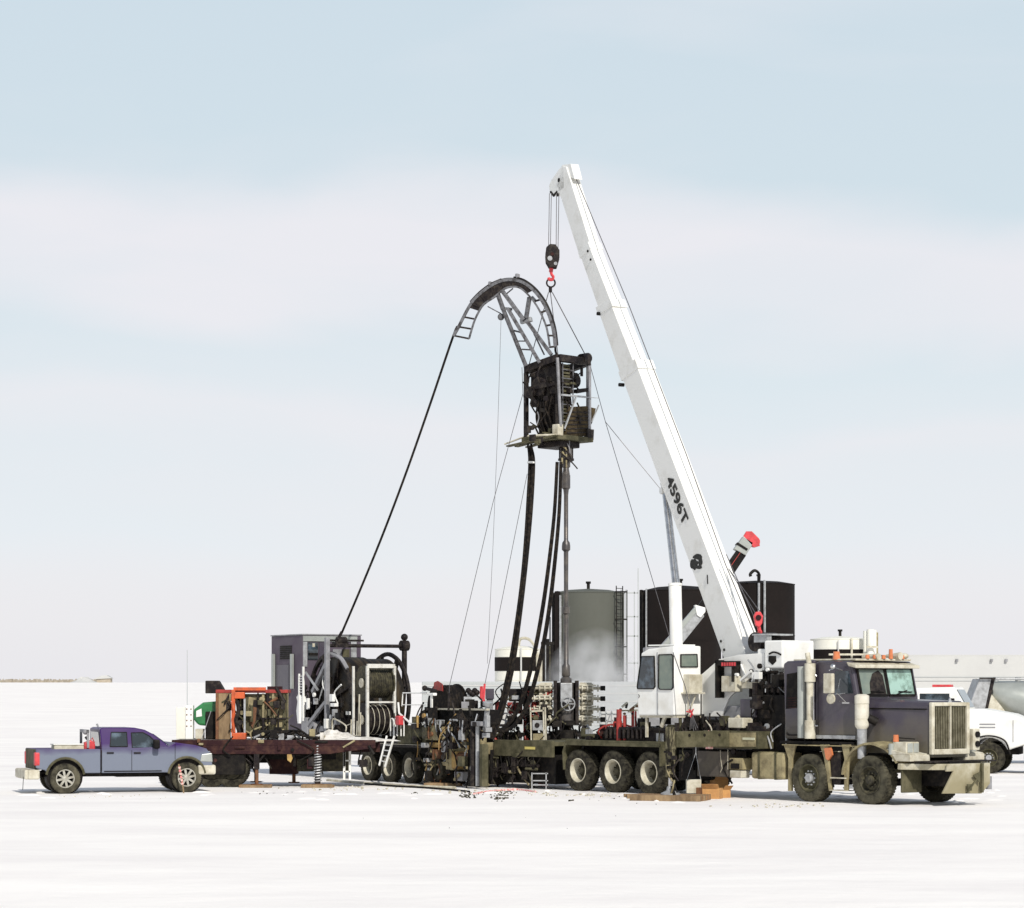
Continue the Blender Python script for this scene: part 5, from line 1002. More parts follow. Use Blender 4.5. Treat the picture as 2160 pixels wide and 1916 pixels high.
# ================= riser pipe + BOP stack =================
Wl = Frame(world(1194, 1500, YW).x, YW)
rp = thing('wellhead_stack', 'tall grey riser pipe on a blowout preventer stack below the injector', 'wellhead', Wl)
w_ = lambda x, y, v=0: Wl.at(x, y, v)
def wz(y): return w_(1194, y)[2]
pts = [(960, 1.2), (990, .155)]
m = MB(); k = 5400/YW
prof = [(15, 920), (15, 940), (12, 942), (13, 955), (14, 975), (9, 976), (9, 985), (6, 988), (8, 1000), (8, 1002), (9, 1003), (9, 1030), (6, 1033), (4.6, 1045), (4.6, 1140), (8, 1145), (9, 1152), (9, 1160), (5, 1164), (4.6, 1230), (4.8, 1278), (8, 1280), (8, 1294), (5, 1297), (5.6, 1400), (8.5, 1405), (9, 1425), (7, 1428), (12, 1432), (12, 1440)]
xoff = lambda y: (y-920)/520*7
m.lathe((0, 0, 0), (0, 0, -1), [(r_/k, -wz(y)) for r_, y in prof], 20)
for i, p in enumerate(m.v): m.v[i] = (p[0]+(0 if True else 0), p[1], p[2])
m.build('riser_pipe', M['pipe'], rp)
m = MB()
for y in (942, 970): m.lathe((0, 0, wz(y)), (0, 0, 1), [(.23, -.03), (.23, .03)], 20)
for a in range(6): m.cyl((.19*math.cos(a), .19*math.sin(a), wz(972)), (.19*math.cos(a), .19*math.sin(a), wz(925)), .02, n=6)
m.build('stripper_flange', M['dark'], rp)
bz0, bz1 = wz(1530), wz(1440)
bop = MB().cyl((0, 0, bz0), (0, 0, bz1), .26, n=24).build('preventer_body', M['pipe'], rp); MB().box(-.17, -.34, wz(1482), .17, -.1, wz(1441)).build('face_block', M['lgrey'], bop, .02)
m = MB(); 
for s in (-1, 1): m.box(s*.26, -.3, wz(1530), s*.36, .3, wz(1436))
m.build('guard_plate', M['dark'], rp, .01)
m = MB(); m.lathe((0.05, -.38, wz(1485)), (0, 1, 0), [(.19+.02*math.cos(a*math.pi/3), .02*math.sin(a*math.pi/3)) for a in range(6)], 20, True, True)
for a in range(5): an = a*1.257; m.beam((.05, -.38, wz(1485)), (.05+.18*math.cos(an), -.38, wz(1485)+.18*math.sin(an)), .03, .03)
m.build('hand_wheel', M['lgrey'], bop)
m = MB(); m.cyl((0, 0, .0), (0, 0, bz0), .16, n=20).cyl((0, 0, wz(1560)), (0, 0, wz(1540)), .34, n=24).cyl((0, 0, wz(1520)), (0, 0, wz(1530)), .38, n=24); m.cyl((-.5, -.1, wz(1552)), (.5, -.1, wz(1552)), .13, n=16).cyl((.5, -.1, wz(1552)), (.6, -.1, wz(1552)), .2, n=16); m.build('lower_stack', M['black'], rp)
for s in (-1, 1):      # ram rows left and right
    for j in range(4):
        z_ = wz(1452+j*22); m = MB(); x0_ = s*.36; L_ = .62
        m.cyl((x0_, -.12, z_), (x0_+s*L_, -.12, z_), .045, n=10); 
        for q in range(4): m.cyl((x0_+s*(.08+q*.15), -.12, z_), (x0_+s*(.12+q*.15), -.12, z_), .10, n=12)
        m.box(x0_+s*.1, -.2, z_+.06, x0_+s*.5, -.16, z_+.10)
        o = m.build('ram_cylinder', M['rim'], rp); MB().cyl((x0_+s*L_, -.12, z_), (x0_+s*(L_+.14), -.12, z_), .07, n=12).build('ram_cap', M['black'], o)
m = MB(); random.seed(4)
for kx in range(10):
    s = -1 if kx % 2 else 1; m.tube(smoothpts([(s*.25, -.1, wz(1545)), (s*(.5+.06*kx), -.2, wz(1550+kx)), (s*(.3+.08*kx), -.3, wz(1575)), (s*(.35+.04*kx), -.3, .2)]), .022)
m.build('control_hose', M['hose'], rp)
# extra rams packed beside the stack
for s in (-1, 1):
    m = MB()
    for j in range(9): z_ = wz(1446+j*9.5); m.cyl((s*.38, -.02, z_), (s*.78, -.02, z_), .05, n=8); m.box(s*.55, -.1, z_-.03, s*.60, .05, z_+.06)
    m.box(s*.40, .05, wz(1532), s*.74, .12, wz(1440)); m.build('ram_block', M['cream'], rp)
# steam behind the stack
def volmat():
    m = bpy.data.materials.new('steam'); m.use_nodes = True; nt = m.node_tree; N = nt.nodes; L = nt.links; N.clear(); o = N.new('ShaderNodeOutputMaterial'); v = N.new('ShaderNodeVolumePrincipled'); v.inputs['Color'].default_value = (.95, .95, .95, 1); v.inputs['Anisotropy'].default_value = .2
    t = N.new('ShaderNodeTexCoord'); n = N.new('ShaderNodeTexNoise'); n.inputs['Scale'].default_value = 1.4; n.inputs['Detail'].default_value = 3; L.new(t.outputs['Object'], n.inputs[0])
    g = N.new('ShaderNodeTexGradient'); g.gradient_type = 'SPHERICAL'; mp = N.new('ShaderNodeMapping'); mp.inputs['Scale'].default_value = (1/2.1, 1/2.1, 1/2.3); L.new(t.outputs['Object'], mp.inputs[0]); L.new(mp.outputs[0], g.inputs[0])
    r = N.new('ShaderNodeMapRange'); r.inputs[1].default_value = .34; r.inputs[2].default_value = .60; L.new(n.outputs[0], r.inputs[0])
    mu = N.new('ShaderNodeMath'); mu.operation = 'MULTIPLY'; L.new(r.outputs[0], mu.inputs[0]); L.new(g.outputs[1], mu.inputs[1]); m2 = N.new('ShaderNodeMath'); m2.operation = 'MULTIPLY'; L.new(mu.outputs[0], m2.inputs[0]); m2.inputs[1].default_value = 1.7
    L.new(m2.outputs[0], v.inputs['Density']); L.new(v.outputs[0], o.inputs[1]); return m
sp_ = world(1256, 1440, 80); so = MB().lathe((0, 0, 0), (0, 0, 1), [(0.01, -2.3), (.9, -2.0), (1.6, -1.2), (2.05, 0), (1.7, 1.2), (.9, 2.0), (0.01, 2.3)], 20).build('steam', volmat()); so.location = sp_; so.scale = (.80, .65, .78); tag(so, 'white steam drifting between wellhead and olive storage tank', 'steam', kind='stuff')
# ================= hose bundles and guy wires =================
def wthing(nm, lab, cat, px, py, Y, grp=None): p = world(px, py, Y); fr = Frame(p.x, p.y); return thing(nm, lab, cat, fr, grp), (lambda x, y, Y2=Y: fr.loc(world(x, y, Y2)))
random.seed(21)
t, f = wthing('hose_bundle', 'thick sagging bundle of black hoses falling from the platform left corner to the red pumps', 'hoses', 1117, 1300, 72.5)
bpts = [(1118, 945, 73.2), (1122, 975, 73.2), (1118, 1050, 72.9), (1112, 1130, 72.6), (1104, 1220, 72.3), (1092, 1320, 72), (1078, 1410, 71.8), (1056, 1500, 71.6), (1035, 1560, 71.4)]
for k in range(6):
    dx = (k-2.5)*1.9; pp = [f(x+dx*(1+.2*math.sin(i*1.3+k)), y+(0 if i else random.uniform(-12, 4)), Y+.05*(k % 3)) for i, (x, y, Y) in enumerate(bpts)]
    MB().tube(smoothpts(pp), .036).build('hose', M['hose'], t)
m = MB(); p = f(1120, 976, 73.1); m.lathe(p, (0, 0, 1), [(.11, -.02), (.11, .03)], 12).build('white_tie', M['white'], t)
t2, f = wthing('hose_bundle', 'two paired black hose strands hanging beside the riser pipe down to the pump skid', 'hoses', 1175, 1300, 72.8)
for s_, dx in ((0, -4), (0, -1.5), (1, 4), (1, 6.5)):
    pp = [(1178, 975), (1173, 1080), (1163, 1180), (1150, 1280), (1132, 1380), (1105, 1480), (1075, 1530), (1046, 1545)]
    MB().tube(smoothpts([f(x+dx*(1+.25*i if i < 4 else 1.9), y, 73.0-.15*i) for i, (x, y) in enumerate(pp)]), .036).build('hose', M['hose'], t2)
def wire(lab, pts, r=.009, nm='guy_wire', grp='guy wires of the injector', end=None):
    p = [world(*q) for q in pts]; fr = Frame(p[-1].x, p[-1].y); t = thing(nm, lab, 'cable', fr, grp)
    m = MB().tube([fr.loc(q) for q in p], r, 5); m.build('cable', M['rope'], t)
    if end: a, b = fr.loc(p[-1]), fr.loc(p[-2]); d = (b-a).normalized(); MB().tube([a, a+d*.5], .035).build('turnbuckle', M[end], t)
    return t
wire('thin cable from gooseneck base down left to the hose reel, leftmost guy', [(1101, 775, 73.2), (1103, 831, 73.2), (1040, 1060, 72.3), (948, 1447, 71.0), (946, 1500, 70.9)], end='dark')
wire('thin cable from the hose bundle down left to a red turnbuckle, inner left guy', [(1112, 1000, 72.9), (1070, 1210, 72), (1022, 1448, 71.2), (1020, 1480, 71.1)], end='redb')
wire('very thin pale rope hanging free below the gooseneck pulley', [(1057, 668, 73.1), (1050, 900, 73.1), (1040, 1150, 73), (1028, 1400, 73)], .006, 'hanging_rope', None)
wire('long cable from the injector top right corner down to the white crane cab roof', [(1246, 775, 73.4), (1277, 890, 72), (1310, 1000, 71), (1411, 1340, 67.5), (1414, 1352, 67.4)], end=None)
wire('cable branching right from the injector guy up to the boom side', [(1277, 890, 72), (1330, 955, 71.7), (1400, 1040, 71.5)])
wire('short slack rope hanging at the left corner of the injector cage', [(1103, 831, 73.2), (1107, 850, 73.2)], .008, 'rope_end', None)
# ================= storage tanks =================
def tank(lab, pxc, half, ytop, yapex, Y, mt, ladder=None, pipes=(), band=None, nm='storage_tank', cat='storage tank', grp=None):
    p = world(pxc, 1460, Y); z0 = gz(p.x, Y); fr = Frame(p.x, Y, oz=z0-.05); t = thing(nm, lab, cat, fr, grp); r = half/FPX*Y; zt = CAMZ+(HOR-ytop)/FPX*Y-z0; za = CAMZ+(HOR-yapex)/FPX*Y-z0
    sh = MB().lathe((0, 0, 0), (0, 0, 1), [(r, 0), (r, zt), (r*.6, zt+(za-zt)*.65), (0, za)], 56).build('shell', M[mt], t)
    for k in (.33, .66, .995): MB().lathe((0, 0, zt*k), (0, 0, 1), [(r+.004, 0), (r+.02, 0), (r+.02, .04), (r+.004, .04)], 56, caps=False).build('seam', M[mt], sh)
    if band:
        zb0 = CAMZ+(HOR-band[1])/FPX*Y-z0; zb1 = CAMZ+(HOR-band[0])/FPX*Y-z0; MB().lathe((0, 0, 0), (0, 0, 1), [(r+.01, zb0), (r+.02, zb0), (r+.02, zb1), (r+.01, zb1)], 56, caps=False).build('black_band', M['tankblack'], t)
    MB().cyl((0, 0, za-.1), (0, 0, za+.35), .08).cyl((0, 0, za+.25), (0, 0, za+.36), .13).build('vent', M['black'], t)
    if ladder is not None:
        an = math.asin(max(-1, min(1, (ladder-pxc)/half))); d = V(math.sin(an), -math.cos(an), 0); s = V(math.cos(an), math.sin(an), 0); lo = MB()
        for q in (-.25, .25): lo.beam(d*(r+.2)+s*q+V(0, 0, .6), d*(r+.2)+s*q+V(0, 0, zt+.3), .05, .05)
        for k in range(int(zt/.35)): lo.beam(d*(r+.2)-s*.25+V(0, 0, .8+k*.35), d*(r+.2)+s*.25+V(0, 0, .8+k*.35), .03, .03)
        l = lo.build('ladder', M['black'], t); lo = MB()
        for k in range(5):
            z_ = 2.2+(zt-2.2)*k/4; P = [d*(r+.2+.42*math.sin(math.pi*j/8))+s*(-.34*math.cos(math.pi*j/8))+V(0, 0, z_) for j in range(9)]
            for a, b in zip(P[:-1], P[1:]): lo.beam(a, b, .03, .06)
        for j in (2, 4, 6): q = d*(r+.2+.42*math.sin(math.pi*j/8))+s*(-.34*math.cos(math.pi*j/8)); lo.beam(q+V(0, 0, 2.2), q+V(0, 0, zt+.1), .03, .03)
        lo.build('safety_cage', M['black'], l)
    for px, yt, w_, mt2 in pipes:
        x = (px-pxc)/FPX*Y; y = -math.sqrt(max(r*r-x*x, 0))-.12 if abs(x) < r else -.1; zp = CAMZ+(HOR-yt)/FPX*Y-z0
        MB().tube([(x, y, .2), (x, y, zp-.1), (x, y+.02, zp)], w_).build('pipe', M[mt2], t)
    return t, r, zt
tank('matt olive grey storage tank behind the wellhead, its ladder cage at the right', 1241, 76, 1249, 1240, 128, 'tankolive', 1298, ((1168, 1252, .12, 'black'), (1175, 1248, .16, 'tankblack'), (1181, 1256, .06, 'lgrey'), (1160, 1300, .05, 'lgrey')))
tank('black storage tank behind the crane cab, left of the white boom', 1436, 85, 1245, 1233, 143, 'tankblack', None, ((1352, 1244, .12, 'black'), (1361, 1242, .05, 'lgrey'), (1355, 1250, .09, 'black')))
t, r_, zt_b = tank('black storage tank right of the white boom, with two pale pipes down its front', 1600, 76, 1231, 1223, 150, 'tankblack', None, ((1593, 1226, .07, 'lgrey'), (1605, 1226, .07, 'lgrey')))
x_ = -7/FPX*150; MB().tube(smoothpts([(x_, -r_-.12, zt_b), (x_, -r_-.15, zt_b+.5), (x_-.25, -r_-.2, zt_b+.7), (x_-.5, -r_-.25, zt_b+.5), (x_-.48, -r_-.25, zt_b+.35)]), .09).build('cane_vent', M['black'], t)
t, r_, z__ = tank('small cream tank with a black band, left behind the hose bundles', 1094, 50, 1368, 1360, 140, 'tankwhite', None, ((1099, 1366, .05, 'offw'), (1133, 1375, .08, 'cream'), (1139, 1380, .08, 'cream')), (1385, 1414)); MB().tube(smoothpts([(0.0, -.4, z__), (.1, -.6, z__+.55), (.6, -.8, z__+.5), (1.0, -1.2, z__-.1)]), .08).build('hatch_pipe', M['cream'], t)
t, r_, z__ = tank('small cream tank with a black band, seen above the purple truck cab', 1772, 62, 1347, 1340, 140, 'tankwhite', None, ((1788, 1346, .06, 'cream'), (1760, 1350, .04, 'offw')), (1369, 1390))
# dark pipe manifold between the small tank and the olive tank
p = world(1156, 1460, 125); t = thing('pipe_manifold', 'cluster of dark upright pipes between the cream tank and olive tank', 'pipes', Frame(p.x, p.y, oz=gz(p.x, p.y)))
for x, yt, w_, mt in ((1147, 1352, .09, 'black'), (1151, 1350, .07, 'lgrey'), (1155, 1348, .10, 'black'), (1160, 1362, .07, 'hubdark'), (1164, 1355, .09, 'black'), (1143, 1372, .06, 'cream')):
    X_ = (x-1156)/FPX*125; zz_ = CAMZ+(HOR-yt)/FPX*125-gz(p.x, 125); MB().tube([(X_, 0, -.1), (X_, 0, zz_)], w_).build('pipe', M[mt], t)
m = MB(); m.box(-.35, -.1, 4.9, .3, .1, 5.05).box(-.35, -.1, 2.5, .3, .1, 2.6); m.build('cross_pipe', M['black'], t)
# pale steel stair tower between the tanks
p = world(1335, 1460, 133); t = thing('stair_tower', 'pale thin walkway posts and rails between olive and black tanks', 'walkway', Frame(p.x, p.y, oz=gz(p.x, p.y)))
for x in (1322, 1338, 1346): X_ = (x-1335)/FPX*133; MB().beam((X_, 0, -.1), (X_, 0, CAMZ+(HOR-(1200 if x == 1346 else 1248))/FPX*133), .05, .05).build('post', M['palewall'], t)
for y in (1252, 1302, 1343, 1400): MB().beam((-13/FPX*133, 0, CAMZ+(HOR-y)/FPX*133), (11/FPX*133, 0, CAMZ+(HOR-y)/FPX*133), .05, .07).build('rail', M['palewall'], t)
p = world(1838, 1460, 138); t = thing('pipe_stack', 'cluster of tall cream pipes rising behind the purple truck cab roof', 'pipes', Frame(p.x, p.y, oz=gz(p.x, p.y)))
for x, yt, w_ in ((1828, 1330, .16), (1836, 1327, .20), (1843, 1328, .18), (1850, 1333, .12)):
    X_ = (x-1838)/FPX*138; MB().tube([(X_, (x % 3)*.2, -.1), (X_, (x % 3)*.2, CAMZ+(HOR-yt)/FPX*138)], w_, 10).build('pipe', M['tankwhite' if x != 1850 else 'tan'], t)
m = MB(); m.box(-.3, -.4, 5.0, .3, -.3, 5.1); m.box(-2.3, -.1, 4.6, 0, .1, 4.7); m.build('clamp', M['cream'], t)
# long pale shed/trailer behind the well
p = world(1118, 1460, 104); z_ = gz(p.x, 104); t = thing('site_trailer', 'long pale ribbed trailer low behind the hoses and the wellhead', 'trailer', Frame(p.x, 104, oz=z_))
x0_, x1_ = (890-1118)/FPX*104, (1352-1118)/FPX*104; zt_ = CAMZ+(HOR-1438)/FPX*104-z_
MB().box(x0_, 0, .45, x1_, 2.6, zt_).build('body', M['palewall'], t, .03)
m = MB(); [m.box(x0_-.01, -.02, .6+k*.32, x1_+.01, -.0, .64+k*.32) for k in range(8)]; m.build('rib', M['offw'], t)
m = MB(); m.box(x0_+.5, .3, .15, x1_-.5, 2.2, .45); m.build('skirt', M['grey'], t)
for k in range(5): q = MB().cyl((x0_+1.5+k*1.6 if k < 3 else x1_-6+k*1.1, .05, .4), (x0_+1.5+k*1.6 if k < 3 else x1_-6+k*1.1, .3, .4), .42, n=20).build('wheel', M['rubber'], t)
# pale building far right
p = world(2010, 1460, 175); z_ = gz(p.x, 175); t = thing('pale_building', 'long low pale hall with small wall lamps at the right edge', 'building', Frame(p.x, 175, oz=z_-.1))
x0_, x1_ = (1858-2010)/FPX*175, 9.0; zt_ = CAMZ+(HOR-1382)/FPX*175-z_
MB().box(x0_, 0, 0, x1_, 14, zt_).build('wall', M['offw'], t)
MB().box(x0_+.1, .1, zt_, x1_-.1, 13.9, zt_+.12).build('roof', M['offw'], t)
m = MB(); m.box(x0_, -.04, zt_*.72, x1_, -.0, zt_*.73).box(x0_, -.04, zt_*.67, x1_, -.0, zt_*.675); m.build('wall_band', M['palewall'], t)
for x in (2018, 2091, 2122): X_ = (x-2010)/FPX*175; MB().box(X_-.08, -.2, zt_*.93, X_+.08, 0, zt_*.93+.18).build('wall_lamp', M['grey'], t)
# ================= second crane behind =================
p = world(1400, 1460, 80); C2 = Frame(p.x, p.y); t = thing('second_crane', 'smaller crane with black boom and red tip, partly hidden behind the white boom', 'crane', C2)
c = lambda x, y, v=0: C2.at(x, y, v)
MB().prism([c(1385, 1372), c(1468, 1279), c(1486, 1300), c(1412, 1392)], (0, .5, 0)).build('boom_base', M['lgrey'], t, .02)
MB().prism([c(1386, 1376, -.03), c(1396, 1363, -.03), c(1470, 1276, -.03), c(1476, 1284, -.03), c(1400, 1372, -.03)], (0, .56, 0)).build('boom_flange', M['silver'], t)
MB().prism([c(1466, 1276, -.05), c(1488, 1282, -.05), c(1488, 1291, -.05), c(1478, 1303, -.05), c(1470, 1298, -.05)], (0, .6, 0)).build('boom_collar', M['white'], t, .01)
MB().prism([c(1468, 1285, .05), c(1555, 1160, .05), c(1574, 1172, .05), c(1490, 1298, .05)], (0, .4, 0)).build('inner_boom', M['black'], t, .01)
MB().beam(c(1500, 1255, .03), c(1562, 1165, .03), .02, .02).build('red_stripe', M['red'], t)
MB().prism([c(1548, 1158, .0), c(1568, 1131, .0), c(1590, 1145, .0), c(1573, 1172, .0)], (0, .5, 0)).build('boom_collar', M['silver'], t, .02); MB().prism([c(1553, 1148, -.02), c(1556, 1144, -.02), c(1578, 1158, -.02), c(1575, 1162, -.02)], (0, .54, 0)).build('collar_band', M['black'], t)
m = MB(); m.prism([c(1568, 1131, .0), c(1574, 1121, .0), c(1586, 1121, .0), c(1600, 1135, .0), (c(1603, 1152, .0)), c(1590, 1155, .0)], (0, .1, 0)).prism([c(1568, 1131, .4), c(1574, 1121, .4), c(1586, 1121, .4), c(1600, 1135, .4), (c(1603, 1152, .4)), c(1590, 1155, .4)], (0, .1, 0)); q = c(1592, 1143, .1); m.cyl(q, q+V(0, .3, 0), .17, n=18); m.build('boom_head', M['redb'], t, .01)
MB().box(-.6, -.2, 1.1, .6, 1.0, 4.0).build('pedestal', M['grey'], t, .03); MB().box(-2.6, -.6, .55, 3.4, 1.7, 1.1).build('chassis', M['black'], t, .03)
for x in (-1.9, 1.0, 2.3):
    q = tyre_mesh(.5, .3, 30).build('wheel', M['rubber'], t); q.location = (x, -.45, .5)
MB().box(3.4, -.5, .6, 4.9, 1.6, 2.3).build('cab', M['white'], t, .08)
# red spare block stowed on the winch frame of the near crane
bq = T.wor(TP(z5, 1215, 150, 1.0)); K = Frame(bq.x, bq.y, oz=bq.z); t = thing('red_hook_block', 'bright red spare hook block held upright on the winch frame beside the boom foot', 'hook block', K)
k_ = lambda x, y, v=0: K.at(x, y, v)
m = MB(); qq = [(1590, 1300), (1594, 1291), (1604, 1290), (1610, 1300), (1608, 1315), (1602, 1324), (1594, 1320)]; m.prism([k_(x, y, -.1) for x, y in qq], (0, .2, 0)); m.build('block_body', M['redb'], t, .02)
m = MB(); m.tube(smoothpts([k_(1600, 1320), k_(1602, 1330), k_(1604, 1334), k_(1600, 1340), k_(1595, 1336)]), .05).build('hook', M['redb'], t); MB().cyl(k_(1600, 1303, -.13), k_(1600, 1303, .13), .07).build('sheave_pin', M['maroon'], t)
for x in (1593, 1605): MB().tube([k_(x, 1230, .0)*.0+K.loc(T.wor(BP(1537, 1200, .3))), k_(x, 1293)], .010).build('rope', M['rope'], t)
# ================= pump skids, panels and clutter behind the rear deck =================
def skid(nm, lab, cat, px, Y): p = world(px, 1500, Y); fr = Frame(p.x, p.y); return thing(nm, lab, cat, fr), (lambda xa, ya, xb, yb, v0, v1, n, mt, bev=.01, par=None: (lambda a, b: MB().box(a[0], v0, max(b[2], 0), b[0], v1, a[2]))(fr.at(xa, ya, v0), fr.at(xb, yb, v0)).build(n, M[mt], par if par else t, bev)), fr
t, bx, fr = skid('pump_skid', 'red pump unit with a dark square tank on top, half hidden by hoses', 'pump', 1080, 73.5)
bx(1040, 1600, 1130, 1655, -.1, 1.2, 'skid_base', 'black'); bx(1044, 1480, 1062, 1505, 0, .6, 'engine_box', 'red', .03); bx(1070, 1482, 1102, 1506, .05, .6, 'valve_bank', 'red', .02); bx(1073, 1453, 1103, 1480, .1, .8, 'square_tank', 'dark', .03); bx(1104, 1508, 1128, 1540, 0, .5, 'radiator', 'red', .01); bx(1106, 1520, 1126, 1524, -.02, .0, 'grille_bar', 'black', 0); bx(1106, 1530, 1126, 1534, -.02, .0, 'grille_bar', 'black', 0)
bx(1052, 1545, 1100, 1585, .1, .8, 'green_engine', 'olive', .03); bx(1056, 1552, 1096, 1556, .06, .1, 'engine_rib', 'dark', 0); bx(1104, 1540, 1130, 1600, .1, .6, 'lower_block', 'dark', .02); bx(1100, 1450, 1152, 1475, .4, .9, 'manifold_block', 'dark', .03)
bx(1120, 1480, 1148, 1500, .3, .7, 'red_manifold', 'red', .02)
random.seed(31)
for k in range(12):
    a = fr.at(random.uniform(1095, 1150), random.uniform(1450, 1480), .0); b = fr.at(random.uniform(1095, 1160), random.uniform(1500, 1560), -.05); MB().tube(smoothpts([a, a.lerp(b, .5)+V(random.uniform(-.2, .2), -.1, random.uniform(-.1, .2)), b]), .022).build('hose', M[('hose', 'red', 'hose', 'lgrey')[k % 4]], t)
m = MB(); m.cyl(fr.at(1062, 1515, -.1), fr.at(1074, 1518, .3), .18, n=14); m.build('white_drum', M['white'], t)
t, bx, fr = skid('gauge_panel', 'white frame stand with two stained gauge boxes left of the wellhead', 'control panel', 1136, 72.6)
for x in (1119, 1146, 1150): MB().beam(fr.at(x, 1492, 0), V(fr.at(x+4, 1600, 0)[0], 0, 0), .04, .04).build('post', M['cream'], t)
MB().beam(fr.at(1119, 1501, 0), fr.at(1147, 1499, 0), .04, .05).build('rail', M['cream'], t); g1 = bx(1123, 1520, 1145, 1541, .0, .15, 'gauge_box', 'lgrey', .01); MB().cyl(fr.at(1133, 1530, -.02), fr.at(1133, 1530, .0), .07).build('gauge', M['dark'], g1)
bx(1124, 1548, 1150, 1577, .0, .15, 'gauge_box', 'tan', .01); MB().beam(fr.at(1128, 1572, -.03), fr.at(1148, 1552, -.03), .03, .02).build('lever', M['dark'], t)
t, bx, fr = skid('operator_console', 'dark control console with pale blue side, left of the red pump', 'console', 1010, 71.8)
bx(985, 1462, 1008, 1470, .1, .5, 'valve_top', 'lgrey', .02); bx(984, 1478, 1008, 1500, .1, .6, 'valve_box', 'dark', .02); bx(1024, 1453, 1042, 1475, .0, .4, 'screen_box', 'purple', .01); bx(1026, 1475, 1040, 1520, .05, .3, 'post', 'grey', .01); bx(1012, 1448, 1019, 1475, .0, .1, 'red_valve', 'redb', .02); bx(990, 1500, 1040, 1660, .2, .9, 'base', 'black', .02)
m = MB(); [m.ball(fr.at(988+k*4.5, 1457+(k % 3)*4, .1), .08) for k in range(5)]; m.build('valve_cluster', M['dark'], t); m = MB(); m.beam(fr.at(993, 1480, -.1), fr.at(1012, 1530, -.1), .06, .08); m.build('lever_arm', M['lgrey'], t)
t, bx, fr = skid('white_tote', 'pale square liquid tote behind the front wheels deck, right of the wellhead', 'tote', 1290, 78)
bx(1267, 1500, 1303, 1640, 0, 1.1, 'bottle', 'offw', .05); m = MB(); 
for x in (1267, 1279, 1291, 1303): m.beam(fr.at(x, 1500, -.03), fr.at(x, 1640, -.03), .03, .03)
for y in (1505, 1520, 1540): m.beam(fr.at(1267, y, -.03), fr.at(1303, y, -.03), .03, .03)
m.build('cage', M['palewall'], t)
t, bx, fr = skid('red_manifold', 'red upright manifold with small valves just left of the crane cab', 'manifold', 1333, 71.5)
bx(1332, 1495, 1338, 1660, 0, .12, 'riser', 'red', .02); bx(1339, 1500, 1343, 1660, 0, .12, 'riser', 'red', .02)
random.seed(12)
for k in range(9): q = fr.at(1308+k*4.2, 1492+random.uniform(-3, 14), 0); MB().cyl(q, Vector(q)+V(random.choice((.12, 0)), 0, .12 if k % 2 else .0)+V(.03, .05, 0), .035, n=8).build('valve', M[('dark', 'cream', 'brown')[k % 3]], t)
MB().tube([fr.at(1305, 1500, 0), fr.at(1345, 1498, 0)], .02).build('header_pipe', M['tan'], t); MB().box(fr.at(1303, 1500)[0], 0, 0, fr.at(1307, 1500)[0], .1, fr.at(1303, 1500)[2]).build('post', M['lgrey'], t)
# black stinger and crosses right of the stack
# ================= white truck and tanker at the right edge =================
z9 = zz(5.035, 1900, 1340)
p = world(2085, 1632, 81.6); WT = Frame(p.x, p.y, .955, -.30); t = thing('white_truck', 'white bonneted truck parked behind the purple truck at the right edge', 'truck', WT)
a_ = lambda x, y, v=0: WT.at(*z9(x, y), v)
for u in (0, ): wheel(t, (u, .17, .50), .50, .32, 'steer'); wheel(t, (u, 2.2, .50), .50, .32, 'steer')
for u in (-4.6, -5.9): wheel(t, (u, .17, .50), .50, .32, 'dish'); wheel(t, (u, 2.2, .50), .50, .32, 'dish')
hp = [(-.8, 1.30), (-.8, 2.06), (-.2, 2.06), (.7, 1.90), (1.15, 1.72), (1.22, .95), (.75, .80)]
MB().prism([(x, .15, z) for x, z in hp]+[(.62*math.cos(math.radians(a)), .15, .52+.62*math.sin(math.radians(a))) for a in range(20, 175, 15)]+[(-.75, .15, .9)], (0, 2.05, 0)).build('hood', M['white'], t, .08)
m = MB(); m.box(-.80, .138, 1.05, -.77, .15, 2.0).box(-.3, .135, 1.45, .2, .149, 1.49).box(-.3, .135, 1.55, .2, .149, 1.59).box(.75, .136, 1.0, .77, .149, 1.7); m.build('hood_seam', M['grey'], t)
MB().box(1.10, .1, .40, 1.42, 2.3, .85).build('bumper', M['mudwhite'], t, .06); MB().box(1.22, .75, .95, 1.26, 1.65, 1.6).build('grille', M['black'], t, .02)
m = MB(); [m.box(1.25, .78+k*.12, .97, 1.28, .82+k*.12, 1.58) for k in range(8)]; m.build('grille_bar', M['chrome'], t)
for v in (.2, 1.85): MB().box(1.05, v, .98, 1.24, v+.35, 1.25).build('headlight', M['silver'], t, .03)
m = MB(); m.tube(smoothpts([(-.68, .08, .6), (-.5, .08, 1.05), (0, .08, 1.2), (.5, .08, 1.05), (.68, .08, .6)]), .03); m.build('fender_trim', M['black'], t)
MB().prism([(-2.6, .1, .95), (-2.6, .1, 2.72), (-1.1, .1, 2.76), (-.72, .1, 2.1), (-.68, .1, .95)], (0, 2.15, 0)).build('cab', M['white'], t, .06)
MB().prism([(-1.07, .3, 2.66), (-1.07, 2.05, 2.66), (-.74, 2.05, 2.10), (-.74, .3, 2.10)], (.04, 0, .02)).build('windshield', M['glass'], t); MB().box(-2.2, .09, 1.9, -1.25, .1, 2.55).build('side_window', M['glass'], t)
MB().box(-1.2, -.25, 1.9, -1.05, -.15, 2.4).build('mirror', M['black'], t, .02); MB().box(-3.6, .5, .6, .9, 1.8, .9).build('chassis', M['black'], t); MB().box(-7, .1, 1.0, -3.4, 2.3, 1.15).build('flat_deck', M['white'], t, .01)
m = MB(); m.box(-6.8, .3, 1.15, -5.0, 2.1, 2.1).box(-4.8, .4, 1.15, -3.7, 2.0, 2.4); m.build('deck_load', M['tankwhite'], t, .04); MB().box(-1.9, .8, 2.76, -1.3, 1.4, 2.84).build('roof_rack', M['redb'], t, .01)
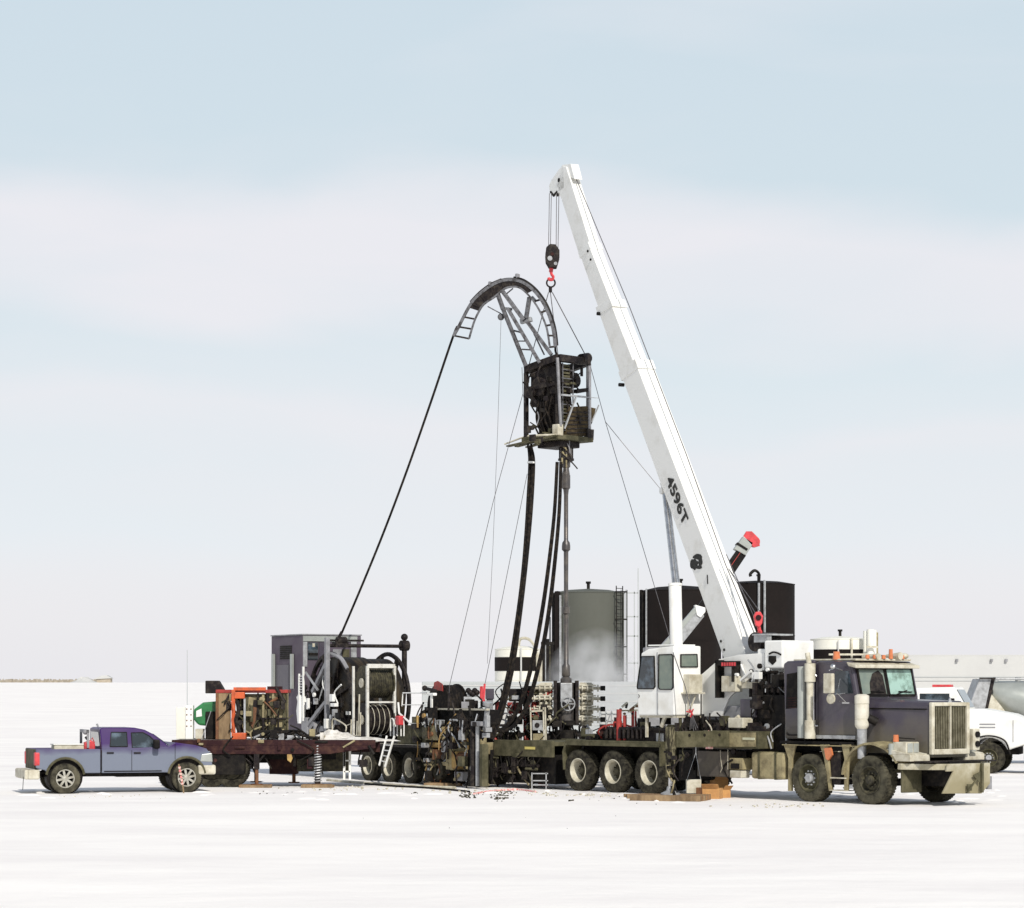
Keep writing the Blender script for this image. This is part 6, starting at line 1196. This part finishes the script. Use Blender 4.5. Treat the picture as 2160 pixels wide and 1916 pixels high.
p = world(2120, 1500, 92); TK = Frame(p.x, 92); t = thing('tank_trailer', 'grey aluminium tank trailer with slanted front, cut by the right edge', 'tank trailer', TK)
k2 = lambda x, y, v=0: TK.at(x, y, v); zt_, zb_ = k2(2120, 1436)[2], k2(2120, 1530)[2]; rr = (zt_-zb_)/2; zc_ = (zt_+zb_)/2; xl = k2(2100, 1500)[0]
m = MB(); m.lathe((xl, 1.0, zt_-.35), (1, 0, -.0), [(.30, 0), (.34, .02)], 32)
vs = []; fs = []; st_ = [(xl, .42, zt_-.42), (xl+.55, .62, zt_-.62), (xl+1.3, rr, zc_), (xl+9, rr, zc_)]
for x, r_, zc in st_: vs += [(x, 1.0+r_*1.25*math.cos(2*math.pi*i/32), zc+r_*math.sin(2*math.pi*i/32)) for i in range(32)]
for j in range(3):
    for i in range(32): fs.append((j*32+i, j*32+(i+1) % 32, (j+1)*32+(i+1) % 32, (j+1)*32+i))
fs.append(tuple(range(31, -1, -1))); m2 = MB().add(vs, fs, True); m2.sm[-1] = False; m2.build('barrel', M['silver'], t)
MB().tube([(xl-.6, .6, zt_+.06), (xl+9, .6, zt_+.06)], .035).build('top_rail', M['lgrey'], t); m = MB(); [m.cyl((xl+.2+k*.8, 1, zt_-.02), (xl+.2+k*.8, 1, zt_+.13), .1, n=10) for k in range(8)]; m.build('hatch', M['lgrey'], t)
MB().prism([k2(2066, 1432, .2), k2(2091, 1432, .2), k2(2078, 1496, .2), k2(2042, 1496, .2)], (0, 1.4, 0)).build('front_locker', M['lgrey'], t, .02); m = MB(); m.beam(k2(2095, 1432, .3), k2(2079, 1500, .3), .08, .12).beam(k2(2066, 1431, .1), k2(2100, 1431, .1), .05, .06); m.build('front_frame', M['dark'], t)
MB().prism([k2(2092, 1465, .3), k2(2130, 1512, .3), k2(2130, 1540, .3), k2(2075, 1540, .3), k2(2080, 1500, .3)], (0, 1.2, 0)).build('belly_panel', M['cream'], t)
MB().box(xl-1.0, .3, .75, xl+9, 1.8, zb_-.0).build('chassis', M['black'], t)
for k in range(4): q = tyre_mesh(.5, .3, 30).build('wheel', M['rubber'], t); q.location = (xl+(-.4 if k == 0 else 3.5+k*1.2), .3, .5)
# ================= things on the snow =================
c = T.wor((OU+.05, OV, 0)); q = mats('timber_mat', Frame(c.x, c.y, .92, -.30), 1.75, 1.25, 7, 'broad crib of weathered planks under the long outrigger of the crane truck', 'timber pads under the jacks', .13)
c = world(1352, 1683, 62.6); mats('timber_mat', Frame(c.x, c.y, 1, 0), .75, .5, 3, 'small dark planks left of the broad crib, beside the third rear wheel', 'timber pads under the jacks', .10)
p = world(935, 1658, 70.9); mats('timber_mat', Frame(p.x, p.y, 1, -.05), 1.0, .35, 2, 'pair of ochre planks lying before the muddy cabinets of the coil trailer', 'timber pads under the jacks', .09)
def cbox(lab, px, py, s, rot, h, mt='card', tilt=0):
    Y = CAMZ*FPX/(py-HOR); p = world(px, py, Y); t = thing('cardboard_box', lab, 'box', Frame(p.x, p.y, math.cos(rot), math.sin(rot)), 'cardboard boxes by the outrigger')
    b = MB().box(-s/2, -s/2, 0, s/2, s/2, h).build('carton', M[mt], t, .006); m = MB().beam((-s/2, -s/2, h), (-s/2-.14, -s/2, h+.1), s*.9, .01, side=(0, 1, 0)); m = MB(); m.prism([(-s/2, -s/2, h), (s/2, -s/2, h), (s/2, -s/2-.12, h+.1), (-s/2, -s/2-.12, h+.1)], (0, 0, .006)); m.build('flap', M[mt], t); return t
cbox('orange brown carton lying open, the front one beside the outrigger planks', 1503, 1685, .42, -.3, .26); cbox('square carton on top right behind the front one', 1517, 1678, .36, .25, .40); cbox('small carton with a white label at the right end of the box pile', 1527, 1683, .24, .5, .20, 'card'); cbox('pale reddish carton between the wrapped bucket and the front carton', 1485, 1684, .28, .8, .26, 'brown')
p = world(1463, 1677, 63.3); t = thing('rope_hung_crate', 'off white crate hung by two ropes beside the timber crib', 'crate', Frame(p.x, p.y, oz=.10)); MB().box(-.18, -.15, 0, .18, .15, .34).build('crate', M['cream'], t, .01)
for s in (-1, 1): MB().tube([(s*.17, -.1, .34), (.06, .05, 1.0), (.08, .3, 1.2)], .008).build('rope', M['lgrey'], t)
MB().tube([(.08, .3, 1.2), (.12, .9, 1.42)], .008).build('rope', M['lgrey'], t)
# tassels and flags on the crane: red tie and a red-white sign cloth
q = TP(z5, 600, 880, -.3); m = MB(); random.seed(6)
for k in range(7): m.tube([q, Vector(q)+V(random.uniform(-.15, .15), -.03, random.uniform(-.2, .15))], .02)
m.build('red_tie', M['redb'], ct); m = MB(); q2 = TP(z5, 620, 1040, -.3)
for k in range(5): m.tube(smoothpts([q, Vector(q).lerp(Vector(q2), .5)+V((k-2)*.04, 0, 0), Vector(q2)+V((k-2)*.07, 0, random.uniform(-.1, .1))]), .010)
m.tube([q, TP(z5, 540, 640, -.3), TP(z5, 430, 330, -.2)], .012); m.build('hanging_rope', M['rope'], ct)
a = TP(z5, 725, 1040, -.5); b = TP(z5, 790, 1210, -.5); MB().prism([(a[0], -.5, b[2]), (b[0], -.5, b[2]), (b[0]-.02, -.5, a[2]-.05), (a[0]+.1, -.5, a[2])], (0, .02, 0)).build('cloth', M['pink'], ct, .003, 'red and white spotted cloth hanging from the outrigger')
# steps/ladder and hoses under the rear overhang
p = world(1138, 1668, 68.3); fr = Frame(p.x, p.y); t = thing('step_frame', 'thin white step frame standing before the gap left of the rear wheels', 'step', fr); f9 = lambda x, y, v=0: fr.at(x, y, v)
for x in (1122, 1152): MB().beam(f9(x, 1630), V(f9(x, 1630)[0], 0, 0), .03, .03).build('leg', M['lgrey'], t)
for y in (1632, 1647, 1656): MB().beam(f9(1122, y), f9(1156, y), .03, .03).build('rung', M['lgrey'], t)
p = world(1145, 1640, 70.5); t = thing('red_jerrycan', 'red container standing in the shade behind the white step frame', 'container', Frame(p.x, p.y)); MB().box(-.13, 0, 0, .13, .2, .45).build('body', M['redb'], t, .03); MB().cyl((.05, .1, .45), (.05, .1, .52), .04).build('cap', M['black'], t)
random.seed(14)
for lab, pts, r_, mt in (('pale hose snaking on the snow behind the trailer legs', [(690, 1648), (740, 1652), (800, 1656), (850, 1660), (900, 1662), (960, 1664)], .04, 'cream'), ('black hose lying on the snow in front of the trailer wheels', [(770, 1655), (830, 1660), (890, 1663), (950, 1668), (990, 1672)], .03, 'hose'), ('pinkish hose looping on the snow around the white jack foot', [(1000, 1676), (1040, 1670), (1090, 1667), (1130, 1672)], .025, 'pink')):
    P3 = [world(x, y, CAMZ*FPX/(y-HOR)) for x, y in pts]; fr = Frame(P3[0].x, P3[0].y); o = MB().tube(smoothpts([fr.loc(q)+V(0, 0, r_*.8) for q in P3]), r_).build('ground_hose', M[mt]); o.location = fr.o; tag(o, lab, 'hose')
def debris(nm, lab, spots, mt, seed):
    random.seed(seed); m = MB()
    for (px, py, sx, sy, n, s) in spots:
        for _ in range(n):
            x = random.gauss(px, sx); y = min(max(random.gauss(py, sy), py-2*sy), py+2*sy); Y = CAMZ*FPX/(y-HOR); p = world(x, y, Y); k = s*random.uniform(.3, 1.2); a = random.uniform(0, 3.14)
            q = [(p.x+k*random.uniform(.6, 1.1)*math.cos(a+i*1.257), p.y+k*2.0*random.uniform(.6, 1.1)*math.sin(a+i*1.257)) for i in range(5)]
            m.prism([(u, v, -.01+gz(u, v)) for u, v in q], (0, 0, .02+k*.5))
    return tag(m.build(nm, M[mt]), lab, 'debris', kind='stuff')
debris('mud_clods', 'dark mud clods and chips scattered on the snow around the white jack foot', [(985, 1680, 10, 3, 34, .035), (1055, 1683, 11, 4, 40, .035), (1060, 1672, 16, 2, 20, .03), (1208, 1690, 2.5, .6, 5, .035), (876, 1674, 3, .6, 4, .035), (1020, 1676, 35, 3, 26, .02), (1100, 1750, 200, 30, 5, .008), (1320, 1685, 50, 6, 14, .02), (600, 1672, 60, 3, 16, .018)], 'hubdark', 3)
debris('dirty_snow_chunks', 'grey lumps of churned snow along the foot of the rigs', [(1230, 1678, 70, 2.5, 60, .035), (760, 1664, 80, 3, 50, .035), (1010, 1670, 50, 3, 40, .04), (1650, 1700, 60, 3, 30, .03), (240, 1680, 70, 3, 20, .025)], 'cream', 5)
# ================= far left horizon =================
Yf = 880; m = MB(); random.seed(17)
for k in range(230):
    px = -40+k*1.18; x = (px-CX)/FPX*Yf; h = random.uniform(.5, 1.25)*(1.0 if px < 225 else .4); g0 = gz(x, Yf); m.box(x-.12, Yf-.2, g0-.3, x+.08+random.uniform(0, .08), Yf+random.uniform(0, 3), g0+h)
tag(m.build('dry_brush', M['brush']), 'low strip of pale dry brush along the far left horizon', 'brush', kind='stuff')
p = world(218, 1440, 860); g0 = gz(p.x, 860); t = thing('far_shed', 'tiny pale shed with a sloping snowy roof on the left horizon', 'shed', Frame(p.x, p.y, oz=g0-.3)); MB().box(-2.2, 0, 0, 2.4, 4, 1.6).build('wall', M['brush'], t); MB().prism([(-3.2, -.4, 1.3), (2.8, -.4, 1.6), (1.2, -.4, 2.6), (-.6, -.4, 2.5)], (0, 4.8, 0)).build('roof', M['offw'], t)
p = world(178, 1440, 870); g0 = gz(p.x, 870); mound('snow_bank', Frame(p.x, p.y), 5.5, 3, 1.9, 'offw', 'pale snow bank beside the far shed', 'snow bank', g0-.2, 8)
p = world(395, 1480, 160); g0 = gz(p.x, 160); t = thing('whip_pole', 'very thin pale pole standing on the snow left of the green tank', 'pole', Frame(p.x, p.y, oz=g0-.1)); MB().cyl((0, 0, 0), (0, 0, CAMZ+(HOR-1368)/FPX*160-g0), .035, .02, 8).build('mast', M['palewall'], t); MB().box(-.1, -.1, 0, .1, .1, .3).build('base', M['lgrey'], t)

# ================= dense pipework among the rigs =================
def clutter(parent, fr, x0, x1, y0, y1, v0, v1, n, mats, seed, big=.5):
    random.seed(seed)
    for k in range(n):
        px, py = random.uniform(x0, x1), random.uniform(y0, y1); v = random.uniform(v0, v1); c = Vector(fr.at(px, py, v)); mt = M[random.choice(mats)]; q = random.random()
        if q < .30:
            a, b, d = random.uniform(.04, .14)*big*2, random.uniform(.04, .12), random.uniform(.05, .16)*big*2; MB().cb(c, a*2, b*2, d*2).build('fitting', mt, parent, .008)
        elif q < .55:
            L_ = random.uniform(.15, .5); d = random.choice((V(1, 0, 0), V(0, 0, 1), V(1, 0, .6), V(-.6, .1, 1))).normalized(); MB().cyl(c-d*L_*.5, c+d*L_*.5, random.uniform(.018, .05), n=8).build('pipe', mt, parent)
        elif q < .85:
            p = [c+V(random.uniform(-.35, .35), random.uniform(-.1, .1), random.uniform(.15, .35)), c+V(random.uniform(-.15, .15), -.05, 0), c+V(random.uniform(-.3, .3), random.uniform(-.1, .1), -random.uniform(.15, .4))]
            MB().tube(smoothpts(p), random.uniform(.014, .028)).build('hose', mt, parent)
        else:
            m = MB().cyl(c, c+V(0, -.06, 0), random.uniform(.04, .08), n=12); m.build('valve', mt, parent)
PB = bpy.data.objects
clutter(PB['pump_skid'], Frame(PB['pump_skid'].location.x, PB['pump_skid'].location.y), 1030, 1160, 1452, 1580, -.45, .0, 60, ('dark', 'black', 'dark', 'olive', 'red', 'lgrey', 'black', 'hose'), 41)
clutter(PB['operator_console'], Frame(PB['operator_console'].location.x, PB['operator_console'].location.y), 975, 1045, 1480, 1640, -.2, .15, 36, ('dark', 'black', 'black', 'lgrey', 'hose', 'grey'), 42)
clutter(rt, R, 900, 990, 1530, 1650, -.2, .1, 40, ('dark', 'black', 'ochre', 'tan', 'hose', 'brown', 'lgrey'), 43)
clutter(rt, R, 640, 735, 1440, 1545, -.25, .1, 34, ('dark', 'black', 'hose', 'grey', 'lgrey', 'white'), 44)
clutter(rt, R, 880, 930, 1490, 1530, -.1, .3, 14, ('dark', 'black', 'lgrey'), 45)
clutter(ct, T, 1230, 1400, 1528, 1560, .1, .6, 34, ('dark', 'black', 'hose', 'olive', 'maroon', 'lgrey'), 46)
clutter(ct, T, 1400, 1560, 1510, 1540, .0, .2, 18, ('dark', 'black', 'hose', 'cream', 'olive'), 47)
clutter(ct, T, 1440, 1560, 1580, 1640, .1, .3, 16, ('dark', 'black', 'hose', 'olive'), 48)
clutter(ct, T, 1545, 1650, 1405, 1450, .6, 1.0, 16, ('dark', 'black', 'hose', 'lgrey', 'white'), 49)
clutter(ct, T, 1030, 1150, 1610, 1650, .1, .3, 20, ('black', 'dark', 'cream', 'hose'), 50)
clutter(ct, T, 1408, 1424, 1575, 1680, -2.0, -1.98, 12, ('black', 'tan', 'hose', 'dark'), 51, .25)
clutter(ij, I, 1112, 1172, 775, 910, -.02, .3, 18, ('dark', 'black', 'hose', 'dark', 'grey'), 52, .35)
clutter(ij, I, 1188, 1240, 770, 905, -.02, .15, 22, ('dark', 'black', 'hose', 'dark', 'olive'), 53, .3)
clutter(ij, I, 1120, 1210, 900, 935, .1, .5, 14, ('dark', 'black', 'olive', 'tan'), 54, .35)
clutter(rp, Wl, 1184, 1204, 925, 975, -.22, -.18, 10, ('dark', 'grey', 'tan'), 55, .3)
clutter(rp, Wl, 1150, 1245, 1530, 1565, -.35, -.1, 22, ('dark', 'black', 'hose', 'lgrey'), 56, .4)
clutter(fb, FB, 440, 780, 1592, 1612, .1, .5, 26, ('black', 'dark', 'maroon', 'hose'), 57)
clutter(PB['panel_rack'], Frame(PB['panel_rack'].location.x, PB['panel_rack'].location.y, oz=dz), 462, 612, 1466, 1545, -.16, -.06, 40, ('dark', 'olive', 'brown', 'tan', 'black', 'olive', 'dark'), 58, .4)
clutter(fb, FB, 545, 690, 1544, 1562, .15, .6, 26, ('dark', 'black', 'tan', 'lgrey', 'hose', 'dsnow'), 59, .4)
clutter(fb, FB, 380, 790, 1562, 1588, -.02, .01, 12, ('brown', 'black', 'maroon', 'maroon', 'tan'), 60, .25)
clutter(ct, T, 1590, 1640, 1440, 1560, .25, .45, 16, ('black', 'dark', 'hose', 'lgrey'), 61, .6)

random.seed(77); m = MB()      # trodden, ploughed snow left around the wheels and mats
for k in range(70):
    px = random.uniform(60, 2120); py = random.choice((random.gauss(1674, 5), random.gauss(1682, 7))); Y = CAMZ*FPX/(max(py, 1664)-HOR)
    p = world(px, HOR, Y); a = random.uniform(-.5, .5); rx, ry, h = random.uniform(.10, .45), random.uniform(.10, .3), random.uniform(.02, .045); n = 10; vs = [(p.x, p.y, gz(p.x, p.y)+h)]
    for j in (1, 2, 3):
        for i in range(n):
            q = 2*math.pi*i/n; r_ = j/3*random.uniform(.8, 1.15); u, v = rx*r_*math.cos(q), ry*r_*math.sin(q); x, y = p.x+u*math.cos(a)-v*math.sin(a), p.y+u*math.sin(a)+v*math.cos(a); vs.append((x, y, gz(x, y)+h*(.8, .35, -.6)[j-1]*random.uniform(.7, 1.2)))
    m.add(vs, [(0, 1+i, 1+(i+1) % n) for i in range(n)]+[(1+j*n+i, 1+(j+1)*n+i, 1+(j+1)*n+(i+1) % n, 1+j*n+(i+1) % n) for j in (0, 1) for i in range(n)], True)
tag(m.build('trodden_snow', M['snow']), 'low lumps of trodden snow spread in front of the rigs', 'snow', kind='stuff')

for px0, px1, y0, y1, v0, v1, mt in ((1020, 1070, 1600, 1650, 1.3, 1.7, 'black'), (1070, 1130, 1598, 1646, 1.3, 1.9, 'hubdark')):
    a = T.at(px0, y0, v0); b = T.at(px1, y1, v0); MB().box(a[0], v0, b[2], b[0], v1, a[2]).build('dark_filler', M[mt], ct, .02)  # dark boxes added to blacken the gaps under the rear deck
a = R.at(985, 1580, .6); b = R.at(1035, 1655, .6); MB().box(a[0], .6, b[2], b[0], 1.1, a[2]).build('dark_nose_filler', M['black'], rt, .02)  # added black box, stands in for the darkness under the trailer nose
clutter(ct, T, 1015, 1130, 1590, 1650, -.02, .1, 34, ('black', 'dark', 'hose', 'hubdark', 'olive', 'tan', 'dark'), 71, .5)
clutter(rt, R, 870, 1000, 1495, 1640, -.28, -.1, 46, ('black', 'dark', 'hose', 'hubdark', 'olive', 'ochre', 'lgrey', 'dark'), 72, .5)
clutter(rt, R, 960, 1030, 1500, 1560, -.4, .1, 26, ('black', 'dark', 'hose', 'lgrey', 'dark'), 73, .5)
clutter(PB['pump_skid'], Frame(PB['pump_skid'].location.x, PB['pump_skid'].location.y), 1030, 1150, 1500, 1580, -.8, -.4, 40, ('dark', 'black', 'hose', 'olive', 'red', 'grey', 'black', 'hose'), 74)
clutter(PB['gauge_panel'], Frame(PB['gauge_panel'].location.x, PB['gauge_panel'].location.y), 1110, 1185, 1500, 1570, .1, .4, 26, ('dark', 'black', 'hose', 'olive', 'dark'), 75)
